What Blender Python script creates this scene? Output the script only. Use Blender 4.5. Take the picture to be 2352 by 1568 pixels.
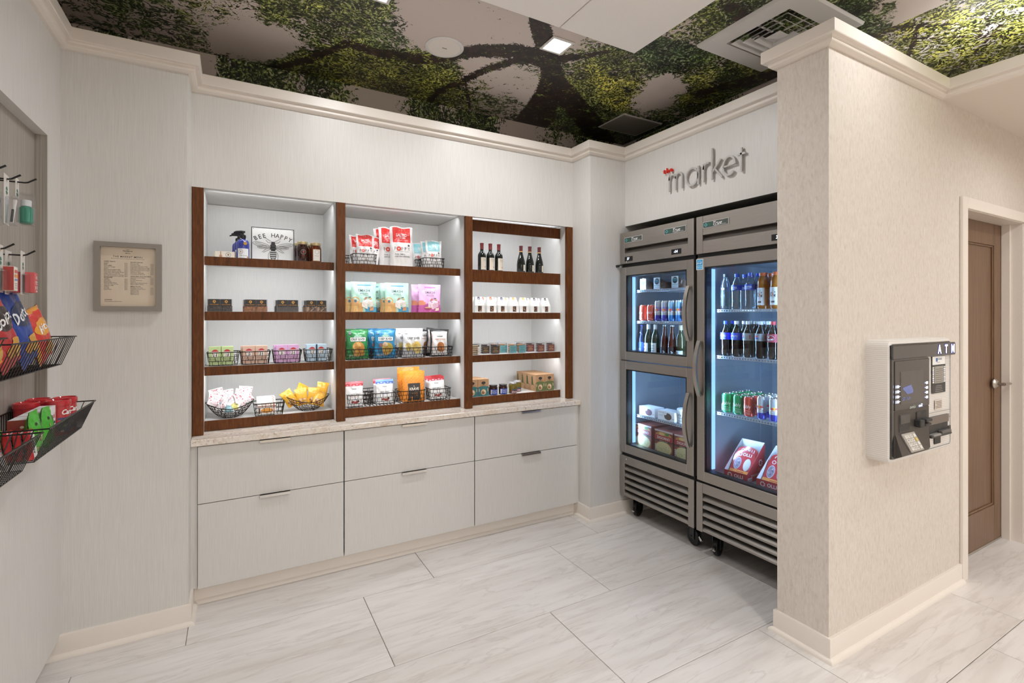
import bpy, bmesh, math, random
import numpy as np
from mathutils import Vector, Matrix
from math import sin, cos, pi, radians, sqrt, atan2
R = random.Random(7)
SC = bpy.context.scene
COL = SC.collection
for o in list(bpy.data.objects): bpy.data.objects.remove(o)

# ---------------------------------------------------------------- camera, world, exposure
FPX, YAW, HORIZ, EYE = 1137.7, radians(29.27), 724.55, 1.535
cd = bpy.data.cameras.new('camera'); cam = bpy.data.objects.new('camera', cd); COL.objects.link(cam)
cam.location = (0, 0, EYE); cam.rotation_euler = (pi / 2, 0, -YAW)
cd.sensor_width = 36; cd.lens = FPX / 2352 * 36; cd.shift_y = -(784 - HORIZ) / 2352; cd.clip_start = .02
SC.camera = cam
w = bpy.data.worlds.new('world'); SC.world = w; w.use_nodes = True
w.node_tree.nodes['Background'].inputs[0].default_value = (.9, .92, 1, 1)
w.node_tree.nodes['Background'].inputs[1].default_value = .05
SC.view_settings.view_transform = 'Standard'; SC.view_settings.look = 'None'
SC.view_settings.exposure = 0.40; SC.view_settings.gamma = 1; SC.view_settings.use_curve_mapping = False
SC.cycles.max_bounces = 8; SC.cycles.diffuse_bounces = 5; SC.cycles.transparent_max_bounces = 24
SC.cycles.sample_clamp_indirect = 6; SC.cycles.caustics_reflective = False; SC.cycles.caustics_refractive = False

ZC = 3.10                      # mural ceiling height
ROOM_LIGHTS = [                # recessed ceiling lamps: x, y, z of lens, watts
    (1.63, 2.375, ZC, 10), (.60, 2.40, ZC, 7), (.95, 1.05, ZC, 10), (2.55, .75, ZC, 4.5), (.1, .2, ZC, 9), (1.7, -.3, ZC, 7),
    (4.1, .35, 2.737, 7), (5.2, -.6, 2.737, 7), (3.9, -1.9, 2.737, 6), (.9, -1.9, 2.737, 8)]
def area_light(name, loc, rot, sx, sy, watts, color=(1, 1, 1), spread=180, parent=None):
    l = bpy.data.lights.new(name, 'AREA'); l.shape = 'RECTANGLE'; l.size = sx; l.size_y = sy
    l.energy = watts; l.color = color; l.spread = radians(spread)
    o = bpy.data.objects.new(name, l); COL.objects.link(o); o.location = loc; o.rotation_euler = rot
    if parent: o.parent = parent
    return o
WARM = (.975, .985, 1)
for (x, y, z, wt) in ROOM_LIGHTS:
    if wt: area_light('ceiling_lamp_light', (x, y, z - .012), (0, 0, 0), .13, .13, wt, WARM, 165)
# unseen broad fill lights added behind the camera to lift the room's brightness
for (x, y) in ((1.2, -2.3), (4.4, -2.3)): area_light('lobby_fill_light', (x, y, 2.70), (0, 0, 0), 1.2, .6, 34, (1, .99, .98))

# ---------------------------------------------------------------- pixel helpers (photo pixel -> point on a real plane)
def ray(u, v):
    a = (u - 1176) / FPX; b = (HORIZ - v) / FPX
    return (sin(YAW) + a * cos(YAW), cos(YAW) - a * sin(YAW), b)
def on_y(u, v, y): r = ray(u, v); t = y / r[1]; return (r[0] * t, y, EYE + r[2] * t)
def on_x(u, v, x): r = ray(u, v); t = x / r[0]; return (x, r[1] * t, EYE + r[2] * t)
def on_z(u, v, z): r = ray(u, v); t = (z - EYE) / r[2]; return (r[0] * t, r[1] * t, z)
def X(u, y=3.30): return on_y(u, 700, y)[0]
def YY(u, x=2.72): return on_x(u, 700, x)[1]
def lin(h):
    if isinstance(h, (tuple, list)): return tuple(h)
    h = h.lstrip('#'); r = [int(h[i:i + 2], 16) / 255 for i in (0, 2, 4)]
    return tuple(c / 12.92 if c <= .04045 else ((c + .055) / 1.055) ** 2.4 for c in r)

# ---------------------------------------------------------------- mesh builder
class MB:
    def __init__(s): s.v = []; s.f = []; s.c = []; s.m = []; s.col = (1, 1, 1); s.mi = 0; s.T = None
    def C(s, c): s.col = lin(c); return s
    def add(s, vs, fs, col=None):
        b = len(s.v)
        if s.T is not None: vs = [tuple(s.T @ Vector(v)) for v in vs]
        s.v += [tuple(v) for v in vs]; s.f += [tuple(i + b for i in f) for f in fs]
        if callable(col): s.c += [col(i) for i in range(len(fs))]
        else: s.c += [lin(col) if col is not None else s.col] * len(fs)
        s.m += [s.mi] * len(fs); return s
    def box(s, x0, x1, y0, y1, z0, z1, ch=0, col=None):
        if ch <= 0:
            return s.add([(x0, y0, z0), (x1, y0, z0), (x1, y1, z0), (x0, y1, z0), (x0, y0, z1), (x1, y0, z1), (x1, y1, z1), (x0, y1, z1)],
                         [(0, 3, 2, 1), (4, 5, 6, 7), (0, 1, 5, 4), (1, 2, 6, 5), (2, 3, 7, 6), (3, 0, 4, 7)], col)
        c = min(ch, (x1 - x0) * .49, (y1 - y0) * .49, (z1 - z0) * .49)
        V = []; idx = {}
        for i, (xa, xs) in enumerate(((x0, 1), (x1, -1))):
            for j, (ya, ys) in enumerate(((y0, 1), (y1, -1))):
                for k, (za, zs) in enumerate(((z0, 1), (z1, -1))):
                    for ax in range(3):
                        idx[i, j, k, ax] = len(V)
                        V.append((xa + (0 if ax == 0 else xs * c), ya + (0 if ax == 1 else ys * c), za + (0 if ax == 2 else zs * c)))
        Fc = []
        for i in (0, 1):
            q = [idx[i, 0, 0, 0], idx[i, 1, 0, 0], idx[i, 1, 1, 0], idx[i, 0, 1, 0]]; Fc.append(q if i else q[::-1])
            q = [idx[0, i, 0, 1], idx[1, i, 0, 1], idx[1, i, 1, 1], idx[0, i, 1, 1]]; Fc.append(q[::-1] if i else q)
            q = [idx[0, 0, i, 2], idx[1, 0, i, 2], idx[1, 1, i, 2], idx[0, 1, i, 2]]; Fc.append(q if i else q[::-1])
        for i in (0, 1):
            for j in (0, 1):
                for (a, b, kk) in ((0, 1, 2), (0, 2, 1), (1, 2, 0)):
                    def g(ia, ib, ic, ax):
                        t = [0, 0, 0]; t[a] = ia; t[b] = ib; t[kk] = ic; return idx[t[0], t[1], t[2], ax]
                    Fc.append([g(i, j, 0, a), g(i, j, 1, a), g(i, j, 1, b), g(i, j, 0, b)])
                for k in (0, 1): Fc.append([idx[i, j, k, 0], idx[i, j, k, 1], idx[i, j, k, 2]])
        return s.add(V, Fc, col)
    def tube(s, path, r, n=6, closed=False, col=None, cap=True):
        P = [Vector(p) for p in path]; N = len(P); V = []; up = None
        rr = r if isinstance(r, (list, tuple)) else [r] * N
        for i, p in enumerate(P):
            if closed: t = (P[(i + 1) % N] - P[i - 1])
            else: t = P[min(i + 1, N - 1)] - P[max(i - 1, 0)]
            t.normalize()
            if up is None: up = Vector((0, 0, 1)) if abs(t.z) < .9 else Vector((1, 0, 0))
            a = up - t * up.dot(t)
            if a.length < 1e-5: a = t.orthogonal()
            a.normalize(); b = t.cross(a); up = a
            for k in range(n):
                q = 2 * pi * (k + .5) / n; V.append(tuple(p + (a * cos(q) + b * sin(q)) * rr[i]))
        Fc = []
        for i in range(N if closed else N - 1):
            j = (i + 1) % N
            for k in range(n): Fc.append((i * n + k, i * n + (k + 1) % n, j * n + (k + 1) % n, j * n + k))
        if not closed and cap: Fc.append(tuple(range(n))[::-1]); Fc.append(tuple((N - 1) * n + k for k in range(n)))
        return s.add(V, Fc, col)
    def lathe(s, prof, n=20, cx=0, cy=0, col=None, cols=None):
        V = []; Fc = []; cc = []
        for (r, z) in prof:
            for k in range(n): q = 2 * pi * k / n; V.append((cx + r * cos(q), cy + r * sin(q), z))
        for i in range(len(prof) - 1):
            for k in range(n):
                Fc.append((i * n + k, i * n + (k + 1) % n, (i + 1) * n + (k + 1) % n, (i + 1) * n + k)); cc.append(lin(cols[i]) if cols else None)
        if prof[0][0] > 1e-6: Fc.append(tuple(range(n))[::-1]); cc.append(cc[0])
        if prof[-1][0] > 1e-6: Fc.append(tuple((len(prof) - 1) * n + k for k in range(n))); cc.append(cc[-2])
        return s.add(V, Fc, (lambda i: cc[i]) if cols else col)
    def prism(s, pts, a0, a1, ax=1, col=None):
        """polygon pts in the two other axes, extruded along axis ax"""
        def P(p, a):
            return ((a, p[0], p[1]), (p[0], a, p[1]), (p[0], p[1], a))[ax]
        n = len(pts); V = [P(p, a0) for p in pts] + [P(p, a1) for p in pts]
        return s.add(V, [tuple(range(n)), tuple(range(2 * n - 1, n - 1, -1))] + [(i, n + i, n + (i + 1) % n, (i + 1) % n) for i in range(n)], col)
    def sweep(s, path, prof, closed=False, col=None):
        """prof: (offset to the right of travel, z); path: plan polyline with square corners"""
        N = len(path); V = []
        def nrm(i, j):
            dx, dy = path[j][0] - path[i][0], path[j][1] - path[i][1]; L = math.hypot(dx, dy); return (dy / L, -dx / L)
        for i in range(N):
            ns = []
            if closed or i > 0: ns.append(nrm((i - 1) % N, i))
            if closed or i < N - 1: ns.append(nrm(i, (i + 1) % N))
            if len(ns) == 2 and abs(ns[0][0] - ns[1][0]) + abs(ns[0][1] - ns[1][1]) < 1e-4: ns = ns[:1]
            nx = sum(q[0] for q in ns); ny = sum(q[1] for q in ns)
            for (o, z) in prof: V.append((path[i][0] + nx * o, path[i][1] + ny * o, z))
        k = len(prof); Fc = []
        for i in range(N if closed else N - 1):
            j = (i + 1) % N
            for a in range(k): b = (a + 1) % k; Fc.append((i * k + a, j * k + a, j * k + b, i * k + b))
        if not closed: Fc.append(tuple(range(k))[::-1]); Fc.append(tuple((N - 1) * k + a for a in range(k)))
        return s.add(V, Fc, col)
    def grid(s, fn, nu, nv, col=None, flip=False):
        V = [fn(i / nu, j / nv) for j in range(nv + 1) for i in range(nu + 1)]
        Fc = []
        for j in range(nv):
            for i in range(nu):
                a = j * (nu + 1) + i; q = (a, a + 1, a + nu + 2, a + nu + 1); Fc.append(q[::-1] if flip else q)
        c2 = None
        if callable(col): c2 = lambda i: lin(col(((i % nu) + .5) / nu, ((i // nu) + .5) / nv))
        return s.add(V, Fc, c2 if c2 else col)
    # --- flat print on a mapped surface S(u, v, layer)
    def rect(s, S, u0, v0, u1, v1, col, l=1, nx=1, ny=1):
        return s.grid(lambda a, b: S(u0 + (u1 - u0) * a, v0 + (v1 - v0) * b, l), nx, ny, col)
    def ell(s, S, cu, cv, ru, rv, col, l=1, n=18, rings=1, a0=0, a1=2 * pi):
        V = [S(cu, cv, l)]; Fc = []
        for q in range(1, rings + 1):
            for k in range(n + 1): t = a0 + (a1 - a0) * k / n; V.append(S(cu + ru * q / rings * cos(t), cv + rv * q / rings * sin(t), l))
        for k in range(n): Fc.append((0, 1 + k, 2 + k))
        for q in range(rings - 1):
            b = 1 + q * (n + 1)
            for k in range(n): Fc.append((b + k, b + n + 1 + k, b + n + 2 + k, b + k + 1))
        return s.add(V, Fc, col)
    def ringp(s, S, cu, cv, ro, ri, col, l=1, n=24, asp=1.0, a0=0, a1=2 * pi):
        V = []; Fc = []
        for k in range(n + 1):
            t = a0 + (a1 - a0) * k / n
            V += [S(cu + ri * cos(t), cv + ri * asp * sin(t), l), S(cu + ro * cos(t), cv + ro * asp * sin(t), l)]
        for k in range(n): Fc.append((2 * k, 2 * k + 1, 2 * k + 3, 2 * k + 2))
        return s.add(V, Fc, col)
    def poly(s, S, pts, col, l=1): return s.add([S(p[0], p[1], l) for p in pts], [tuple(range(len(pts)))], col)
    def line(s, S, pts, wd, col, l=1):
        for (p, q) in zip(pts[:-1], pts[1:]):
            dx, dy = q[0] - p[0], q[1] - p[1]; L = math.hypot(dx, dy) or 1; nx, ny = -dy / L * wd / 2, dx / L * wd / 2
            s.poly(S, [(p[0] - nx, p[1] - ny), (q[0] - nx, q[1] - ny), (q[0] + nx, q[1] + ny), (p[0] + nx, p[1] + ny)], col, l)
        return s
    def text(s, S, st, u, v, h, col, l=2, al='C', sx=1.0, rot=0, shear=0, bold=0, sp=1.0, wmax=None):
        vs, fs, wd = glyphs(st, shear, bold, sp); k = h / .69; kx = k * sx
        if wmax and wd * kx > wmax: kx = wmax / wd
        off = {'C': -wd / 2, 'L': 0, 'R': -wd}[al]; cr, sr = cos(rot), sin(rot)
        V = []
        for (x, y) in vs:
            a, b = (x + off) * kx, y * k; V.append(S(u + a * cr - b * sr, v + a * sr + b * cr, l))
        return s.add(V, fs, col)
    def build(s, name, mats, parent=None, smooth=40, loc=None, rot=None):
        me = bpy.data.meshes.new(name); me.from_pydata(s.v, [], s.f)
        if not isinstance(mats, (list, tuple)): mats = [mats]
        for m in mats: me.materials.append(M[m] if isinstance(m, str) else m)
        if len(mats) > 1: me.polygons.foreach_set('material_index', s.m)
        at = me.color_attributes.new('Col', 'FLOAT_COLOR', 'CORNER')
        cc = np.array([tuple(c) + (1,) for c in s.c], dtype=np.float32).reshape(-1, 4)
        n = np.array([len(f) for f in s.f]); at.data.foreach_set('color', np.repeat(cc, n, axis=0).ravel())
        if smooth:
            me.polygons.foreach_set('use_smooth', [True] * len(me.polygons))
            me.set_sharp_from_angle(angle=radians(smooth))
        me.update()
        return link(name, me, parent, loc, rot)
def link(name, me, parent=None, loc=None, rot=None):
    o = bpy.data.objects.new(name, me); COL.objects.link(o)
    if parent: o.parent = parent
    if loc: o.location = loc
    if rot: o.rotation_euler = rot
    return o
_G = {}
def glyphs(st, shear=0, bold=0, sp=1.0):
    k = (st, shear, bold, sp)
    if k not in _G:
        cu = bpy.data.curves.new('lettering', 'FONT'); cu.body = st; cu.resolution_u = 2; cu.shear = shear; cu.offset = bold; cu.space_character = sp
        o = bpy.data.objects.new('lettering', cu); m = o.to_mesh()
        vs = [(v.co.x, v.co.y) for v in m.vertices]; fs = [tuple(p.vertices) for p in m.polygons]
        o.to_mesh_clear(); bpy.data.objects.remove(o); bpy.data.curves.remove(cu)
        x0 = min((v[0] for v in vs), default=0); vs = [(a - x0, b) for a, b in vs]
        _G[k] = (vs, fs, max((v[0] for v in vs), default=0))
    return _G[k]

# ---------------------------------------------------------------- scene records
def tag(o, label=None, cat=None, group=None, kind=None):
    if label: o['label'] = label
    if cat: o['category'] = cat
    if group: o['group'] = group
    if kind: o['kind'] = kind
    return o
def thing(name, label, cat, loc=(0, 0, 0), rz=0, group=None, tilt=0):
    o = bpy.data.objects.new(name, None); COL.objects.link(o); o.empty_display_size = .05
    o.location = loc; o.rotation_euler = (tilt, 0, rz)
    return tag(o, label, cat, group)
def put(o, x, y, z, rz=0, tilt=0, label=None, group=None, roll=0):
    o.location = (x, y, z); o.rotation_euler = (tilt, roll, rz)
    if label: o['label'] = label
    if group: o['group'] = group
    if (tilt or roll) and o.children: settle(o, z)
    return o
def settle(o, z):
    """raise or lower a leaning thing so that its lowest point rests at height z"""
    m = o.matrix_basis.to_3x3(); lo = 1e9; a = np.array(m)[2]
    for c in list(o.children) + [g for q in o.children for g in q.children]:
        if c.type == 'MESH':
            v = np.empty(len(c.data.vertices) * 3, np.float32); c.data.vertices.foreach_get('co', v); lo = min(lo, float((v.reshape(-1, 3) @ a).min()))
    if lo < 1e8: o.location.z = z - lo + .0002
def dup(root, x=0, y=0, z=0, rz=0, label=None, group=None, tilt=0, roll=0):
    r = root.copy(); COL.objects.link(r)
    for ch in list(root.children):
        c = ch.copy(); COL.objects.link(c); c.parent = r
        for g in ch.children: d = g.copy(); COL.objects.link(d); d.parent = c
    return put(r, x, y, z, rz, tilt, label, group, roll)
def struct(mb, name, mats, label=None, parent=None, **k):
    o = mb.build(name, mats, parent, **k)
    if not parent: o['kind'] = 'structure'
    if label: o['label'] = label
    return o
ORD = ['first', 'second', 'third', 'fourth', 'fifth', 'sixth', 'seventh', 'eighth', 'ninth']

# ---------------------------------------------------------------- materials
M = {}
class NT:
    def __init__(s, name):
        m = bpy.data.materials.new(name); m.use_nodes = True; s.m = m; s.t = m.node_tree; s.n = s.t.nodes; s.b = s.n['Principled BSDF']; s.out = s.n['Material Output']; M[name] = m
    def new(s, ty, **k):
        n = s.n.new(ty)
        for a, b in k.items():
            if hasattr(n, a) and not a.startswith('i_'): setattr(n, a, b)
            else: n.inputs[a[2:] if a.startswith('i_') else a].default_value = b
        return n
    def L(s, a, b): s.t.links.new(a, b)
    def coord(s, scale=(1, 1, 1), kind='Object', loc=(0, 0, 0)):
        tc = s.new('ShaderNodeTexCoord'); mp = s.new('ShaderNodeMapping'); mp.inputs['Scale'].default_value = scale; mp.inputs['Location'].default_value = loc
        s.L(tc.outputs[kind], mp.inputs[0]); return mp.outputs[0]
    def noise(s, vec, scale, detail=3, rough=.5, dist=0):
        n = s.new('ShaderNodeTexNoise'); n.inputs['Scale'].default_value = scale; n.inputs['Detail'].default_value = detail
        n.inputs['Roughness'].default_value = rough; n.inputs['Distortion'].default_value = dist; s.L(vec, n.inputs['Vector']); return n.outputs[0]
    def ramp(s, fac, stops, interp='LINEAR'):
        r = s.new('ShaderNodeValToRGB'); r.color_ramp.interpolation = interp; e = r.color_ramp.elements
        while len(e) < len(stops): e.new(.5)
        for el, (p, c) in zip(e, stops): el.position = p; el.color = tuple(lin(c)) + (1,)
        s.L(fac, r.inputs[0]); return r.outputs[0]
    def mix(s, fac, a, b, mode='MIX'):
        n = s.new('ShaderNodeMix', data_type='RGBA', blend_type=mode)
        for q, sock in ((fac, n.inputs[0]), (a, n.inputs[6]), (b, n.inputs[7])):
            if hasattr(q, 'links'): s.L(q, sock)
            elif isinstance(q, (int, float)): sock.default_value = q
            else: sock.default_value = tuple(lin(q)) + (1,)
        return n.outputs[2]
    def math(s, op, a, b=None, c=None):
        n = s.new('ShaderNodeMath', operation=op)
        for i, q in enumerate((a, b, c)):
            if q is None: continue
            if hasattr(q, 'links'): s.L(q, n.inputs[i])
            else: n.inputs[i].default_value = q
        return n.outputs[0]
    def bump(s, h, strength=.2, dist=.002):
        b = s.new('ShaderNodeBump'); b.inputs['Strength'].default_value = strength; b.inputs['Distance'].default_value = dist
        s.L(h, b.inputs['Height']); s.L(b.outputs[0], s.b.inputs['Normal'])
    def set(s, **k):
        for a, v in k.items():
            a = a.replace('_', ' ')
            sock = s.b.inputs[a]
            if hasattr(v, 'links'): s.L(v, sock)
            elif a in ('Base Color', 'Emission Color'): sock.default_value = tuple(lin(v)) + (1,)
            else: sock.default_value = v
        return s
def plain(name, col, rough=.5, metal=0, var=.06, vscale=40, coat=0, spec=.5):
    t = NT(name); v = t.noise(t.coord(), vscale, 2)
    c = lin(col); t.set(Base_Color=t.mix(v, tuple(x * (1 - var) for x in c), tuple(min(1, x * (1 + var)) for x in c)), Roughness=rough, Metallic=metal, Coat_Weight=coat)
    t.b.inputs['Specular IOR Level'].default_value = spec; return t
def laminate(name, c0, c1, c2, fine=260, stretch=.018):
    t = NT(name); p = t.coord((1, 1, stretch))
    a = t.noise(p, fine, 2, .6); b = t.noise(t.coord((1, 1, .06)), 9, 3, .55, .6); c = t.noise(t.coord((1, 1, .03)), 70, 2)
    col = t.ramp(a, [(.3, c0), (.5, c1), (.7, c2)])
    col = t.mix(t.math('MULTIPLY', b, .35), col, c0); col = t.mix(t.math('MULTIPLY', c, .2), col, c2)
    t.set(Base_Color=col, Roughness=.42); t.bump(a, .12, .0006); return t
laminate('lam', '#cdcac6', '#d6d4d0', '#dcdad7', 420); laminate('lam_grey', '#8d867d', '#a29b92', '#b3ada4', 190, .012)
laminate('lam_shelf', '#d3d2d0', '#dbdad8', '#e1e0de', 420)
t = NT('wallpaper'); p = t.coord((1, 1, .34)); q = t.noise(p, 85, 4, .6, .8)
n2 = t.noise(t.coord((1, 1, .10)), 150, 3, .6, .3); n3 = t.noise(t.coord((1, 1, .3)), 14, 4, .6)
t.set(Base_Color=t.mix(t.math('MULTIPLY', n3, .6), t.ramp(q, [(.28, '#c3b8ad'), (.47, '#d3cac1'), (.72, '#dcd5cd')]), t.ramp(n2, [(.3, '#c6bcb1'), (.65, '#d9d1c8')])), Roughness=.75); t.bump(q, .4, .0015)
plain('trim', '#e4dcd3', .38, var=.012); plain('white_paint', '#e6ded6', .7, var=.01); plain('soffit', '#e0d8ce', .8, var=.01)
plain('ceiling_panel', '#f4f0ec', .9, var=.05, vscale=300); plain('white_metal', '#dcd9d6', .45, var=.01); plain('black_void', '#0a0a0b', .9, var=.0)
plain('black_wire', '#0d0d0e', .38, 0, .05); plain('rubber', '#101011', .5); plain('black_plastic', '#141416', .3); plain('dark_plastic', '#3c3733', .42, var=.04); plain('screen_glass', '#2e2a29', .12, var=.0, coat=.3)
plain('bronze_wire', '#2b211d', .35, .7, .2, 200); plain('grey_frame', '#8f8880', .5, var=.03); plain('chrome', '#d6d3cf', .18, 1, .02); plain('nickel', '#b9b4ad', .28, 1, .03)
plain('gasket', '#070708', .5); plain('interior', '#9ea5af', .45, .0, .03); plain('rack', '#c9ced6', .3, .6, .03); plain('grout', '#bdb3a4', .9)
t = NT('steel'); n = t.noise(t.coord((1, 1, 90)), 6, 2); t.set(Base_Color=t.mix(n, '#9a958f', '#b2ada7'), Metallic=.92, Roughness=t.math('MULTIPLY_ADD', n, .12, .27))
t = NT('steel_vertical'); n = t.noise(t.coord((1, 90, 1)), 6, 2); t.set(Base_Color=t.mix(n, '#9a958f', '#b2ada7'), Metallic=.92, Roughness=t.math('MULTIPLY_ADD', n, .12, .27))
def wood(name, cs, sc, rough=.42):
    t = NT(name); t.b.inputs['Specular IOR Level'].default_value = .28; a = t.noise(t.coord(sc), 1, 4, .6, .5); b = t.noise(t.coord(tuple(x * .35 + 3 for x in sc)), 1.6, 3, .6, 1.4)
    col = t.mix(t.math('MULTIPLY', b, .35), t.ramp(a, [(.28, cs[0]), (.5, cs[1]), (.72, cs[2])]), cs[0])
    t.set(Base_Color=col, Roughness=rough); t.bump(a, .06, .0005); return t
BR = ('#4a270c', '#633612', '#76441b')
wood('wood_h', BR, (85, 60, 12)); wood('wood_v', BR, (95, 95, 13)); wood('door_wood', ('#5f4632', '#755a45', '#83684f'), (110, 110, 3.2), .34)
t = NT('granite'); p = t.coord()
a = t.noise(p, 7, 5, .65, 1.2); b = t.noise(p, 60, 4, .7); v = t.new('ShaderNodeTexVoronoi'); v.inputs['Scale'].default_value = 55; t.L(t.coord((1, 2, 1)), v.inputs[0])
g = t.noise(t.coord((1, 3, 1), loc=(4, 0, 0)), 4.2, 4, .6, 1.6)
col = t.ramp(b, [(.25, '#6b5a50'), (.34, '#c4b8ac'), (.44, '#e2d9cf'), (.75, '#efe9e1')])
col = t.mix(t.ramp(a, [(.50, (0, 0, 0)), (.57, (.45, .45, .45)), (.62, (0, 0, 0))]), col, '#cdb59b')
col = t.mix(t.ramp(g, [(.60, (0, 0, 0)), (.68, (.6, .6, .6))]), col, '#9a6c33')
col = t.mix(t.ramp(t.noise(t.coord((1.4, 3, 1)), 26, 5, .72, 1.5), [(.33, (.85, .85, .85)), (.385, (0, 0, 0))]), col, '#4a3c35')
t.set(Base_Color=col, Roughness=.14, Coat_Weight=.2)
t = NT('tile'); oi = t.new('ShaderNodeObjectInfo'); tc = t.new('ShaderNodeTexCoord'); mp = t.new('ShaderNodeMapping'); mp.inputs['Scale'].default_value = (.42, 3.4, 1); mp.inputs['Rotation'].default_value = (0, 0, .05)
cx = t.new('ShaderNodeCombineXYZ'); t.L(t.math('MULTIPLY', oi.outputs['Random'], 37), cx.inputs[0]); t.L(t.math('MULTIPLY', oi.outputs['Random'], 91), cx.inputs[1]); t.L(tc.outputs['Object'], mp.inputs[0]); t.L(cx.outputs[0], mp.inputs[1])
a = t.noise(mp.outputs[0], 2.2, 6, .55, .5); b = t.noise(mp.outputs[0], 7, 7, .6, .35); v2 = t.noise(mp.outputs[0], 3.0, 5, .5, .7)
col = t.ramp(a, [(.28, '#cfc9c4'), (.45, '#dad5d1'), (.58, '#e0dcd9'), (.75, '#d5cfca')])
col = t.mix(t.ramp(b, [(.38, (.30, .30, .30)), (.50, (0, 0, 0))]), col, '#b9b0aa'); col = t.mix(t.ramp(v2, [(.482, (0, 0, 0)), (.498, (.32, .32, .32)), (.512, (0, 0, 0))]), col, '#b0a69f')
t.set(Base_Color=col, Roughness=.3)
def emit(name, col, st):
    t = NT(name); t.set(Base_Color='#000000', Emission_Color=col, Emission_Strength=st); return t
emit('lamp', '#fffaf2', 18); emit('led', '#f2f6ff', 7); emit('led_cool', '#86b8ff', 1.5); emit('glow_blue', '#c8d0ff', 3.2); emit('glow_dim', '#9aa0d8', .45); emit('digits', '#dfeaff', 2.2)
def pr(name, rough, coat=0, metal=0, bumpy=0):
    t = NT(name); a = t.new('ShaderNodeAttribute', attribute_name='Col'); n = t.noise(t.coord(), 35, 3)
    t.set(Base_Color=t.mix(.05, a.outputs[0], n), Roughness=rough, Coat_Weight=coat, Metallic=metal)
    if bumpy: t.bump(t.noise(t.coord(), 26, 3, .5, .8), bumpy, .006)
pr('print', .5); pr('matte', .75); pr('foil', .28, .15, 0, .9); pr('gloss', .15, .3); pr('can_metal', .24, .2, .55)
def clear(name, tint, refl=.12, rough=.05, dens=0.0):
    """thin clear sheet: see-through with a mirror share that grows at grazing angles"""
    t = NT(name); tr = t.new('ShaderNodeBsdfTransparent'); tr.inputs[0].default_value = tuple(lin(tint)) + (1,)
    gl = t.new('ShaderNodeBsdfGlossy'); gl.inputs['Roughness'].default_value = rough
    fr = t.new('ShaderNodeLayerWeight'); fr.inputs[0].default_value = .25
    mx = t.new('ShaderNodeMixShader'); t.L(t.math('MULTIPLY_ADD', fr.outputs[0], refl * 3, refl * .35), mx.inputs[0]); t.L(tr.outputs[0], mx.inputs[1]); t.L(gl.outputs[0], mx.inputs[2])
    last = mx.outputs[0]
    if dens:
        df = t.new('ShaderNodeBsdfDiffuse'); df.inputs[0].default_value = (.8, .82, .85, 1); m2 = t.new('ShaderNodeMixShader'); m2.inputs[0].default_value = dens
        t.L(last, m2.inputs[1]); t.L(df.outputs[0], m2.inputs[2]); last = m2.outputs[0]
    t.L(last, t.out.inputs[0])
clear('pane', '#f2f6f8', .06, .01); clear('clear_plastic', '#f7f7f8', .10, .12, .015); clear('water', '#dfe8ee', .22, .06, .03); clear('picture_glass', '#ffffff', .05, .05)
plain('dark_glass', '#0d1410', .07, var=0, coat=.3); plain('amber_glass', '#2c0d06', .08, var=.1, coat=.3); plain('honey', '#5a2408', .08, var=.1, coat=.3)
# ================================================================ the room
XL, YM, YP, XN0, XN1, XS, YPW, XP = -.684, 2.94, 3.16, -.20, 2.317, 2.66, 1.235, 2.31   # wall planes
YB, YPB = 3.70, 1.475
CZ = 2.737
# floor of stair-stepped 24 x 48 inch tiles
fl = struct(MB().box(-1.1, 6.6, -3.1, 3.9, -.06, -.0065), 'floor', 'grout', 'pale stone-look porcelain tiles laid in a stepped bond')
tm = None
def tile_mesh(x0, x1, y0, y1):
    b = MB(); g = .0016
    return b.box(x0 + g - (x0 + x1) / 2, x1 - g - (x0 + x1) / 2, y0 + g - (y0 + y1) / 2, y1 - g - (y0 + y1) / 2, -.006, 0, .0012)
first_tile = None
for r in range(-5, 3):
    y0 = 2.755 + .612 * (r - 0); off = 2.24 + .407 * (r - 1 + 1)
    for k in range(-4, 5):
        x0 = off + 1.2195 * k - 1.2195
        if x0 > 6.5 or x0 + 1.22 < -1.0 or y0 > 3.4: continue
        if first_tile is None:
            first_tile = tile_mesh(0, 1.2195, 0, .612).build('tile', 'tile', fl, smooth=None)
            o = first_tile
        else: o = link('tile', first_tile.data, fl)
        o.location = (x0 + .61, y0 + .306, 0)
# left wall with a shallow shop-display recess (grey slat-look panel)
b = MB(); z0 = .09; RZ0, RZ1, RY0, RY1 = 1.10, 2.291, .95, 2.77
b.box(-1.0, XL, RY1, YM + .02, z0, 2.80).box(-1.0, XL, -3.0, RY0, z0, 2.80).box(-1.0, XL, RY0, RY1, z0, RZ0).box(-1.0, XL, RY0, RY1, RZ1, 2.80).box(-1.0, XL - .06, RY0, RY1, RZ0, RZ1).box(-1.0, XL - .07, -3.0, YM, 0, z0)
wl = struct(b, 'wall_left', 'lam', 'white wood-grain laminate wall panel with a display recess')
b = MB().box(XL - .058, XL - .041, RY0, RY1, RZ0, RZ1).box(XL - .041, XL - .002, RY1 - .004, RY1 + .001, RZ0, RZ1); b.build('recess_panel', 'lam_grey', wl)['label'] = 'grey grooved laminate lining of the recess'
struct(MB().box(-1.0, XN0 - .006, YM, 3.5, 0, 2.80).box(XN0 - .006, XN0, YM + .004, 3.8, 0, 2.8), 'wall_back_left', 'lam', 'pale wood-grain laminate wall carrying the menu frame')
struct(MB().box(XN0, XN1, YP, YP + .03, 2.228, 2.80).box(XN0, XN1, YP + .03, 3.8, 2.245, 2.80).box(XN0 - .02, XN1 + .02, YB + .02, 3.8, 0, 2.3), 'wall_back', 'lam', 'white wood-grain laminate bulkhead above the shelves')
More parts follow.
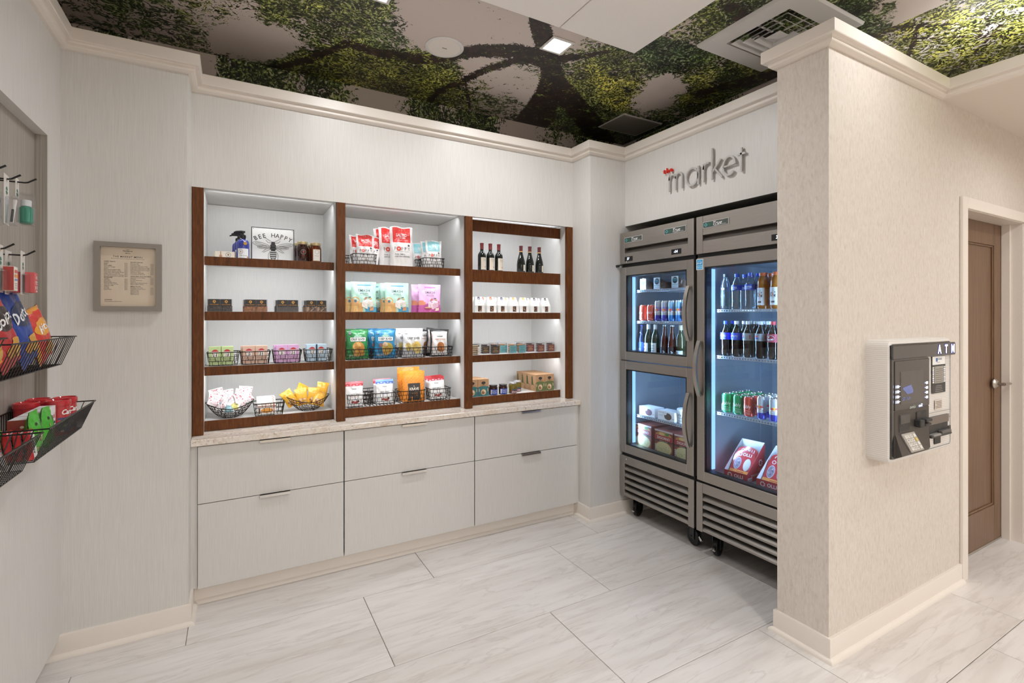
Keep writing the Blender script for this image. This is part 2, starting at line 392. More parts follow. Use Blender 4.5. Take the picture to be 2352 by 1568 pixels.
struct(MB().box(XN1, XN1 + .02, YM + .004, 3.8, 0, 2.8).box(XN1 + .003, 3.6, YM, 3.8, 0, 2.80), 'wall_back_right', 'lam', 'pale laminate return column between shelves and coolers')
struct(MB().box(XS, XS + .02, YPB, YM, 2.229, CZ + .05).box(XS + .02, 3.6, YPB, YM, 2.25, 2.80), 'wall_right', 'lam', 'white laminate bulkhead carrying the market sign')
struct(MB().box(3.45, 3.6, YPB, YM, 0, 2.3), 'wall_alcove', 'white_paint', 'plain back wall of the cooler alcove')
DX0, DX1, DZ = 3.729, 4.64, 2.16
struct(MB().box(XP, DX0, YPW, YPB, 0, 2.80).box(DX1, 6.6, YPW, YPB, 0, 2.80).box(DX0, DX1, YPW, YPB, DZ, 2.80), 'wall_front', 'wallpaper', 'beige crinkle-textured wallpaper on the partition wall')
struct(MB().box(6.5, 6.6, -3.1, YPW, 0, 2.8), 'wall_lobby_right', 'white_paint'); struct(MB().box(-1.1, 6.6, -3.1, -3.0, 0, 2.8), 'wall_lobby_rear', 'white_paint')
# crown moulding, one piece per wall run
CR = [(0, 2.735), (.013, 2.737), (.026, 2.745), (.029, 2.749), (.029, 2.7615), (.034, 2.768), (.050, 2.768), (.052, 2.771), (.052, 2.823), (.050, 2.825), (0, 2.825)]
cp = [(XL, -.9), (XL, YM), (XN0, YM), (XN0, YP), (XN1, YP), (XN1, YM), (XS, YM), (XS, YPB), (XP, YPB), (XP, YPW), (3.44, YPW), (3.44, -.9)]
n = len(cp)
for i in range(n):
    a, c = cp[i], cp[(i + 1) % n]
    pts = [cp[i - 1], a, c, cp[(i + 2) % n]]
    mb = MB(); mb.sweep(pts, CR); k = len(CR)      # keep the middle run with its mitred ends
    m2 = MB(); m2.add(mb.v[k:3 * k], [(q, k + q, k + (q + 1) % k, (q + 1) % k) for q in range(k)] + [tuple(range(k))[::-1], tuple(k + q for q in range(k))])
    struct(m2, 'trim_%d' % (i + 1), 'trim', smooth=None)
# baseboards with quarter-round shoe
BB = [(0, 0), (.031, 0), (.0295, .0075), (.0255, .0135), (.0195, .0172), (.013, .0185), (.013, .098), (.0115, .1015), (0, .1015)]
bp = [(XL - .07, YM), (XN0, YM), (XN0, 3.14), (XN1, 3.14), (XN1, YM), (3.45, YM)]
names = ['baseboard_left', 'baseboard_return_left', 'baseboard_back', 'baseboard_return_right', 'baseboard_alcove']
def runs(path, names):
    k = len(BB); mb = MB(); mb.sweep(path, BB)
    for i, nm in enumerate(names):
        m2 = MB(); m2.add(mb.v[i * k:(i + 2) * k], [(q, k + q, k + (q + 1) % k, (q + 1) % k) for q in range(k)] + [tuple(range(k))[::-1], tuple(k + q for q in range(k))])
        struct(m2, nm, 'trim', smooth=30)
runs(bp, names); runs([(3.40, YPB), (XP, YPB), (XP, YPW), (3.662, YPW)], ['baseboard_partition_rear', 'baseboard_partition_end', 'baseboard_partition_front'])
# lower lobby ceiling beyond the tray
struct(MB().box(3.44, 6.6, -3.1, YPW, CZ + .0, 2.80).box(-1.1, 3.44, -3.1, -.9, CZ, 2.80), 'ceiling_lobby', 'soffit', 'plain cream lower ceiling beyond the tray')

# ---------------------------------------------------------------- printed forest mural on the tray ceiling
# control points of the print: photo pixel, radius, foliage density, yellowness
CP = [(200, 40, 90, .62, .15), (330, 60, 90, .66, .2), (430, 100, 60, .72, .35), (300, 10, 80, .75, .3), (560, 95, 70, .03, .2), (640, 100, 40, .02, .2), (490, 20, 70, .62, .75), (560, 30, 40, .5, .6),
      (640, 30, 55, .9, .5), (720, 20, 60, .92, .6), (820, 40, 70, .88, .5), (900, 80, 50, .74, .25), (690, 70, 55, .66, .3), (760, 85, 50, .78, .5), (960, 75, 30, .35, .2), (1030, 60, 70, .0, .2), (1000, 10, 60, .3, .3), (1150, 40, 55, .42, .3),
      (520, 170, 80, .93, .05), (640, 190, 60, .93, .15), (480, 150, 30, .9, .1), (700, 150, 60, .90, .7), (800, 165, 70, .92, .75), (900, 190, 70, .92, .72), (980, 170, 60, .9, .7), (870, 230, 60, .9, .6), (1030, 230, 45, .84, .65), (1120, 145, 40, .10, .4),
      (1090, 195, 35, .62, .8), (1160, 190, 40, .42, .5), (1220, 215, 30, .35, .5), (1150, 250, 45, .66, .45), (1060, 262, 40, .72, .6), (1330, 210, 50, .9, .6), (1390, 180, 45, .92, .95), (1430, 220, 45, .92, 1.0), (1340, 270, 50, .95, .3), (1420, 150, 40, .85, .5), (1400, 290, 40, .93, .5),
      (1490, 230, 40, .18, .5), (1545, 195, 35, .32, .3), (1510, 270, 45, .72, .3), (1460, 310, 60, .93, .1), (1600, 180, 40, .75, .7), (1620, 220, 50, .9, .85), (1560, 140, 50, .93, .12), (1500, 110, 40, .93, .12), (1700, 200, 50, .97, .25), (1750, 160, 50, .95, .8), (1720, 240, 60, 1.0, .0),
      (1560, 60, 40, .62, .6), (1640, 40, 50, .85, .5), (1720, 60, 45, .9, .2), (1800, 10, 60, .9, .3), (1960, 30, 40, .9, .15), (2030, 30, 30, .66, .35), (2110, 40, 45, .06, .2), (2000, 90, 50, .86, .2), (1250, 20, 80, .0, .3), (1350, 330, 40, .9, .5), (1230, 310, 50, .7, .4), (1100, 300, 60, .6, .3)]
TR = [([(455, 140), (560, 165), (660, 150), (735, 128), (800, 98), (870, 122), (980, 136), (1100, 116), (1190, 118), (1262, 138)], [4, 6, 8, 9, 8, 9, 11, 14, 17, 20]),
      ([(1238, 48), (1250, 95), (1262, 140), (1270, 180), (1255, 225), (1238, 262), (1205, 292)], [24, 24, 25, 26, 30, 36, 30]), ([(1270, 180), (1310, 230), (1360, 290), (1400, 340)], [22, 26, 26, 20]),
      ([(1252, 132), (1180, 140), (1120, 158), (1060, 188), (1005, 212), (986, 236)], [14, 9, 8, 8, 8, 6]), ([(1068, 190), (1076, 225), (1080, 250)], [4, 4, 3]), ([(865, 203), (880, 192), (900, 205), (915, 222)], [2, 2, 2, 2]),
      ([(1262, 140), (1330, 130), (1400, 118)], [12, 7, 3]), ([(470, 175), (560, 195), (660, 205)], [9, 8, 5]), ([(1680, 20), (1730, 60), (1770, 90)], [16, 20, 14]), ([(1600, 215), (1680, 195), (1790, 170)], [6, 9, 12]), ([(360, 60), (400, 80), (420, 70)], [2, 2, 1])]
TR2 = [([(1985, 92), (2040, 70), (2090, 58), (2125, 56)], [6, 6, 5, 3]), ([(2108, 58), (2100, 95), (2085, 130)], [6, 6, 6]), ([(2075, 60), (2075, 90), (2120, 88), (2300, 82)], [2, 2, 2, 2]), ([(2250, 0), (2270, 60), (2262, 110)], [2, 2, 2]), ([(2170, 180), (2230, 130), (2300, 60)], [2, 2, 2]), ([(2110, 60), (2200, 55), (2320, 90)], [3, 2, 2])]
def seg_d(px, py, pts, wd):
    d = np.full(px.shape, 1e3)
    for (a, c, w0, w1) in zip(pts[:-1], pts[1:], wd[:-1], wd[1:]):
        vx, vy = c[0] - a[0], c[1] - a[1]; t = np.clip(((px - a[0]) * vx + (py - a[1]) * vy) / (vx * vx + vy * vy), 0, 1)
        d = np.minimum(d, np.hypot(px - a[0] - t * vx, py - a[1] - t * vy) - (w0 + (w1 - w0) * t))
    return d
def mural(name, mat, P, nu, nv, second=False, wallwise=False):
    """P(u, v) -> point; the printed masks (foliage, trunk, hue) are stored as a colour attribute of the printed surface"""
    u, v = np.meshgrid(np.linspace(0, 1, nu + 1), np.linspace(0, 1, nv + 1)); pts = P(u, v)
    x, y, z = [np.broadcast_to(q, u.shape).ravel() for q in pts]
    d = x * sin(YAW) + y * cos(YAW); ok = d > .25; dd = np.where(ok, d, .25)
    px = 1176 + FPX * (x * cos(YAW) - y * sin(YAW)) / dd; py = HORIZ - FPX * (z - EYE) / dd
    W = np.full(x.shape, .02); D = np.full(x.shape, .02 * .65); Hh = np.full(x.shape, .02 * .45); T_ = np.zeros(x.shape)
    if second: D[:] = .02 * .74; Hh[:] = .02 * .9
    elif not wallwise:
        for (a, c, r, de, hu) in CP:
            g = np.exp(-(((px - a) / r) ** 2 + ((py - c) / (r * .62)) ** 2) * 1.5); W += g; D += g * de; Hh += g * hu
    else:
        nz = .5 + .35 * np.sin(x * 5.1 + y * 3.7) + .25 * np.sin(x * 11.3 + y * 9.1 + 1); D = W * np.clip(nz * .8 + .25, 0, 1); Hh = W * .35
    for (pl, wd) in (TR2 if second else [] if wallwise else TR): T_ = np.maximum(T_, np.clip(.5 - seg_d(px, py, pl, wd) / 10, 0, 1))
    me = bpy.data.meshes.new(name); n = nu + 1
    idx = np.arange((nu + 1) * (nv + 1)).reshape(nv + 1, nu + 1)
    q = np.stack([idx[:-1, :-1], idx[1:, :-1], idx[1:, 1:], idx[:-1, 1:]], -1).reshape(-1, 4)
    me.vertices.add(len(x)); me.vertices.foreach_set('co', np.stack([x, y, z], 1).astype(np.float32).ravel())
    me.loops.add(q.size); me.loops.foreach_set('vertex_index', q.ravel().astype(np.int32)); me.polygons.add(len(q)); me.polygons.foreach_set('loop_start', np.arange(0, q.size, 4, dtype=np.int32))
    me.update(calc_edges=True); me.materials.append(M[mat])
    at = me.color_attributes.new('Print', 'FLOAT_COLOR', 'POINT'); at.data.foreach_set('color', np.stack([D / W, T_, Hh / W, np.ones_like(T_)], 1).astype(np.float32).ravel())
    return link(name, me)
def mural_mat(name, leaf, sky, stretch=(1, 1, 1)):
    t = NT(name); a = t.new('ShaderNodeAttribute', attribute_name='Print'); s = t.new('ShaderNodeSeparateColor'); t.L(a.outputs[0], s.inputs[0]); dn, tk, hu = s.outputs[0], s.outputs[1], s.outputs[2]
    c = t.coord(stretch); wv = t.new('ShaderNodeVectorMath', operation='ADD'); wn = t.new('ShaderNodeTexNoise'); wn.inputs['Scale'].default_value = 9; t.L(c, wn.inputs[0])
    sc_ = t.new('ShaderNodeVectorMath', operation='SCALE'); sc_.inputs['Scale'].default_value = .12; t.L(wn.outputs[1], sc_.inputs[0]); t.L(c, wv.inputs[0]); t.L(sc_.outputs[0], wv.inputs[1])
    n1 = t.noise(wv.outputs[0], leaf, 5, .68); n2 = t.noise(wv.outputs[0], leaf * .28, 3, .6); n3 = t.noise(wv.outputs[0], leaf * 1.3, 3, .7); n4 = t.noise(c, leaf * .5, 4, .7, .6)
    f = t.math('ADD', t.math('MULTIPLY', n1, .62), t.math('MULTIPLY', n2, .48))       # ~.55 centred
    thr = t.math('MULTIPLY_ADD', dn, -.52, .86); fol = t.ramp(t.math('SUBTRACT', f, thr), [(.0, (0, 0, 0)), (.022, (1, 1, 1))])
    dark = t.mix(n4, '#070a07', '#1d2616'); midc = t.mix(hu, '#31502f', '#77782c'); hi = t.mix(hu, '#84a878', '#d8d458')
    leafc = t.mix(t.ramp(n3, [(.44, (0, 0, 0)), (.52, (1, 1, 1))]), dark, midc); leafc = t.mix(t.ramp(t.math('MULTIPLY_ADD', hu, .06, n3), [(.565, (0, 0, 0)), (.61, (1, 1, 1))]), leafc, hi)
    leafc = t.mix(t.ramp(n2, [(.36, (.8, .8, .8)), (.5, (0, 0, 0))]), leafc, '#1a120d')
    cl_ = t.noise(c, 5.5, 3, .6, .5); leafc = t.mix(1.0, leafc, t.ramp(cl_, [(.36, (.28, .30, .28)), (.5, (.9, .9, .9)), (.64, (1.7, 1.65, 1.5))]), 'MULTIPLY')
    bark = t.ramp(n4, [(.35, '#120d0c'), (.55, '#2e1f19'), (.72, '#4a352b')])
    tt = t.math('ADD', tk, t.math('MULTIPLY_ADD', n1, 2.4, -1.2)); bark = t.mix(t.ramp(t.math('MULTIPLY_ADD', n2, .6, t.math('MULTIPLY', n1, .5)), [(.60, (0, 0, 0)), (.66, (.85, .85, .85))]), bark, leafc)
    gaps = t.ramp(t.math('MULTIPLY_ADD', dn, -.16, n3), [(.46, (0, 0, 0)), (.50, (.75, .75, .75))]); leafc = t.mix(gaps, leafc, sky); col = t.mix(fol, sky, leafc); col = t.mix(t.ramp(tt, [(.42, (0, 0, 0)), (.52, (1, 1, 1))]), col, bark)
    t.set(Base_Color=col, Roughness=.5); return t
mural_mat('mural', 50, '#cfc2ba'); mural_mat('mural_second', 46, '#cfc6c0')
cl = mural('ceiling', 'mural', lambda u, v: (-1.0 + 4.11 * u, -.9 + 4.37 * v, ZC), 380, 400); tag(cl, 'ceiling printed with a woodland canopy mural', kind='structure')
cl2 = mural('ceiling_print_panel', 'mural_second', lambda u, v: (3.11 + 1.3 * u, -.9 + 2.4 * v, ZC), 110, 200, second=True); cl2.parent = cl; tag(cl2, 'second mural sheet with yellow-green leaves')
o = mural('wall_mural_back', 'mural', lambda u, v: (-1.0 + 4.13 * u, 3.47, 2.79 + .315 * v), 200, 12, wallwise=True); tag(o, 'upright mural strip behind the crown', kind='structure')
o = mural('wall_mural_right', 'mural', lambda u, v: (3.13, 3.47 - 1.98 * u, 2.79 + .315 * v), 100, 12, wallwise=True); tag(o, kind='structure')
struct(MB().box(-1.05, 4.5, 3.475, 3.55, 2.75, 3.2).box(-1.05, -1.0, -.95, 3.5, 2.75, 3.2).box(4.41, 4.5, -.95, 3.5, 2.75, 3.2).box(-1.05, 4.5, -1.0, -.9, 2.75, 3.2).box(3.135, 4.5, 1.49, 3.5, 2.75, 3.2).box(-1.05, 4.5, -1, 3.55, 3.115, 3.2), 'wall_tray', 'white_paint')
# white lay-in ceiling panels over part of the mural
A = on_z(1287, 64, 3.07); Bq = on_z(1457, 125, 3.07)
tx1, tx0, ty1, tz = Bq[0], A[0], Bq[1], 3.072
for i, (a, c) in enumerate(((tx0, tx1), (tx0 - .607, tx0), (tx0 - 1.214, tx0 - .607))):
    mb = MB().box(a + .003, c - .003, ty1 - 1.2, ty1 - .003, tz, ZC - .002, .003)
    o = mb.build('ceiling_panel', 'ceiling_panel', cl, smooth=None); o['label'] = 'plain white acoustic panel'
# cove light glow on top of the lower ceiling
mb = MB().box(3.50, 3.52, -.6, 1.15, 2.80, 2.812); cv = mb.build('cove_light_strip', 'led', None); tag(cv, 'slim strip light hidden behind the crown on the right', 'light')
area_light('cove_light', (3.51, .5, 2.83), (pi, 0, 0), .03, 1.4, 7, (.95, .97, 1))

# ---------------------------------------------------------------- ceiling fittings
dl = thing('recessed_downlight', 'small square lit downlight in the mural ceiling', 'light', (1.63, 2.375, ZC))
b = MB()
for (x0, x1, y0, y1) in ((-.075, .075, -.075, -.058), (-.075, .075, .058, .075), (-.075, -.058, -.058, .058), (.058, .075, -.058, .058)): b.box(x0, x1, y0, y1, -.007, 0, .002)
b.build('trim_ring', 'white_metal', dl); MB().box(-.058, .058, -.058, .058, -.004, 0).build('lens', 'lamp', dl)['label'] = 'glowing square lens'
for (x, y, z, wt) in ROOM_LIGHTS[1:]:
    if not wt or z < 3: continue
    r = dup(dl, x, y, z, label='square lit downlight in the mural ceiling, out of shot towards the lobby', group='downlights out of shot')
sp = thing('ceiling_speaker', 'round white speaker grille in the mural ceiling', 'speaker', (on_z(1021, 108, ZC)[0], on_z(1021, 108, ZC)[1], ZC))
b = MB(); b.lathe([(.112, 0), (.112, -.004), (.108, -.007), (.096, -.008), (.092, -.005), (.092, 0)], 40); b.build('rim', 'white_metal', sp)
b = MB(); b.lathe([(0, -.0075), (.05, -.007), (.092, -.005)], 36); b.build('grille', 'white_paint', sp)
b = MB().box(-.014, .014, -.002, .002, -.0095, -.007).C('#8a8a8a'); b.build('maker_badge', 'grey_frame', sp)
V1 = on_z(1597, 105, ZC); V2 = on_z(1747, 160, ZC); vx, vy = (V1[0] + V2[0]) / 2, V2[1] - .298
vt = thing('ceiling_vent', 'square white air diffuser with nested louvre rings', 'vent', (vx, vy, ZC))
b = MB()
def ring_frame(mb, ro, ri, z0, z1, th=.0015):
    for s_ in (0, 1, 2, 3):
        q = Matrix.Rotation(s_ * pi / 2, 4, 'Z'); V = [q @ Vector(p) for p in ((-ro, -ro, z0), (ro, -ro, z0), (ri, -ri, z1), (-ri, -ri, z1))]
        V += [p + Vector((0, 0, th)) for p in V]; mb.add(V, [(0, 1, 2, 3), (7, 6, 5, 4), (0, 4, 5, 1), (1, 5, 6, 2), (2, 6, 7, 3), (3, 7, 4, 0)])
b.T = None; ring_frame(b, .298, .292, -.004, -.018, .003); ring_frame(b, .292, .185, -.018, -.018, .002); ring_frame(b, .185, .178, -.018, .03, .002); b.build('face_plate', 'white_metal', vt, smooth=None)
MB().box(-.19, .19, -.19, .19, .03, .032).build('duct_opening', 'black_void', vt)
for ro, ri in ((.168, .128), (.126, .088), (.084, .048)):
    b = MB(); ring_frame(b, ro, ri, -.024, .010, .0015); b.build('louvre_ring', 'white_metal', vt, smooth=None)
b = MB(); b.add([(-.045, -.045, -.018), (.045, -.045, -.018), (.045, .045, -.018), (-.045, .045, -.018), (0, 0, -.030)], [(1, 0, 4), (2, 1, 4), (3, 2, 4), (0, 3, 4), (0, 1, 2, 3)]); b.build('centre_cone', 'white_metal', vt, smooth=None)
b = MB()
for s_ in range(4):
    b.T = Matrix.Rotation(s_ * pi / 2, 4, 'Z'); b.box(-.006, .006, .04, .17, -.004, .0); b.box(-.075, -.066, .06, .17, -.004, 0)
b.T = None; b.build('spreader_bar', 'white_metal', vt)
ap = thing('access_panel', 'grey flat access panel in the dark corner of the mural ceiling', 'panel', (2.93, 3.06, ZC))
p0 = on_z(1380, 290, ZC); p1 = on_z(1433, 262, ZC); p2 = on_z(1511, 279, ZC)
MB().box(-.29, .10, -.13, .16, -.009, 0, .003).build('hatch', 'grey_frame', ap)
b = MB(); b.box(-.30, .11, -.14, -.13, -.006, 0).box(-.30, .11, .16, .17, -.006, 0).box(-.30, -.29, -.13, .16, -.006, 0).box(.10, .11, -.13, .16, -.006, 0); b.build('hatch_frame', 'white_metal', ap)

# ---------------------------------------------------------------- door in the partition
d1 = thing('door_1', 'brown stained wooden door with one recessed panel', 'door', (DX0, 1.335, 0)); d1['kind'] = 'structure'; del d1['category']
W = DX1 - DX0
b = MB(); b.box(0, .11, 0, .04, .006, DZ - .004, .002).box(W - .13, W, 0, .04, .006, DZ - .004, .002).box(.11, W - .13, 0, .04, DZ - .15, DZ - .004, .002).box(.11, W - .13, 0, .04, .006, .25, .002); b.build('door_leaf', 'door_wood', d1, smooth=None)
b = MB().box(.11, W - .13, .014, .03, .25, DZ - .15); b.build('panel', 'door_wood', d1, smooth=None)
b = MB()
for (x0, x1, z0, z1) in ((.11, .122, .25, DZ - .15), (W - .142, W - .13, .25, DZ - .15), (.122, W - .142, .25, .262), (.122, W - .142, DZ - .162, DZ - .15)): b.box(x0, x1, .005, .016, z0, z1, .003)
b.build('panel_moulding', 'door_wood', d1, smooth=None)
hn = MB(); hx = on_y(2283, 878, 1.335)[0] - DX0; hz = on_y(2290, 879, 1.335)[2]
hn.T = Matrix.Translation((hx, 0, hz)) @ Matrix.Rotation(pi / 2, 4, 'X'); hn.lathe([(0, .020), (.018, .020), (.028, .012), (.034, .005), (.034, 0)], 28); hn.lathe([(.010, .018), (.010, .05)], 14); hn.T = None
hl = hn.build('rose', 'nickel', d1); hl['label'] = 'brushed nickel rose'
b = MB(); b.tube([(hx, -.050, hz), (hx + .03, -.054, hz + .001), (hx + .08, -.056, hz), (hx + .115, -.052, hz - .003)], [.011, .010, .009, .007], 10); b.build('lever_handle', 'nickel', d1)['label'] = 'brushed nickel lever handle'
b = MB(); b.box(-.0, W, -.004, .01, .0, .012, .002); b.build('door_sweep', 'nickel', d1)
b = MB(); CW = .066
b.box(DX0 - CW, DX0, YPW - .018, YPW, 0, DZ + CW, .003).box(DX1, DX1 + CW, YPW - .018, YPW, 0, DZ + CW, .003).box(DX0, DX1, YPW - .018, YPW, DZ, DZ + CW, .003)
b.box(DX0 - .012, DX0 + .004, YPW - .006, YPB, 0, DZ + .005).box(DX1 - .004, DX1 + .012, YPW - .006, YPB, 0, DZ + .005).box(DX0, DX1, YPW - .006, YPB, DZ - .004, DZ + .012)
b.box(DX1 - .018, DX1 - .004, 1.29, 1.333, 0, DZ - .004).box(DX0 + .004, DX0 + .018, 1.29, 1.333, 0, DZ - .004)
struct(b, 'trim_door_casing', 'trim', smooth=None)

# ================================================================ built-in shelving and counter
PX = [(-.198, -.146), (.544, .596), (1.402, 1.454), (2.265, 2.317)]
S1, S2, S3, LG, SF, CT = 1.867, 1.557, 1.247, .940, 3.255, .886
su = thing('shelving_unit', 'built-in white shelving with brown wooden posts and shelf edges', 'shelving', (0, YP, CT))
def sp_(mb, name, mat, label=None, parent=None, loc=None):
    o = mb.build(name, mat, parent or su, smooth=None)
    if parent is None: o.location = (0, -YP, -CT)
    if label: o['label'] = label
    return o
for (a, c) in PX: sp_(MB().box(a, c, YP - .002, YP + .030, CT + .001, 2.2278, .0012), 'post', 'wood_v')
for (a, c) in PX: sp_(MB().box(a + .0015, c - .0015, YP + .0301, YB, CT + .001, 2.243), 'divider_panel', 'lam_shelf')
BAY = [(PX[i][1], PX[i + 1][0]) for i in range(3)]
for (a, c) in BAY: sp_(MB().box(a - .002, c + .002, YB, YB + .015, CT + .001, 2.243), 'back_panel', 'lam_shelf')
for i, (a, c) in enumerate(BAY):
    for j, z in enumerate((S1, S2, S3, LG)):
        th = .088 if (i == 2 and j == 0) else .052 if j == 3 else .049
        o = sp_(MB().box(a, c, SF + .012, YB, z - .019, z) if j < 3 else MB().box(a, c, SF + .012, YB, CT + .001, z), 'shelf', 'lam_shelf')
        e = MB().box(a, c, SF, SF + .012, z - th, z + (.0005 if j < 3 else .004), .001).build('shelf_edging', 'wood_h', o, smooth=None)
        e['label'] = 'brown wooden edging'
        if j < 3: MB().box(a + .03, c - .03, SF + .016, SF + .026, z - .026, z - .019).build('light_strip', 'led', o, smooth=None)
a, c = BAY[2]; o = sp_(MB().box(a, c, SF, SF + .014, 2.146, 2.2275, .001), 'header_board', 'wood_h'); MB().box(a + .03, c - .03, SF + .02, SF + .03, 2.215, 2.222).build('light_strip', 'led', o, smooth=None)
LEDW = .8
for i, (a, c) in enumerate(BAY):
    for z in (S1 - .03, S2 - .03, S3 - .03) + ((2.205,) if i == 2 else (2.238,)):
        area_light('shelf_light', ((a + c) / 2, SF + .024, z), (radians(42), 0, 0), c - a - .05, .012, LEDW, (.93, .97, 1), 160)
# drawer cabinets
DC = [(-.169, .570), (.574, 1.428), (1.432, 2.296)]; DF = 3.072
pull_px = [(597, 666.6), (923, 979), (1197, 1240)]
nm = ['left', 'middle', 'right']
for i, (a, c) in enumerate(DC):
    dc = thing('drawer_cabinet', '%s white wood-grain base cabinet with two drawers under the stone counter' % nm[i], 'cabinet', ((a + c) / 2, DF, 0)); ox = (a + c) / 2
    MB().box(a - ox, c - ox, .022, .55, .102, .849).build('carcass', 'black_plastic' if 0 else 'lam', dc, smooth=None)
    MB().box(a - ox + .001, c - ox - .001, .019, .0222, .11, .848).build('reveal_backing', 'gasket', dc, smooth=None)  # black sheet behind the drawer fronts, visible through the gaps
    xa, xb = X(pull_px[i][0], DF), X(pull_px[i][1], DF)
    for (z0, z1) in ((.1, .541), (.545, .845)):
        d = MB().box(a - ox + .0015, c - ox - .0015, 0, .019, z0, z1, .0008).build('drawer_front', 'lam', dc, smooth=None)
        MB().box(xa - ox, xb - ox, -.014, .014, z1 - .0005, z1 + .0016).box(xa - ox, xb - ox, -.0155, -.0135, z1 - .012, z1 + .0016).build('drawer_pull', 'chrome', d, smooth=None)['label'] = 'polished metal tab pull'
struct(MB().box(XN0, -.17, 3.085, 3.2, .1, .849).box(2.2965, XN1, 3.085, 3.2, .1, .849).box(XN0, XN1, 3.142, 3.7, 0, .101), 'trim_filler', 'lam', smooth=None)
ct = MB().box(XN0 + .001, XN1 - .001, 3.052, YB, .852, CT, .003).build('countertop', 'granite'); tag(ct, 'speckled cream and brown granite countertop over the drawers', 'countertop')
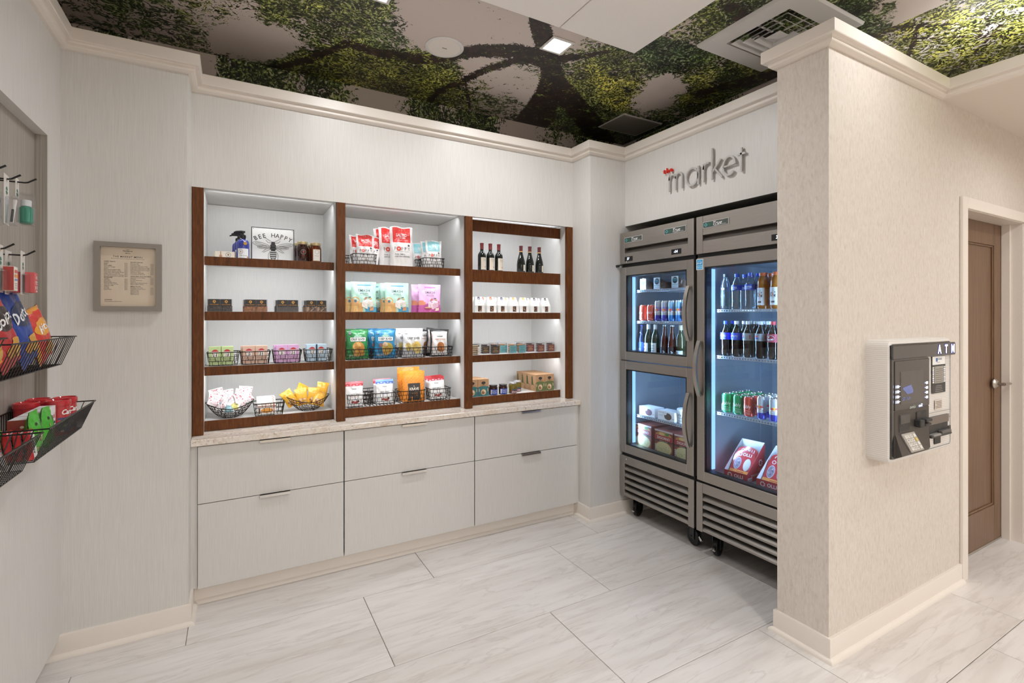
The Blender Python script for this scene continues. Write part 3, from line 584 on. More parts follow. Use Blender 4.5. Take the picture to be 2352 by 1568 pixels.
# ================================================================ reach-in coolers (fronts in the plane x = 2.60)
XC = 2.60
def cooler(y0, y1, label, doors, shelves, floors, disp, badges, hinge_left):
    yc = (y0 + y1) / 2; hw = (y1 - y0) / 2
    c = thing('reach_in_cooler', label, 'cooler', (XC, yc, 0))
    S = lambda u, v, l=1: (-l * .0005 - .0002, -u, v)          # front print: u to the right
    T0, T1, T2 = .155, 1.93, 2.168
    b = MB(); b.box(.045, .78, -hw, -hw + .03, T0, T2, .002).box(.045, .78, hw - .03, hw, T0, T2, .002).box(.045, .78, -hw + .03, hw - .03, 1.905, T2, .002).box(.045, .78, -hw + .03, hw - .03, T0, .475, .002).box(.75, .78, -hw + .03, hw - .03, .475, 1.905)
    b.build('cabinet_shell', 'steel', c, smooth=None)
    b = MB(); b.box(.74, .75, -hw + .03, hw - .03, .475, 1.905).box(.06, .74, -hw + .03, -hw + .036, .475, 1.905).box(.06, .74, hw - .036, hw - .03, .475, 1.905)
    for z in floors: b.box(.06, .74, -hw + .036, hw - .036, z - .025, z)
    b.box(.06, .74, -hw + .036, hw - .036, 1.87, 1.905)
    for yy in (-.20, .0, .22):
        b.box(.732, .741, yy - .006, yy + .006, .55, 1.85)
    for s_ in (-1, 1): b.box(.12, .14, min(s_ * (hw - .044), s_ * (hw - .036)), max(s_ * (hw - .044), s_ * (hw - .036)), .55, 1.85).box(.60, .62, min(s_ * (hw - .044), s_ * (hw - .036)), max(s_ * (hw - .044), s_ * (hw - .036)), .55, 1.85)
    b.build('interior_liner', 'interior', c, smooth=None)
    b = MB(); b.box(0, .045, -hw + .05, hw - .05, 2.047, T2, .0015).box(0, .045, -hw + .05, hw - .05, T1, 2.010, .0015); b.add([(.002, -hw + .05, 2.010), (.002, hw - .05, 2.010), (.04, hw - .05, 2.047), (.04, -hw + .05, 2.047)], [(0, 1, 2, 3)])
    b.build('header_panel', 'steel', c, smooth=None)
    MB().box(-.001, .045, -hw, -hw + .049, T1, T2, .0015).build('header_side_strip', 'steel_vertical', c, smooth=None); MB().box(-.001, .045, hw - .049, hw, T1, T2, .0015).build('header_side_strip', 'steel_vertical', c, smooth=None)
    MB().box(.02, .05, -hw + .004, hw - .004, 1.905, T1).build('door_gasket', 'gasket', c, smooth=None); MB().box(.02, .05, -hw + .004, hw - .004, .465, .495).build('door_gasket', 'gasket', c, smooth=None)
    for (u, v) in badges:                                     # maker's badge: dark plate, teal square with ring, script word
        w_ = .19; b = MB(); b.box(-.0035, 0, -u - w_, -u, v - .02, v + .02, .001, '#c9c6c2'); S2 = lambda a, q, l: (-.0036 - l * .0004, -u - a, v + q)
        b.rect(S2, .004, -.017, w_ - .004, .017, '#3d4540', 1); b.rect(S2, .008, -.014, .070, .014, '#1b4a4a', 2); b.ringp(S2, .024, 0, .0095, .0065, '#6fd3d8', 3); b.rect(S2, .040, -.008, .064, .008, '#24553a', 3)
        b.text(S2, 'True', .078, -.008, .021, '#f4f4f4', 3, 'L', 1.15, 0, .35, .01); b.rect(S2, .078, -.0115, .17, -.010, '#e8e8e8', 3); b.text(S2, 'REFRIGERATION', .088, -.0165, .0035, '#d8d8d8', 3, 'L'); b.build('maker_badge', 'print', c, smooth=None)
    for (u, v, st) in disp:
        b = MB(); b.box(-.003, 0, -u - .083, -u, v - .0175, v + .0175, .001); dsp = b.build('temperature_display', 'black_plastic', c, smooth=None)
        S3 = lambda a, q, l: (-.0031 - l * .0004, -u - a, v + q); b = MB(); b.text(S3, st, .040, -.0085, .018, '#ffffff', 2, 'C', 1, 0, .1, .012); b.build('digits', 'digits', dsp, smooth=None)
    b = MB()
    for (yy, zz) in ((-hw + .085 if hinge_left else hw - .07, 1.942), (-hw + .085 if hinge_left else hw - .07, .445)):
        b.T = Matrix.Translation((0, yy, zz)) @ Matrix.Rotation(-pi / 2, 4, 'Y'); b.lathe([(.0075, -.001), (.0075, .003), (.005, .004), (.0045, .003), (0, .003)], 14)
    b.T = None; b.build('panel_screw', 'chrome', c)
    for (z0, z1, zh0, zh1) in doors:
        d = bpy.data.objects.new('door', None); COL.objects.link(d); d.parent = c
        b = MB(); f = .058; zt = .063; zb = .064
        ya, yb = -hw + .003, hw - .003
        b.box(0, .045, ya, ya + f, z0, z1, .002).box(0, .045, yb - f, yb, z0, z1, .002).box(0, .045, ya + f, yb - f, z0, z0 + zb, .002).box(0, .045, ya + f, yb - f, z1 - zt, z1, .002)
        b.build('door_frame', 'steel', d, smooth=None)
        g = .007; b = MB(); A0, A1, B0, B1 = ya + f, yb - f, z0 + zb, z1 - zt
        b.box(.002, .060, A0, A0 + g, B0, B1).box(.002, .060, A1 - g, A1, B0, B1).box(.002, .060, A0 + g, A1 - g, B0, B0 + g).box(.002, .060, A0 + g, A1 - g, B1 - g, B1); b.build('window_gasket', 'gasket', d, smooth=None)
        MB().box(.008, .012, A0 + g, A1 - g, B0 + g, B1 - g).build('glass_pane', 'pane', d, smooth=None)
        for s_, yy in ((1, A1 - .004), (-1, A0 + .004)):
            MB().box(.062, .086, min(yy, yy - s_ * .010), max(yy, yy - s_ * .010), B0 + .01, B1 - .01).build('light_strip', 'led_cool', d, smooth=None)
            area_light('cooler_light', (.090, yy - s_ * .016, (B0 + B1) / 2), (pi / 2, 0, radians(217 if s_ > 0 else -37)), .012, B1 - B0 - .03, 3.0 * (B1 - B0), (.40, .66, 1), 130, d)
        hy = (yb - .030) if not hinge_left else None
        hy = yb - .030 if hinge_left else ya + .030
        zc = (zh0 + zh1) / 2; hl_ = (zh1 - zh0) / 2; n_ = 14; out = []; inn = []
        for k in range(n_ + 1):
            q = -1 + 2 * k / n_; out.append((-.020 - .040 * (1 - q * q), zc + hl_ * q)); inn.append((-.010 - .034 * (1 - (q * .96) ** 2) if abs(q) < .86 else .0005, zc + hl_ * q * .985))
        b = MB()
        V = []
        for (o_, i_) in zip(out, inn): V += [(o_[0], hy - .013, o_[1]), (o_[0], hy + .013, o_[1]), (i_[0], hy + .013, i_[1]), (i_[0], hy - .013, i_[1])]
        Fc = [(0, 1, 2, 3)] + [(4 * n_ + 3, 4 * n_ + 2, 4 * n_ + 1, 4 * n_)]
        for k in range(n_):
            for a in range(4): e = (a + 1) % 4; Fc.append((4 * k + a, 4 * k + e, 4 * k + 4 + e, 4 * k + 4 + a))
        b.add(V, Fc); b.build('handle', 'nickel', d, smooth=30)['label'] = 'bowed brushed metal pull handle'
    for z in shelves:
        b = MB(); ya, yb = -hw + .05, hw - .05
        b.box(.100, .103, ya, yb, z - .016, z - .012).box(.100, .103, ya, yb, z - .003, z + .001)
        k = int((yb - ya) / .018)
        for i in range(k + 1): yy = ya + (yb - ya) * i / k; b.box(.100, .103, yy - .0035, yy + .0035, z - .012, z - .003)
        for i in range(26): yy = ya + (yb - ya) * i / 25; b.box(.103, .66, yy - .0015, yy + .0015, z - .003, z)
        for xx in (.25, .45, .65): b.box(xx, xx + .005, ya, yb, z - .008, z - .003)
        b.build('wire_shelf', 'rack', c, smooth=None)
    g = MB(); g.box(-.001, .045, -hw, -hw + .047, .155, .467, .0015).box(-.001, .045, hw - .047, hw, .155, .467, .0015).box(0, .045, -hw + .048, hw - .048, .405, .467, .0015); g.build('grille_frame', 'steel', c, smooth=None)
    MB().box(.04, .05, -hw + .048, hw - .048, .16, .405).build('grille_backing', 'black_void', c, smooth=None)
    for i in range(5):
        zt = .392 - i * .049; b = MB(); b.prism([(.034, zt), (.008, zt - .016), (.001, zt - .024), (.001, zt - .034), (.006, zt - .036), (.012, zt - .026), (.036, zt - .004)], -hw + .048, hw - .048, 1)
        b.v = [(p[0], p[1], p[2]) for p in b.v]; b.build('louver', 'steel', c, smooth=30)
    for (xx, yy, an) in ((.085, hw - .09, radians(20)), (.085, -hw + .055, radians(75)), (.69, hw - .09, 0), (.69, -hw + .055, .4)):
        cs = bpy.data.objects.new('caster', None); COL.objects.link(cs); cs.parent = c; cs.location = (xx, yy, 0); cs.rotation_euler = (0, 0, an)
        b = MB(); b.T = Matrix.Translation((.02, 0, .0625)) @ Matrix.Rotation(pi / 2, 4, 'X'); b.lathe([(.02, -.017), (.052, -.017), (.0615, -.012), (.0625, 0), (.0615, .012), (.052, .017), (.02, .017)], 24); b.build('wheel', 'rubber', cs)
        b = MB(); b.box(-.035, .035, -.030, .030, .148, .1545).box(-.012, .034, -.025, -.021, .05, .148).box(-.012, .034, .021, .025, .05, .148).box(-.012, .034, -.025, .025, .132, .140); b.tube([(.02, -.029, .0625), (.02, .029, .0625)], .006, 8); b.build('caster_fork', 'black_plastic', cs, smooth=None)
        b = MB(); b.tube([(-.012, 0, .085), (-.045, 0, .070), (-.062, 0, .058)], [.012, .009, .010], 8); b.build('brake_lever', 'chrome', cs)
    return c, S
L_Y0, L_Y1, R_Y0, R_Y1 = 2.226, 2.928, 1.500, 2.206
lc, LS = cooler(L_Y0, L_Y1, 'narrow steel cooler on casters with two half-height glass doors', [(1.198, 1.903, 1.370, 1.730), (.490, 1.190, .675, 1.030)], [1.728, 1.492, .775], [1.232, .522],
    [(-.300, 1.964, '37'), (.163, 1.967, '-04')], [(-.302, 2.106), (.100, 2.112)], False)
rc, RS = cooler(R_Y0, R_Y1, 'steel cooler on casters with one tall glass door, half hidden by the partition', [(.480, 1.905, 1.020, 1.375)], [1.573, 1.278, .918], [.522],
    [(.160, 1.966, '38')], [(-.300, 2.107)], True)
st = MB(); Sx = lambda u, v, l: (-.0012 - l * .0004, -u, v); uc, vc = -.326, 1.862
st.box(-.0012, 0, -uc - .026, -uc + .026, vc - .034, vc + .034, 0, '#ffffff'); st.rect(Sx, uc - .023, vc - .008, uc + .023, vc + .031, '#1d9ed8', 1); st.rect(Sx, uc - .023, vc - .031, uc + .023, vc - .010, '#38b0e4', 1)
st.ringp(Sx, uc, vc + .006, .018, .0165, '#ffffff', 2, 20, .9, .3, 2.9); st.text(Sx, 'energy', uc - .002, vc + .004, .011, '#ffffff', 2, 'C', .9, .1, .3); st.text(Sx, 'ENERGY STAR', uc, vc - .023, .006, '#ffffff', 2, 'C', .95, wmax=.042); st.build('blue_efficiency_sticker', 'print', rc, smooth=None)
b = MB(); b.tube([(-.004, .356, 1.914), (-.03, .366, 1.908), (-.036, .358, 1.918), (-.006, .31, 1.922)], .005, 6); b.build('hinge_bracket', 'black_plastic', lc)

emit('sign_white', '#f4f4ff', 5); emit('sign_blue', '#3038c8', 1.1)
# ================================================================ wall-mounted cash machine
AY, AB = 1.139, YPW
at = thing('cash_machine', 'white wall-mounted ATM with dark screen panel and lit sign', 'cash machine', (2.955, AB - .001, .85))
OX, OY, OZ = 2.955, AB - .001, .85
def AS(y): return lambda u, v, l=1: (u - OX, y - l * .0005 - OY, v - OZ)
def abox(mb, x0, x1, y0, y1, z0, z1, ch=0, col=None): return mb.box(x0 - OX, x1 - OX, y0 - OY, y1 - OY, z0 - OZ, z1 - OZ, ch, col)
x0, x1, z0, z1, rr = 2.622, 3.287, .849, 1.420, .035
def rr_out(ins, k=6):
    P = []
    for (cx_, cz_, a) in ((x1 - rr, z1 - rr, 0), (x0 + rr, z1 - rr, pi / 2), (x0 + rr, z0 + rr, pi), (x1 - rr, z0 + rr, 1.5 * pi)):
        for i in range(k + 1): q = a + pi / 2 * i / k; r_ = max(rr - ins, .004); P.append((cx_ + r_ * cos(q) - OX, cz_ + r_ * sin(q) - OZ))
    return P
b = MB(); rings = [(AB, 0), (AY + .018, 0), (AY + .006, .004), (AY, .013), (AY, .018), (AY + .004, .020)]; V = []; N = 28
for (y, ins) in rings: V += [(p[0], y - OY, p[1]) for p in rr_out(ins)]
Fc = [(i * N + k, i * N + (k + 1) % N, (i + 1) * N + (k + 1) % N, (i + 1) * N + k) for i in range(len(rings) - 1) for k in range(N)] + [tuple((len(rings) - 1) * N + k for k in range(N))]
b.add(V, Fc); t = NT('ribbed_white'); wv = t.new('ShaderNodeTexWave', wave_type='BANDS', bands_direction='Z'); wv.inputs['Scale'].default_value = 34; wv.inputs['Distortion'].default_value = 2.2; wv.inputs['Detail'].default_value = 3; wv.inputs['Detail Scale'].default_value = 2; t.L(t.coord((.25, .25, 1)), wv.inputs[0])
t.set(Base_Color=t.mix(wv.outputs[1], '#d3cfca', '#e2dfdb'), Roughness=.4); t.bump(wv.outputs[1], .12, .0015)
b.build('housing', 'ribbed_white', at, smooth=35)
b = MB(); V = []
for ins in (.0195, .0215): V += [(p[0], AY - .0008 - OY, p[1]) for p in rr_out(ins)]
b.add(V, [(k, (k + 1) % N, N + (k + 1) % N, N + k) for k in range(N)]); b.build('face_seam', 'black_plastic', at, smooth=None)
b = MB(); abox(b, 2.634, 3.006, AY - .006, AY + .004, .872, 1.398, .003, '#131315'); abox(b, 2.634, 3.296, AY - .012, AY + .004, 1.331, 1.397, .004, '#1b1a1c'); b.build('black_fascia', 'gloss', at, smooth=None)
b = MB(); abox(b, 2.660, 3.005, AY - .009, AY - .005, 1.093, 1.324, .002); bz = b.build('screen_bezel', 'screen_glass', at, smooth=None)
b = MB(); S_ = AS(AY - .0092); b.rect(S_, 2.708, 1.118, 2.940, 1.272, '#39302d', 1); b.rect(S_, 2.714, 1.123, 2.934, 1.267, '#2b2624', 2); b.build('screen', 'gloss', at, smooth=None)
b = MB(); S_ = AS(AY - .0092)
for (u, v) in [(2.684, 1.205 - .0235 * i) for i in range(4)] + [(2.976, 1.205 - .0235 * i) for i in range(4)]:
    b.ringp(S_, u, v, .0135, .0085, '#ffffff', 3, 4, .62, pi / 4, 2.25 * pi); b.rect(S_, u - .003, v - .002, u + .003, v + .0015, '#ffffff', 3); sd = 1 if u < 2.8 else -1; b.rect(S_, u + sd * .009, v - .001, u + sd * .022, v + .001, '#ffffff', 3)
    if sd > 0: b.rect(S_, u - .022, v - .006, u - .018, v + .006, '#ffffff', 3)
b.build('lit_key_symbol', 'glow_blue', at, smooth=None)
b = MB()
for k in range(7): q = k * .012; b.poly(S_, [(2.728 + q, 1.192 + k * .002), (2.737 + q, 1.200 + k * .0015), (2.782 + q * .7, 1.172 + k * .001), (2.778 + q * .7, 1.162)], '#ffffff', 4)
b.text(S_, 'GET CASH', 2.722, 1.137, .014, '#ffffff', 4, 'L', .85, 0, 0, .012, wmax=.10); b.build('screen_message', 'glow_dim', at, smooth=None)
b = MB(); b.text(S_, 'GENMEGA', 2.828, 1.092, .011, '#d9e6dd', 2, 'C', .8, wmax=.062); b.ringp(S_, 2.835, 1.098, .016, .0145, '#63b38a', 2, 12, .7, .5, 1.8); b.build('maker_lettering', 'print', at, smooth=None)
b = MB(); b.text(S_, 'ONYX', 2.910, 1.0925, .010, '#ffffff', 2, 'C', .9, 0, .2, .01); b.ringp(S_, 2.918, 1.100, .015, .013, '#ffffff', 2, 10, .5, .6, 2.0); b.build('lit_model_lettering', 'glow_blue', at, smooth=None)
S_ = AS(AY - .0125)
for ch, u in (('A', 3.106), ('T', 3.182), ('M', 3.258)):
    lg = MB().text(S_, ch, u, 1.345, .041, '#ffffff', 2, 'C', .86, 0, 0, .022).build('lit_letter', 'sign_white', at, smooth=None); lg['label'] = 'glowing white sign letter'
    MB().text(S_, ch, u, 1.344, .043, '#ffffff', 1, 'C', .86, 0, 0, .055).build('letter_halo', 'sign_blue', lg, smooth=None)
b = MB(); abox(b, 2.660, 3.004, AY - .008, AY - .004, .872, 1.090, .002); b.build('lower_panel', 'dark_plastic', at, smooth=None)
b = MB(); abox(b, 2.700, 2.800, AY - .0105, AY - .007, .990, 1.072, .001, '#3a3634'); abox(b, 2.704, 2.797, AY - .0135, AY - .010, 1.028, 1.069, .001, '#45413e'); abox(b, 2.706, 2.794, AY - .0112, AY - .010, .995, 1.026, 0, '#050505'); b.build('receipt_slot', 'print', at, smooth=None)
b = MB(); abox(b, 2.868, 2.968, AY - .012, AY - .006, 1.028, 1.070, .002, '#060606'); abox(b, 2.852, 2.895, AY - .034, AY - .006, 1.000, 1.036, .004, '#0b0b0c'); abox(b, 2.915, 2.975, AY - .034, AY - .006, 1.020, 1.034, .003, '#1a1a1b'); abox(b, 2.915, 2.975, AY - .030, AY - .006, 1.000, 1.012, .003, '#0d0d0e'); b.build('card_reader', 'print', at, smooth=None)
# sloping keypad wedge
b = MB(); V = [(2.664, AY - .008, .985), (3.000, AY - .008, .985), (3.000, AY - .008, .876), (2.664, AY - .008, .876), (2.668, AY - .034, .888), (2.985, AY - .020, .888)]
b.add([(p[0] - OX, p[1] - OY, p[2] - OZ) for p in V], [(0, 4, 5, 1), (0, 3, 4), (3, 2, 5, 4), (1, 5, 2)]); b.build('keypad_wedge', 'dark_plastic', at, smooth=None)
o0 = Vector((2.712, AY - .0105, .981)); ux = Vector((.124, -.0005, -.0005)); vx_ = Vector((.052, -.0205, -.0875)); nn = ux.cross(vx_).normalized(); nn = -nn if nn.y > 0 else nn
def KS(u, v, l=1): p = o0 + ux * u + vx_ * v + nn * (.002 + l * .0006); return (p.x - OX, p.y - OY, p.z - OZ)
kp = MB(); c8 = [KS(0, 0, 0), KS(1, 0, 0), KS(1, 1, 0), KS(0, 1, 0)]; c9 = [tuple(Vector(p) - nn * .006) for p in c8]; kp.add(c8 + c9, [(0, 1, 2, 3), (0, 4, 5, 1), (1, 5, 6, 2), (2, 6, 7, 3), (3, 7, 4, 0)], '#a8a29a'); kpo = kp.build('keypad', 'print', at, smooth=None)
for r_ in range(4):
    for q in range(4):
        u0 = .10 + q * .20 + (.06 if q == 3 else 0); v0 = .09 + r_ * .215; k_ = MB(); c8 = [KS(u0, v0, 5), KS(u0 + .155, v0, 5), KS(u0 + .155, v0 + .17, 5), KS(u0, v0 + .17, 5)]; c9 = [tuple(Vector(p) - nn * .003) for p in c8]
        k_.add(c8 + c9, [(0, 1, 2, 3), (0, 4, 5, 1), (1, 5, 6, 2), (2, 6, 7, 3), (3, 7, 4, 0)], '#d9c06a' if (q == 3 and r_ == 1) else '#e2dfd9')
        if q < 3: st_ = ['123', '456', '789', '*0#'][r_][q]; k_.text(lambda u, v, l: KS(u, v0 + .14 - (v - v0), 6), st_, u0 + .075, v0 + .02, .10, '#2a2a2a', 6)
        k_.build('key', 'print', kpo, smooth=None)
b = MB(); S_ = AS(AY); b.rect(S_, 3.056, 1.142, 3.207, 1.330, '#2b2a2b', 1); b.rect(S_, 3.059, 1.286, 3.204, 1.328, '#f2f2f2', 2); b.rect(S_, 3.098, 1.302, 3.116, 1.320, '#2273b8', 3); b.text(S_, 'eGlobal', 3.120, 1.310, .011, '#2d5d8a', 3, 'L', .9); b.text(S_, 'ATM SERVICES', 3.105, 1.296, .004, '#6a6a6a', 3, 'L')
b.rect(S_, 3.084, 1.192, 3.182, 1.278, '#9b978d', 2)
for i in range(7): b.rect(S_, 3.094, 1.199 + i * .0105, 3.172, 1.2005 + i * .0105, '#3a3936', 3)
for i in range(8):
    for u in (3.060, 3.186): b.rect(S_, u, 1.194 + i * .0105, u + .018, 1.2025 + i * .0105, ['#e8e8ea', '#d8dbe6', '#f4f4f4', '#cfd6cf'][i % 4], 2)
for i in range(4): b.rect(S_, 3.09 + i * .002, 1.150 + i * .009, 3.175 - i * .004, 1.1515 + i * .009, '#b9b6b0', 2)
b.build('card_network_sticker', 'print', at, smooth=None)
b = MB(); b.rect(S_, 3.088, 1.059, 3.170, 1.107, '#d6c9bd', 1)
for i in range(5): b.rect(S_, 3.096 + (.01 if i == 2 else 0), 1.066 + i * .0078, 3.162, 1.069 + i * .0078, '#6b6059', 2)
b.build('notice_sticker', 'print', at, smooth=None)
b = MB(); abox(b, 3.006, 3.232, AY - .0012, AY + .002, .926, 1.026, 0, '#0a0a0a'); abox(b, 3.006, 3.232, AY - .006, AY + .002, .988, 1.026, .001, '#6d6259'); abox(b, 3.008, 3.230, AY - .020, AY, .926, .938, .003, '#2c2a29'); abox(b, 3.02, 3.10, AY - .024, AY, .934, .944, .003, '#8d8a86'); abox(b, 3.12, 3.225, AY - .020, AY, .936, .952, .003, '#55514e'); abox(b, 3.082, 3.152, AY - .0016, AY + .002, .884, .938, .004, '#060606'); b.build('cash_dispenser', 'print', at, smooth=None)
b = MB(); b.T = Matrix.Translation((3.250 - OX, AY - OY, 1.016 - OZ)) @ Matrix.Rotation(pi / 2, 4, 'X'); b.lathe([(.010, 0), (.010, .003), (.006, .004), (.005, .001), (0, .001)], 16); b.T = None; b.build('lock', 'chrome', at)
b = MB(); abox(b, 3.240, 3.268, AY - .0015, AY + .001, .925, .962, 0, '#2a2523'); abox(b, 3.006, 3.266, AY - .0006, AY + .001, 1.0455, 1.0475, 0, '#8f8a84'); b.build('side_slot', 'print', at, smooth=None)

# ================================================================ market sign, raised letters on the bulkhead
sg = thing('market_sign', 'raised grey metal letters reading market with a small red the', 'sign', (XS, 2.20, 2.397))
def stroke(mb, pts, wd, closed=False, x0=-.022, x1=-.008):
    """flat bar of width wd following a path in the wall plane (u to the right, v up)"""
    n = len(pts); V = []
    for i, p in enumerate(pts):
        a = pts[i - 1] if (closed or i > 0) else p; c = pts[(i + 1) % n] if (closed or i < n - 1) else p
        d0 = Vector((p[0] - a[0], p[1] - a[1])); d1 = Vector((c[0] - p[0], c[1] - p[1]))
        if d0.length < 1e-9: d0 = d1
        if d1.length < 1e-9: d1 = d0
        t_ = (d0.normalized() + d1.normalized()).normalized(); nx, ny = -t_.y * wd / 2, t_.x * wd / 2
        V += [(x0, -(p[0] + nx), p[1] + ny), (x0, -(p[0] - nx), p[1] - ny), (x1, -(p[0] - nx), p[1] - ny), (x1, -(p[0] + nx), p[1] + ny)]
    Fc = []
    for i in range(n if closed else n - 1):
        j = (i + 1) % n
        for a in range(4): e = (a + 1) % 4; Fc.append((4 * i + a, 4 * i + e, 4 * j + e, 4 * j + a))
    if not closed: Fc += [(3, 2, 1, 0), (4 * n - 4, 4 * n - 3, 4 * n - 2, 4 * n - 1)]
    mb.add(V, Fc)
def arc(cu, cv, ru, rv, a0, a1, n=14): return [(cu + ru * cos(a0 + (a1 - a0) * i / n), cv + rv * sin(a0 + (a1 - a0) * i / n)) for i in range(n + 1)]
def U(y): return 2.20 - y
XH, WD = .112, .0115
plain('sign_metal', '#bdbab6', .35, .15, .03); plain('sign_red', '#e0301e', .35, 0, .02)
def letter(fn):
    mb = MB(); fn(mb); mb.build('letter', 'sign_metal', sg, smooth=30)
def L_m(b):
    a, c = U(2.472), U(2.361); m = (a + c) / 2; r = (m - a) / 2; vv = XH - r * 1.25
    stroke(b, [(a, 0), (a, XH + .003)], WD); stroke(b, arc(a + r, vv, r, r * 1.25, pi, 0) + [(m, 0)], WD); stroke(b, arc(m + r, vv, r, r * 1.25, pi, 0) + [(c, 0)], WD)
def L_a(b):
    a, c = U(2.329), U(2.226); r = (c - a) / 2; stroke(b, arc(a + r, XH / 2, r - .004, XH / 2, 0, 2 * pi, 32)[:-1], WD, True); stroke(b, [(c, -.004), (c, XH + .003)], WD)
def L_r(b): a = U(2.184); stroke(b, [(a, 0), (a, XH + .003)], WD); stroke(b, arc(a + .030, XH - .033, .030, .036, pi, pi * .36, 10), WD)
def L_k(b):
    a = U(2.119); stroke(b, [(a, 0), (a, .198)], WD); stroke(b, [(a + .004, .048), (a + .064, XH + .002)], WD); stroke(b, [(a + .022, .062), (a + .072, .0)], WD)
def L_e(b):
    a, c = U(2.041), U(1.949); r = (c - a) / 2 - .004; stroke(b, [(a + .006, XH / 2), (c - .002, XH / 2 + .0)] + arc(a + r + .004, XH / 2, r, XH / 2, .02, 1.76 * pi, 30), WD)
def L_t(b): a = U(1.912); stroke(b, [(a, 0), (a, .142)], WD); stroke(b, [(a - .024, .104), (a + .026, .104)], WD)
for f_ in (L_m, L_a, L_r, L_k, L_e, L_t): letter(f_)
def RS_(u, v, l): return (-.022, -u, v)
for ch, yy in (('t', 2.519), ('h', 2.488), ('e', 2.455)):
    vs, fs, wd_ = glyphs(ch, 0, .010, 1); k = .024 / .5; me = MB(); n_ = len(vs)
    P = [((x - wd_ / 2) * k * 1.05 + U(yy), y * k + .136) for x, y in vs]
    me.add([(-.022, -p[0], p[1]) for p in P] + [(-.008, -p[0], p[1]) for p in P], fs + [tuple(i + n_ for i in reversed(f)) for f in fs])
    from collections import Counter
    ed = Counter(tuple(sorted(e)) for f in fs for e in zip(f, f[1:] + f[:1]))
    me.add([(-.022, -p[0], p[1]) for p in P] + [(-.008, -p[0], p[1]) for p in P], [(e[0], e[1], e[1] + n_, e[0] + n_) for e, q in ed.items() if q == 1]); me.build('letter', 'sign_red', sg, smooth=None)['label'] = 'red letter'
b = MB()
for (y, z) in ((2.472, .03), (2.361, .03), (2.226, .05), (2.329, .05), (2.184, .05), (2.119, .09), (2.06, .02), (2.03, .05), (1.96, .05), (1.912, .05), (2.488, .146), (2.519, .146), (2.455, .143)): b.box(-.0085, 0, y - .003, y + .003, z - .003, z + .003)
b.build('standoff_pin', 'chrome', sg, smooth=None)

# ================================================================ framed price list
mf = thing('menu_frame', 'square grey frame holding the printed market menu on the left wall', 'picture frame', (-.4345, YM, 1.7175))
fw, fh, fb = .1275, .1605, .0222
b = MB(); yf = -.026
for pts in ([(-fw, -fh), (fw, -fh), (fw - fb, -fh + fb), (-fw + fb, -fh + fb)], [(fw, -fh), (fw, fh), (fw - fb, fh - fb), (fw - fb, -fh + fb)], [(fw, fh), (-fw, fh), (-fw + fb, fh - fb), (fw - fb, fh - fb)], [(-fw, fh), (-fw, -fh), (-fw + fb, -fh + fb), (-fw + fb, fh - fb)]): b.prism(pts, yf, -.0005, 1)
b.build('frame', 'grey_frame', mf, smooth=None)
b = MB(); PS = lambda u, v, l=1: (u, -.008 - l * .0003, v); aw, ah = fw - fb, fh - fb
b.rect(PS, -aw, -ah, aw, ah, '#e6d6c0', 0); k_ = '#2a211b'
b.rect(PS, -.012, ah - .0105, .001, ah - .0095, k_, 1); b.text(PS, 'Residence', -.005, ah - .0185, .0055, '#1a1512', 1, 'C', 1.1, 0, 0, .015); b.text(PS, 'INN', -.005, ah - .0225, .002, k_, 1); b.text(PS, 'Marriott', -.005, ah - .0285, .0042, '#1a1512', 1, 'C', .9, 0, 0, .012)
b.text(PS, 'THE MARKET MENU', -.005, ah - .0475, .0078, k_, 1, 'C', 1, 0, 0, .002, 1.15, wmax=.112); b.text(PS, 'After you have made your choice, please pay at the Front Desk', -.005, ah - .0545, .0034, k_, 1, 'C', 1, 0, .25, wmax=.146)
left = [('SWEET TREATS', 0), ('Snickers', '$1.99'), ('M&Ms', '$1.99'), ('Peanut M&Ms', '$1.99'), ('Chocolate Oranges', '$3.99'), ('Skittles', '$1.99'), ("Maisie & Jack's English Toffee", '$4.99'), ('Deep Woods Bakery Cookies', '$3.99'), ('Smash Mallow Marshmallow Snacks', '$5.99'), ('Haagen Dazs Ice Cream Bar', '$4.99'), ("Erin's Refreshing Raspberry Gummies", '$5.99'), ("Erin's Refreshing Lemon Layers Bar", '$5.99'),
        ('BEVERAGES', 0), ('Aquafina', '$2.99'), ('Life Water', '$3.99'), ('Bottled Soda', '$2.99'), ('Bubly Sparkling Water', '$2.99'), ('Gatorade, Pure Leaf Tea', '$3.49'), ('Apple Juice, Milk', '$2.99'), ('Red Bull', '$4.99'), ('Bud Light', '$5.99'), ('Bottle Wines', '$9.99')]
right = [('SAVORY SNACKS', 0), ('Frito-Lay Chips', '$1.99'), ('Deep River Chips', '$2.99'), ('Food Should Taste Good Chips', '$2.99'), ('Poppy Hand Crafted Popcorn Large', '$6.99'), ('Poppy Hand Crafted Popcorn Small', '$4.99'), ('Roots & Branches Artisan Crackers', '$6.99'), ('Cheez-It Crackers', '$1.99'), ('Think Jerky - Beef Jerky', '$6.99'), ('Krave Gourmet Beef Cuts', '$6.99'), ('', 0), ('SNACK BARS, NUTS AND MIXES', 0), ('Oak & Honey Snack Mixes', '$7.99'), ('KIND Bar', '$2.99'), ('Pure Bar Snack Lines', '$3.49'), ('Pistachios', '$5.99'), ('Sahale Honey Glazed Almonds', '$5.99'), ('Made in Nature Fusions', '$7.99'), ('', 0), ('MEALS TO GO', 0), ('Bumblebee Tuna Salad', '$4.99'), ("Campbell's Chunky Tomato", '$4.99'), ('DiGiorno Pizza', '$7.99'), ('Olli Snack Pack', '$6.99'), ('Babybel Cheese', '$2.99'), ('Sabra Hummus', '$3.99')]
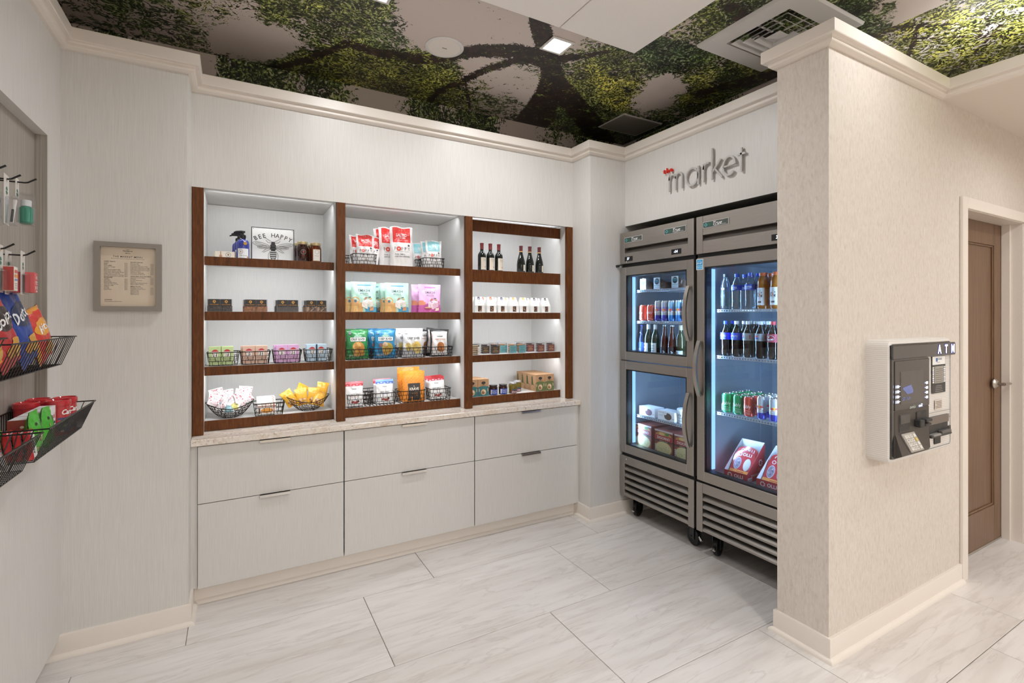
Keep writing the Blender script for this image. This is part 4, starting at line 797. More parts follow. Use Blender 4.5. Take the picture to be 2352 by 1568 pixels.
for lst, ul, ur in ((left, -aw + .012, -.0065), (right, .005, aw - .012)):
    v = ah - .070
    for (tx, prc) in lst:
        if tx: b.text(PS, tx, ul, v, .0036 if prc else .0042, k_, 1, 'L', 1, 0, 0, .012 if prc else .02, wmax=.073 if prc else .08)
        if prc: b.text(PS, prc, ur, v, .0034, k_, 1, 'R', 1, 0, 0, .012)
        v -= .0062 if tx else .0045
b.text(PS, 'SUNDRIES', -aw + .014, -ah + .028, .0042, k_, 1, 'L', 1, 0, 0, .02); b.text(PS, 'Prices marked on back of card', -aw + .014, -ah + .0205, .0036, k_, 1, 'L', 1, 0, 0, .01, wmax=.062)
b.build('menu_sheet', 'matte', mf, smooth=None)['label'] = 'cream printed menu sheet'
MB().box(-aw, aw, -.0125, -.011, -ah, ah).build('glass', 'picture_glass', mf, smooth=None)
# ================================================================ merchandise: builders (front faces -y, base at z = 0)
def flat(d): return lambda u, v, l=1: (u, -d / 2 - l * .0004, v)
def cyl(r, a0=0): return lambda u, v, l=1: ((r + l * .0004) * sin(u / r + a0), -(r + l * .0004) * cos(u / r + a0), v)
def carton(name, label, cat, w_, h_, d_, col, art=None, mat='print', side=None, group=None):
    o = thing(name, label, cat, group=group)
    b = MB(); b.box(-w_ / 2, w_ / 2, -d_ / 2, d_ / 2, 0, h_, .0008, col); b.build('carton', mat, o, smooth=None)
    if art: b = MB(); art(b, flat(d_), w_, h_); b.build('printed_front', mat, o, smooth=None)
    if side:
        b = MB(); side(b, lambda u, v, l=1: (-w_ / 2 - l * .0004, -u, v), d_, h_); b.build('printed_side', mat, o, smooth=None)
    return o
def pouch(name, label, cat, w_, h_, d_, paint, art=None, style='stand', mat='foil', nu=26, nv=32, seed=0, flop=0, tear=0):
    """filled film bag: style stand (gusset base) or pillow (crimped both ends); flop bends the top seal"""
    rr = random.Random(seed); ph = [rr.uniform(0, 6.3) for _ in range(6)]; o = thing(name, label, cat)
    def half(q):       # half-width at height q
        if style == 'pillow': return w_ / 2 * (1 - .10 * sin(pi * min(1, max(0, q))) + .012 * sin(9 * q + ph[0]))
        return w_ / 2 * (1 - .04 * sin(pi * q) + .008 * sin(7 * q + ph[0]))
    def thick(p, q):
        g = max(0, 1 - abs(p) ** 2.6) ** .55
        if style == 'pillow': f = max(0, sin(pi * min(1, max(0, (q - .05) / .88)))) ** .55 if .05 < q < .93 else 0
        else: f = (1 - max(0, (q - .25) / .63) ** 1.5) if q < .88 else 0
        if style != 'pillow' and q < .25: f = .82 + .18 * sin(pi / 2 * q / .25)
        return d_ / 2 * g * max(f, 0) + .0012
    def P(p, q, side, l=0):
        x = half(q) * p; z = h_ * q; t = thick(p, q)
        wr = .0022 * (sin(p * 9 + q * 7 + ph[1]) * sin(q * 11 + ph[2]) + .6 * sin(p * 17 + ph[3]) * (1 if q > .8 or q < .15 else .4))
        wr += .0030 * (abs(sin(p * 4.3 + q * 6.1 + ph[4])) - .6) * (1 if style == 'pillow' else .5) + .0016 * sin(p * 31 + q * 5 + ph[5]) * max(0, abs(q - .5) * 2.6 - .5)
        wr *= min(1, t / .006) * (d_ / .05)
        y = side * (t + wr + l * .0004)
        if q > .8: y += .006 * sin(p * 3.2 + ph[4]) * (q - .8) / .2 * (d_ / .05); z += tear * sin(p * 5 + ph[5]) * (q - .8) / .2
        if flop and q > .62: k = (q - .62) / .38; a = flop * k; y += -sin(a) * h_ * (q - .62) * .8; z -= (1 - cos(a)) * h_ * (q - .62) * .8
        return (x, y, z)
    S = lambda u, v, l=1: P(u / (w_ / 2), v / h_, -1, l)
    b = MB(); b.grid(lambda a, c: P(-1 + 2 * a, c, -1), nu, nv, (lambda a, c: paint(-1 + 2 * a, c)))
    b.grid(lambda a, c: P(-1 + 2 * a, c, 1), 8, 12, (lambda a, c: paint(.98, c)), flip=True)
    if style != 'pillow': b.grid(lambda a, c: tuple(x + (y - x) * c for x, y in zip(P(-1 + 2 * a, 0, -1), P(-1 + 2 * a, 0, 1))), 8, 2, paint(0, .01))
    b.build('bag', mat, o, smooth=60)
    if art: b = MB(); art(b, S, w_, h_); b.build('printed_front', mat, o, smooth=60)
    return o
def rest_z(o): return 0
def wire_basket(name, label, w_, d_, h_, flare=.87, rows=3, mat='bronze_wire', r=.0019, group=None):
    """flared basket woven of staggered wire squares"""
    o = thing(name, label, 'basket', group=group)
    def rim(k):   # k 0 bottom .. 1 top
        s_ = flare + (1 - flare) * k; return w_ / 2 * s_, d_ / 2 * s_, h_ * k + r
    def ringpts(k, n=7):
        a, c, z = rim(k); q = min(a, c) * .28; P = []
        for (cx, cy, t0) in ((a - q, c - q, 0), (-a + q, c - q, pi / 2), (-a + q, -c + q, pi), (a - q, -c + q, 1.5 * pi)):
            for i in range(4): t = t0 + pi / 2 * i / 3; P.append((cx + q * cos(t), cy + q * sin(t), z))
        return P
    def at(k, f):
        P = ringpts(k); n = len(P); L = [0]
        for i in range(n): L.append(L[-1] + (Vector(P[(i + 1) % n]) - Vector(P[i])).length)
        t = (f % 1) * L[-1]
        for i in range(n):
            if t <= L[i + 1]: a = Vector(P[i]); c = Vector(P[(i + 1) % n]); return a + (c - a) * ((t - L[i]) / max(1e-9, L[i + 1] - L[i]))
        return Vector(P[0])
    b = MB()
    for i in range(rows): b.tube([p for p in ringpts(i / rows)], r, 4, True)
    cells = int(2 * (w_ + d_) / .026)
    for i in range(rows):
        for k in range(cells): f = (k + (.5 if i % 2 else 0) + .22 * sin(k * 2.3 + i * 1.7)) / cells; b.tube([at(i / rows, f), at((i + 1) / rows, f + .12 * sin(k * 3.1 + i) / cells)], r * .9, 4, False, cap=False)
    a, c, z = rim(0)
    for k in range(1, 6): xx = -a + 2 * a * k / 6; b.tube([(xx, -c, z), (xx, c, z)], r, 4)
    b.build('wire_mesh', mat, o, smooth=60); b = MB(); b.tube(ringpts(1), r * 1.5, 6, True); b.build('rim', mat, o, smooth=60)
    return o
def bowl_basket(name, label, w_, d_, h_, mat='bronze_wire', r=.0014):
    """boat shaped wire bowl whose ends sweep up"""
    o = thing(name, label, 'basket'); b = MB(); n = 36; rows = 5
    def P(k, t):
        s_ = .30 + .70 * k ** .75; x = w_ / 2 * s_ * cos(t); y = d_ / 2 * (.42 + .58 * k ** .7) * sin(t); return (x, y, r + h_ * (k ** 1.25) * (.62 + .38 * abs(cos(t)) ** 1.5))
    for i in range(rows): b.tube([P(i / rows, 2 * pi * j / n) for j in range(n)], r, 4, True)
    for i in range(rows):
        for j in range(n // (2 if i < 2 else 1)):
            m = n // (2 if i < 2 else 1); t = 2 * pi * (j + (.5 if i % 2 else 0)) / m; b.tube([P(i / rows, t), P((i + 1) / rows, t)], r * .9, 4, cap=False)
    for k in range(-2, 3): b.tube([(w_ * .045 * k, -d_ * .2, r), (w_ * .045 * k, d_ * .2, r)], r, 4)
    b.build('wire_mesh', mat, o, smooth=60); b = MB(); b.tube([P(1, 2 * pi * j / n) for j in range(n)], r * 1.6, 6, True); b.build('rim', mat, o, smooth=60)
    return o
def bottle(name, label, prof, glass, capz, capcol, lab=None, cap_r=.0, cat='bottle', n=24, labmat='print', capmat='gloss', fill=None):
    """prof (r, z) list; everything above capz is the cap/capsule part; lab = (z0, z1, r, angle span, colour, art)"""
    o = thing(name, label, cat); b = MB(); b.lathe([p for p in prof if p[1] <= capz + 1e-6], n); b.build('bottle_body', glass, o, smooth=50)
    if fill: b = MB(); b.lathe(fill[0], n, col=fill[1]); b.build('drink', fill[2], o, smooth=50)
    top = [p for p in prof if p[1] >= capz - 1e-6]; b = MB(); b.lathe([(0, top[0][1])] + [(p[0] + cap_r, p[1]) for p in top], n, col=capcol); b.build('cap', capmat, o, smooth=40)
    if lab:
        z0, z1, r, sp, col, art = lab; b = MB(); S = cyl(r); b.grid(lambda a, c: S((a - .5) * sp * r, z0 + (z1 - z0) * c, 1), 18, 1, col)
        if art: art(b, S, z0, z1, r)
        b.build('paper_label', labmat, o, smooth=50)
    return o
def can(label, h_, r, col, art, cat='drink can', cols=None):
    o = thing('drink_can', label, cat); b = MB()
    prof = [(r * .78, 0), (r * .86, .003), (r, .010), (r, h_ * .30), (r, h_ * .5), (r, h_ * .7), (r, h_ - .012), (r * .84, h_ - .002)]
    cc = cols or [col] * 7; b.lathe(prof, 24, cols=['#c9c9cc', col if not cols else cc[0]] + list(cc[1:6]) + ['#c9c9cc']); b.build('can_body', 'can_metal', o, smooth=40)
    b = MB(); b.lathe([(r * .84, h_ - .002), (r * .84, h_), (r * .76, h_), (r * .74, h_ - .004), (0, h_ - .004)], 20, col='#c4c4c8'); b.tube([(-.004, 0, h_ - .003), (.006, 0, h_ - .0015)], .004, 6, col='#b4b4b8'); b.build('lid', 'chrome', o, smooth=40)
    b = MB(); art(b, cyl(r), h_, r); b.build('printed_side', 'print', o, smooth=40)
    return o
def nuts(mb, w_, h_, d_, cols, n, sz, rnd, el=1.5):
    for i in range(n):
        x = rnd.uniform(-w_ / 2 + sz * 1.3, w_ / 2 - sz * 1.3); z = rnd.uniform(sz * 1.6, h_); y = -d_ / 2 + sz * .62 if i % 3 else rnd.uniform(-d_ / 2 + sz, d_ / 2 - sz)
        if i % 3 == 0: z = h_ - rnd.uniform(0, sz)
        q = Matrix.Translation((x, y, z)) @ Matrix.Rotation(rnd.uniform(0, 3), 4, 'Y') @ Matrix.Rotation(rnd.uniform(-.5, .5), 4, 'X') @ Matrix.Diagonal((sz * el, sz * .62, sz * .8, 1))
        mb.T = q; c = rnd.choice(cols); mb.lathe([(0, -1), (.6, -.75), (1, -.1), (.75, .6), (0, 1)], 7, col=c); mb.T = None
    mb.box(-w_ / 2, w_ / 2, -d_ / 2 + sz * .7, d_ / 2, .001, h_ * .86, 0, cols[0])
def clear_box(name, label, cat, w_, h_, d_, fillf, cardf, group=None, fillname='nuts'):
    o = thing(name, label, cat, group=group); th = .0008
    b = MB(); b.box(-w_ / 2, w_ / 2, -d_ / 2, d_ / 2, 0, h_, .002); b.build('clear_case', 'clear_plastic', o, smooth=None)
    b = MB(); fillf(b); c = b.build(fillname, 'foil', o, smooth=60); c['kind'] = 'stuff'
    b = MB(); cardf(b, flat(d_)); b.build('printed_label', 'print', o, smooth=None)
    return o
def dots(b, S, w_, h_, v0, v1, n, rad, col, rnd, l=2):
    for i in range(n): b.ell(S, rnd.uniform(-w_ * .40, w_ * .40), rnd.uniform(v0, v1) * h_, rad, rad, col, l, 6)
AT = ['far left', 'left', 'centre', 'right', 'far right']

# ================================================================ left bay
ZS = dict(s1=S1 + .0006, s2=S2 + .0006, s3=S3 + .0006, lg=LG + .0006)
y1 = 3.33
# -- top shelf: soaps, lotion, sign, jars
def soap_art(b, S, w_, h_):
    b.ringp(S, .016, h_ * .5, .0135, .0120, '#40506a', 1, 22); b.ell(S, .016, h_ * .5, .004, .006, '#8a6a4a', 2, 10); b.text(S, 'HANDMADE HONEY', .016, h_ * .5 - .0175, .003, '#40506a', 2, wmax=.03)
    b.rect(S, -w_ * .24, 0, -w_ * .20, h_, '#c0845a', 1); b.ringp(S, -w_ * .22, h_ * .32, .008, .005, '#c0845a', 2, 10, .7); b.line(S, [(-w_ * .22, h_ * .3), (-w_ * .30, .003)], .003, '#c0845a', 2); b.line(S, [(-w_ * .22, h_ * .3), (-w_ * .14, .003)], .003, '#c0845a', 2)
    b.rect(S, w_ * .46, 0, w_ * .5, h_, '#e9c9c0', 1)
o = carton('soap_box', 'cream gift box of soap tied with tan string, left end of top shelf', 'soap', .099, .037, .06, '#efe7da', soap_art); put(o, X(517, y1 - .03), y1, ZS['s1'])
o = carton('soap_box', 'pale yellow soap box just behind the string-tied cream one', 'soap', .095, .037, .06, '#e6dbb8'); put(o, X(513, y1 + .05), y1 + .075, ZS['s1'])
def lotion(label):
    o = thing('lotion_bottle', label, 'bottle'); b = MB(); b.lathe([(.031, 0), (.0335, .003), (.0335, .090), (.031, .103), (.022, .113), (.013, .117), (.013, .121)], 28, col='#1a2f9a'); b.build('bottle_body', 'gloss', o)
    b = MB(); b.lathe([(.016, .119), (.0165, .121), (.0165, .139), (.012, .143), (.006, .145), (.006, .158)], 20); b.tube([(.012, 0, .160), (-.01, 0, .161), (-.034, 0, .159), (-.047, 0, .153)], [.006, .0065, .005, .0035], 8); b.build('pump', 'black_plastic', o)
    b = MB(); S = cyl(.0335); b.grid(lambda a, c: S(-.030 + .062 * a, .004 + .055 * c, 1), 16, 1, '#eef0f4'); b.ringp(S, -.012, .040, .0125, .0112, '#4a5a8a', 2, 20); b.ell(S, -.012, .040, .003, .005, '#b58a4a', 2, 8); b.text(S, 'Milk & Honey', .006, .015, .0055, '#3a3f55', 2, wmax=.042)
    for i in range(4): b.rect(S, .006, .030 + i * .006, .027, .0315 + i * .006, '#b8bccb', 2)
    b.ell(S, .026, .009, .005, .005, '#c2703a', 2, 8); b.build('paper_label', 'print', o)
    b = MB(); S2 = lambda u, v, l=1: (.012 + u, -.036 - l * .0004, .100 + v); b.ell(S2, 0, -.012, .0095, .0095, '#d6a02c', 1, 14); b.ringp(S2, 0, -.012, .007, .006, '#9a6a12', 2, 14); b.tube([(-.014, -.012, .121), (0, -.034, .108), (.012, -.0365, .098)], .0012, 5, col='#f2f2f2'); b.tube([(.016, -.010, .121), (.016, -.034, .108), (.012, -.0365, .098)], .0012, 5, col='#f2f2f2'); b.build('gold_seal', 'print', o)
    return o
xl = X(558, y1 - .03)
o = lotion('foremost blue pump bottle of lotion with gold seal, beside the bee sign'); put(o, xl, y1 - .01, ZS['s1'])
dup(o, xl - .012, y1 + .07, ZS['s1'], label='middle one of three blue lotion bottles standing in line, next to the bee sign'); dup(o, xl - .022, y1 + .15, ZS['s1'], label='hindmost of three blue lotion bottles in line, by the back panel')
# bee sign
bs = thing('bee_sign', 'square white tin sign saying bee happy with a drawn bee', 'sign', (X(628, 3.40), 3.42, ZS['s1']), tilt=-.05)
sw, sh = .122, .215
b = MB(); b.box(-sw, sw, 0, .0025, 0, sh, .001, '#d8d8d6'); b.build('tin_plate', 'print', bs, smooth=None)
b = MB(); S = lambda u, v, l=1: (u, -l * .0004, v); K = '#16161a'
for (u0, v0, u1, v1) in ((-sw + .001, 0, -sw + .006, sh - .001), (sw - .006, 0, sw - .001, sh - .001), (-sw + .001, sh - .006, sw - .001, sh - .001), (-sw + .001, 0, sw - .001, .004)): b.rect(S, u0, v0, u1, v1, K, 1)
for i, ch in enumerate('BEE HAPPY'):
    if ch != ' ': a = (i - 4) * .115; b.text(S, ch, .205 * sin(a) * 1.0, .155 - .205 * (1 - cos(a)) + .0, .026, K, 2, 'C', .92, -a, 0, .008)
b.ell(S, 0, .119, .012, .009, K, 2); b.ell(S, 0, .102, .017, .014, K, 2); b.ell(S, 0, .086, .019, .013, K, 2); b.ell(S, 0, .046, .0185, .036, K, 2, 20)
for i, (v, hw_) in enumerate(((.066, .014), (.054, .016), (.042, .016), (.030, .013), (.020, .008))): b.rect(S, -hw_, v - .0022, hw_, v + .0022, '#d8d8d6', 3)
for s_ in (-1, 1):
    b.line(S, [(s_ * .006, .126), (s_ * .022, .136), (s_ * .045, .150)], .002, K, 2); b.line(S, [(s_ * .009, .120), (s_ * .030, .122), (s_ * .040, .135)], .002, K, 2)
    for (cx, cy, L, wd, an) in ((.066, .106, .048, .013, .22), (.052, .091, .036, .009, .02)):
        pts = [(s_ * (cx + L * cos(t) * cos(an) - wd * sin(t) * sin(an)), cy + L * cos(t) * sin(an) + wd * sin(t) * cos(an)) for t in [2 * pi * k / 20 for k in range(21)]]; b.line(S, pts, .0017, K, 2)
        for q in (-.4, 0, .4): b.line(S, [(s_ * (cx - L * .8), cy - L * .8 * sin(an)), (s_ * (cx + L * .3), cy + q * wd + L * .3 * sin(an)), (s_ * (cx + L * .75), cy + q * wd * .6 + L * .75 * sin(an))], .0009, K, 2)
    b.line(S, [(s_ * .016, .080), (s_ * .035, .070), (s_ * .055, .058)], .0022, K, 2); b.line(S, [(s_ * .016, .088), (s_ * .038, .082), (s_ * .056, .066), (s_ * .062, .060)], .0022, K, 2); b.line(S, [(s_ * .017, .068), (s_ * .028, .045), (s_ * .026, .012)], .0022, K, 2)
    b.ell(S, s_ * (sw - .012), sh - .012, .003, .003, '#8a8a88', 3, 8)
b.build('printed_drawing', 'print', bs, smooth=None)
def jar(label, r, h_, glass, lidc, labf, cat='jar', lidm='can_metal'):
    o = thing('jar', label, cat); b = MB(); b.lathe([(r * .9, 0), (r, .004), (r, h_ * .70), (r * .93, h_ * .78), (r * .84, h_ * .83), (r * .84, h_ * .86)], 26); b.build('jar_body', glass, o)
    b = MB(); b.lathe([(r * .90, h_ * .85), (r * .93, h_ * .86), (r * .93, h_ * .985), (r * .90, h_), (0, h_)], 26, col=lidc); b.build('lid', lidm, o)
    b = MB(); labf(b, cyl(r), h_, r); b.build('paper_label', 'print', o); return o
def jam_l(b, S, h_, r):
    b.ringp(S, .002, h_ * .48, .015, .0138, '#cfc5bd', 2, 20); b.ell(S, .002, h_ * .48, .004, .007, '#b8242a', 2, 8); b.text(S, 'CHERRY', .002, h_ * .26, .0045, '#b8242a', 2, wmax=.026)
    for i in range(3): b.rect(S, -.012, h_ * (.08 + .05 * i), .016, h_ * (.095 + .05 * i), '#8a6c6a', 2)
def honey_l(b, S, h_, r):
    b.grid(lambda a, c: S(-.020 + .045 * a, h_ * (.06 + .60 * c), 1), 12, 1, '#d9b27a'); b.grid(lambda a, c: S(-.018 + .041 * a, h_ * (.08 + .56 * c), 2), 12, 1, '#f1efe9'); b.ringp(S, .003, h_ * .52, .012, .0108, '#5a5a5a', 3, 20); b.text(S, 'Honey', .003, h_ * .30, .006, '#b06a4a', 3, wmax=.03)
    for i in range(3): b.rect(S, -.012, h_ * (.12 + .05 * i), .018, h_ * (.135 + .05 * i), '#8a8aa0', 3)
xj = X(695.5, y1 - .03); o = jar('foremost dark red jam jar with gold lid, right of the bee sign', .0325, .125, 'amber_glass', '#c9b88a', jam_l); put(o, xj, y1 - .01, ZS['s1'])
for i in range(3): dup(o, xj - .010 * (i + 1), y1 + .06 + .07 * i, ZS['s1'], label='dark jam jar, %s behind the foremost in the file next to the bee sign' % ORD[i])
xj = X(726, y1 - .03); o = jar('foremost amber honey jar with cream label, far right on the top shelf', .0335, .122, 'honey', '#cbb98c', honey_l); put(o, xj, y1 - .01, ZS['s1'])
dup(o, xj - .006, y1 + .065, ZS['s1'], label='amber honey jar hidden close behind the foremost cream-labelled one')
# -- second shelf: clear cubes of nuts
def oak_card(b, S, w_=.066, h_=.072):
    b.rect(S, -.027, .032, .027, .0715, '#15120f', 1); b.ringp(S, 0, .0585, .0085, .0035, '#d29a3a', 2, 6, 1.0, pi / 6, 2 * pi + pi / 6); b.rect(S, -.0015, .047, .0015, .052, '#d29a3a', 2); b.text(S, 'OAK & HONEY', 0, .0385, .0055, '#c88a34', 2, 'C', .9, 0, 0, .01, wmax=.046)
fills = [('dark chocolate covered', ['#2a1a14', '#35221a', '#221410'], 1.2), ('golden brown almond', ['#a8662e', '#b97a3c', '#8e5222'], 1.7), ('small dark chocolate bean', ['#2c1f1d', '#382725'], 1.1), ('mixed nut and cranberry', ['#8a5a34', '#3a231b', '#c9a77c', '#5a2f20'], 1.6)]
prs = [(478, 506.5, 533), (563, 588, 613.7), (637.5, 661.5, 685.5), (703.5, 727.5, 750.4)]
for k, (fn, cs, el) in enumerate(fills):
    cube = None
    for j in range(2):
        a, c = prs[k][j], prs[k][j + 1]; x = X((a + c) / 2, y1 - .035)
        lb = '%s clear cube of the %s front pair, %s snacks' % (['left', 'right'][j], ORD[k], fn)
        if cube is None:
            rd = random.Random(k); cube = clear_box('snack_cube', lb, 'snack box', .066, .073, .066, lambda b: nuts(b, .060, .040, .060, cs, 46, .0075, rd, el), oak_card); put(cube, x, y1, ZS['s2'])
        else: dup(cube, x, y1, ZS['s2'], label=lb)
    for j in range(2): dup(cube, X(sum(prs[k][j:j + 2]) / 2, y1 - .035) - .008, y1 + .072, ZS['s2'], label='%s %s snack cube standing behind the %s front pair' % (['left', 'right'][j], fn, ORD[k]))
# -- third shelf: baskets of toffee packets
def toffee(col, dark):
    def art(b, S, w_, h_):
        b.ell(S, 0, h_ * .70, w_ * .33, h_ * .10, '#9a8a80', 1, 18, 1, 0, pi); b.ell(S, 0, h_ * .71, w_ * .24, h_ * .13, '#b8202c', 2, 18, 1, 0, pi); b.rect(S, -w_ * .30, h_ * .66, w_ * .30, h_ * .71, '#f0e6e0', 2); b.rect(S, -w_ * .22, h_ * .42, w_ * .22, h_ * .62, '#efe9e2', 1)
        b.text(S, '24', 0, h_ * .46, h_ * .13, '#3a3a3e', 2); b.text(S, 'ENGLISH', 0, h_ * .28, h_ * .085, '#3a2a26', 2, wmax=w_ * .8); b.text(S, 'TOFFEE', 0, h_ * .16, h_ * .085, '#3a2a26', 2, wmax=w_ * .8)
    return art
bk = [('green', '#b9cc8e', 478.4, 547.5, (484, 507, 539), 799.3, 809, 840), ('tan', '#cfa994', 553, 620.6, (558.6, 585, 616), 798, 808, 838.5), ('lilac pink', '#cf9fc9', 627.7, 693, (634, 657.5, 687), 795.5, 806, 836), ('sky blue', '#bfd8ea', 699, 765, (708, 728, 749), 793.4, 803.5, 832)]
bsk = None
for k, (nm_, colr, a, c, pk, pt, rt, bt) in enumerate(bk):
    yb_ = 3.345; x = X((a + c) / 2, yb_ - .05); lb = 'bronze wire basket holding %s toffee packets on the third shelf' % nm_
    if bsk is None: bsk = wire_basket('wire_basket', lb, .162, .140, .074); put(bsk, x, yb_, ZS['s3'])
    else: dup(bsk, x, yb_, ZS['s3'], label=lb)
    pkt = None
    for j in range(2):
        xx = X((pk[j] + pk[j + 1]) / 2, yb_ - .03)
        for q in range(3):
            lb = '%s toffee packet, %s in the %s stack of its basket' % (nm_, ['front one', 'middle one', 'rear one'][q], ['left', 'right'][j])
            yy = yb_ - .036 + q * .017; xo = xx - .004 * q + .003 * ((q * 7 + k) % 3 - 1)
            if pkt is None: pkt = carton('toffee_packet', lb, 'candy', .064, .104, .012, colr, toffee(colr, 0)); put(pkt, xo, yy, ZS['s3'] + .004, 0, -.10)
            else: dup(pkt, xo, yy, ZS['s3'] + .004, 0, lb, None, -.10)
# -- ledge: bowls of snack bags
def speckle(base): return lambda p, q: base
def speckle_art(spots, seed, words=True):
    def f(b, S, w_, h_):
        rd = random.Random(seed)
        for i in range(70):
            u, v = rd.uniform(-.46, .46), rd.uniform(.06, .95)
            if words and abs(u) < .32 and .30 < v < .80: continue
            a = rd.uniform(.02, .05); b.ell(S, u * w_, v * h_, w_ * a, w_ * a * rd.uniform(.5, 1.2), rd.choice(spots), 2 + .02 * i, 6)
        if words: bar_art(b, S, w_, h_)
    return f
def bar_art(b, S, w_, h_):
    for i, tx in enumerate(('FRUIT', 'AND NUT', 'BITES')): b.text(S, tx, 0, h_ * (.66 - .12 * i), h_ * .075, '#3a3a4a', 3, wmax=w_ * .55)
a_, c_ = X(470.6, 3.33), X(584.5, 3.33); xb = (a_ + c_) / 2; yb_ = 3.345
o = bowl_basket('wire_bowl', 'wide bronze wire bowl heaped with pink-speckled snack bags', c_ - a_ - .004, .19, .092); put(o, xb, yb_, ZS['lg'])
bg = None
spots = [(-.085, .0, .058, .3, -.5, .35), (-.055, .03, .066, -.2, -.6, .1), (-.01, .035, .072, .1, -.5, -.1), (.045, .03, .070, -.15, -.55, .2), (.095, .02, .066, .35, -.6, -.3), (.055, -.03, .048, .6, -.9, .5), (-.05, -.045, .040, -.6, -.9, -.4), (.0, -.035, .050, .1, -.8, .05), (.075, .06, .078, .1, -.35, .15), (-.06, .065, .074, .1, -.4, -.2)]
desc = ['at the far left rim', 'left of the middle at the back', 'in the middle at the back', 'right of the middle', 'at the far right rim', 'leaning over the right front', 'leaning over the left front', 'lying front and centre', 'highest at the right back', 'highest at the left back']
for k, (dx, dy, dz, rz_, ti, ro) in enumerate(spots):
    lb = 'pink speckled snack bag %s of the left bowl' % desc[k]
    if bg is None: bg = pouch('snack_bag', lb, 'snack bag', .075, .085, .022, speckle('#e9e1e3'), speckle_art(['#c03048', '#cf5568', '#b02a3c', '#e6a9b0'], 3), 'pillow', 'foil', 18, 18, 1); put(bg, xb + dx, yb_ + dy, ZS['lg'] + dz, rz_, ti, None, None, ro)
    else: dup(bg, xb + dx, yb_ + dy, ZS['lg'] + dz, rz_, lb, None, ti, ro)
for k, (dx, dy, dz, rz_, cc) in enumerate(((-.03, -.04, .055, .2, '#6f7a80'), (.02, -.05, .048, -.3, '#d8d27a'), (-.005, -.06, .036, .1, '#6f99a0'))):
    q = pouch('snack_bag', '%s small snack bag low at the front of the left bowl' % ['slate grey', 'pale yellow', 'teal'][k], 'snack bag', .055, .05, .016, lambda p, v, cc=cc: cc if abs(p) < .8 else '#e8e4e0', None, 'pillow', 'foil', 10, 10, k); put(q, xb + dx, yb_ + dy, ZS['lg'] + dz, rz_, -.8)
x = X(618, 3.30); o = wire_basket('wire_basket', 'small bronze wire basket holding white wafer packets on the ledge', .168, .13, .073); put(o, x, 3.328, ZS['lg'])
def wafer_art(b, S, w_, h_):
    b.rect(S, -w_ * .5, h_ * .60, w_ * .5, h_ * .68, '#8a4a2c', 1); b.ell(S, 0, h_ * .30, w_ * .34, h_ * .2, '#d8902e', 1, 14); b.text(S, 'almond bar', w_ * .05, h_ * .76, h_ * .11, '#c9703a', 2, wmax=w_ * .7)
    b.rect(S, w_ * .36, h_ * .05, w_ * .42, h_ * .95, '#b05a34', 1); b.rect(S, -w_ * .45, h_ * .06, -w_ * .36, h_ * .5, '#5a3524', 1)
wf = None
for q in range(6):
    lb = 'white wrapped wafer packet, %s from the front in the small ledge basket' % ORD[q]; yy = 3.290 + q * .013
    if wf is None: wf = carton('wafer_packet', lb, 'snack bar', .098, .072, .010, '#f0ece6', wafer_art); put(wf, x - .012, yy, ZS['lg'] + .006, 0, -.25)
    else: dup(wf, x - .012 - .004 * (q % 2), yy, ZS['lg'] + .006 + .0055 * q, .03 * (q % 3 - 1), lb, None, -.25)
def yel(p, q): return '#e2a713' if not (.04 < q < .42 and abs(p) < .75) else '#d79a12'
def nutpic(b, S, w_, h_):
    b.text(S, 'SAHALE', 0, h_ * .66, h_ * .06, '#f3e6b0', 2, wmax=w_ * .6)
    rd = random.Random(4)
    for i in range(9): b.ell(S, rd.uniform(-.32, .34) * w_, rd.uniform(.10, .36) * h_, w_ * .12, h_ * .055, rd.choice(['#b8845a', '#7a3a2a', '#d8b48a', '#8a5030']), 2, 9)
a_, c_ = X(658, 3.33), X(757.4, 3.33); xb = (a_ + c_) / 2; o = bowl_basket('wire_bowl', 'wide bronze wire bowl of yellow nut bags at the right of the ledge', c_ - a_ - .004, .18, .092); put(o, xb, yb_, ZS['lg'])
yb2 = None
for k, (dx, dy, dz, rz_, ti, ro, ds) in enumerate(((-.080, .005, .020, .25, -.35, -.50, 'slumped at the far left'), (-.062, .045, .045, .1, -.3, .55, 'at the left back'), (-.028, .0, .030, .0, -.28, -.16, 'left of centre in front'), (.030, -.005, .034, -.1, -.25, .06, 'upright in the centre front'), (.072, .02, .056, -.15, -.2, .22, 'standing highest at the right'), (.05, -.045, .02, .0, -.7, .3, 'low at the front right'))):
    lb = 'yellow nut bag %s of the right bowl' % ds
    if yb2 is None: yb2 = pouch('nut_bag', lb, 'snack bag', .074, .105, .028, yel, nutpic, 'pillow', 'foil', 16, 20, 5); put(yb2, xb + dx, yb_ + dy, ZS['lg'] + dz, rz_, ti, None, None, ro)
    else: dup(yb2, xb + dx, yb_ + dy, ZS['lg'] + dz, rz_, lb, None, ti, ro)
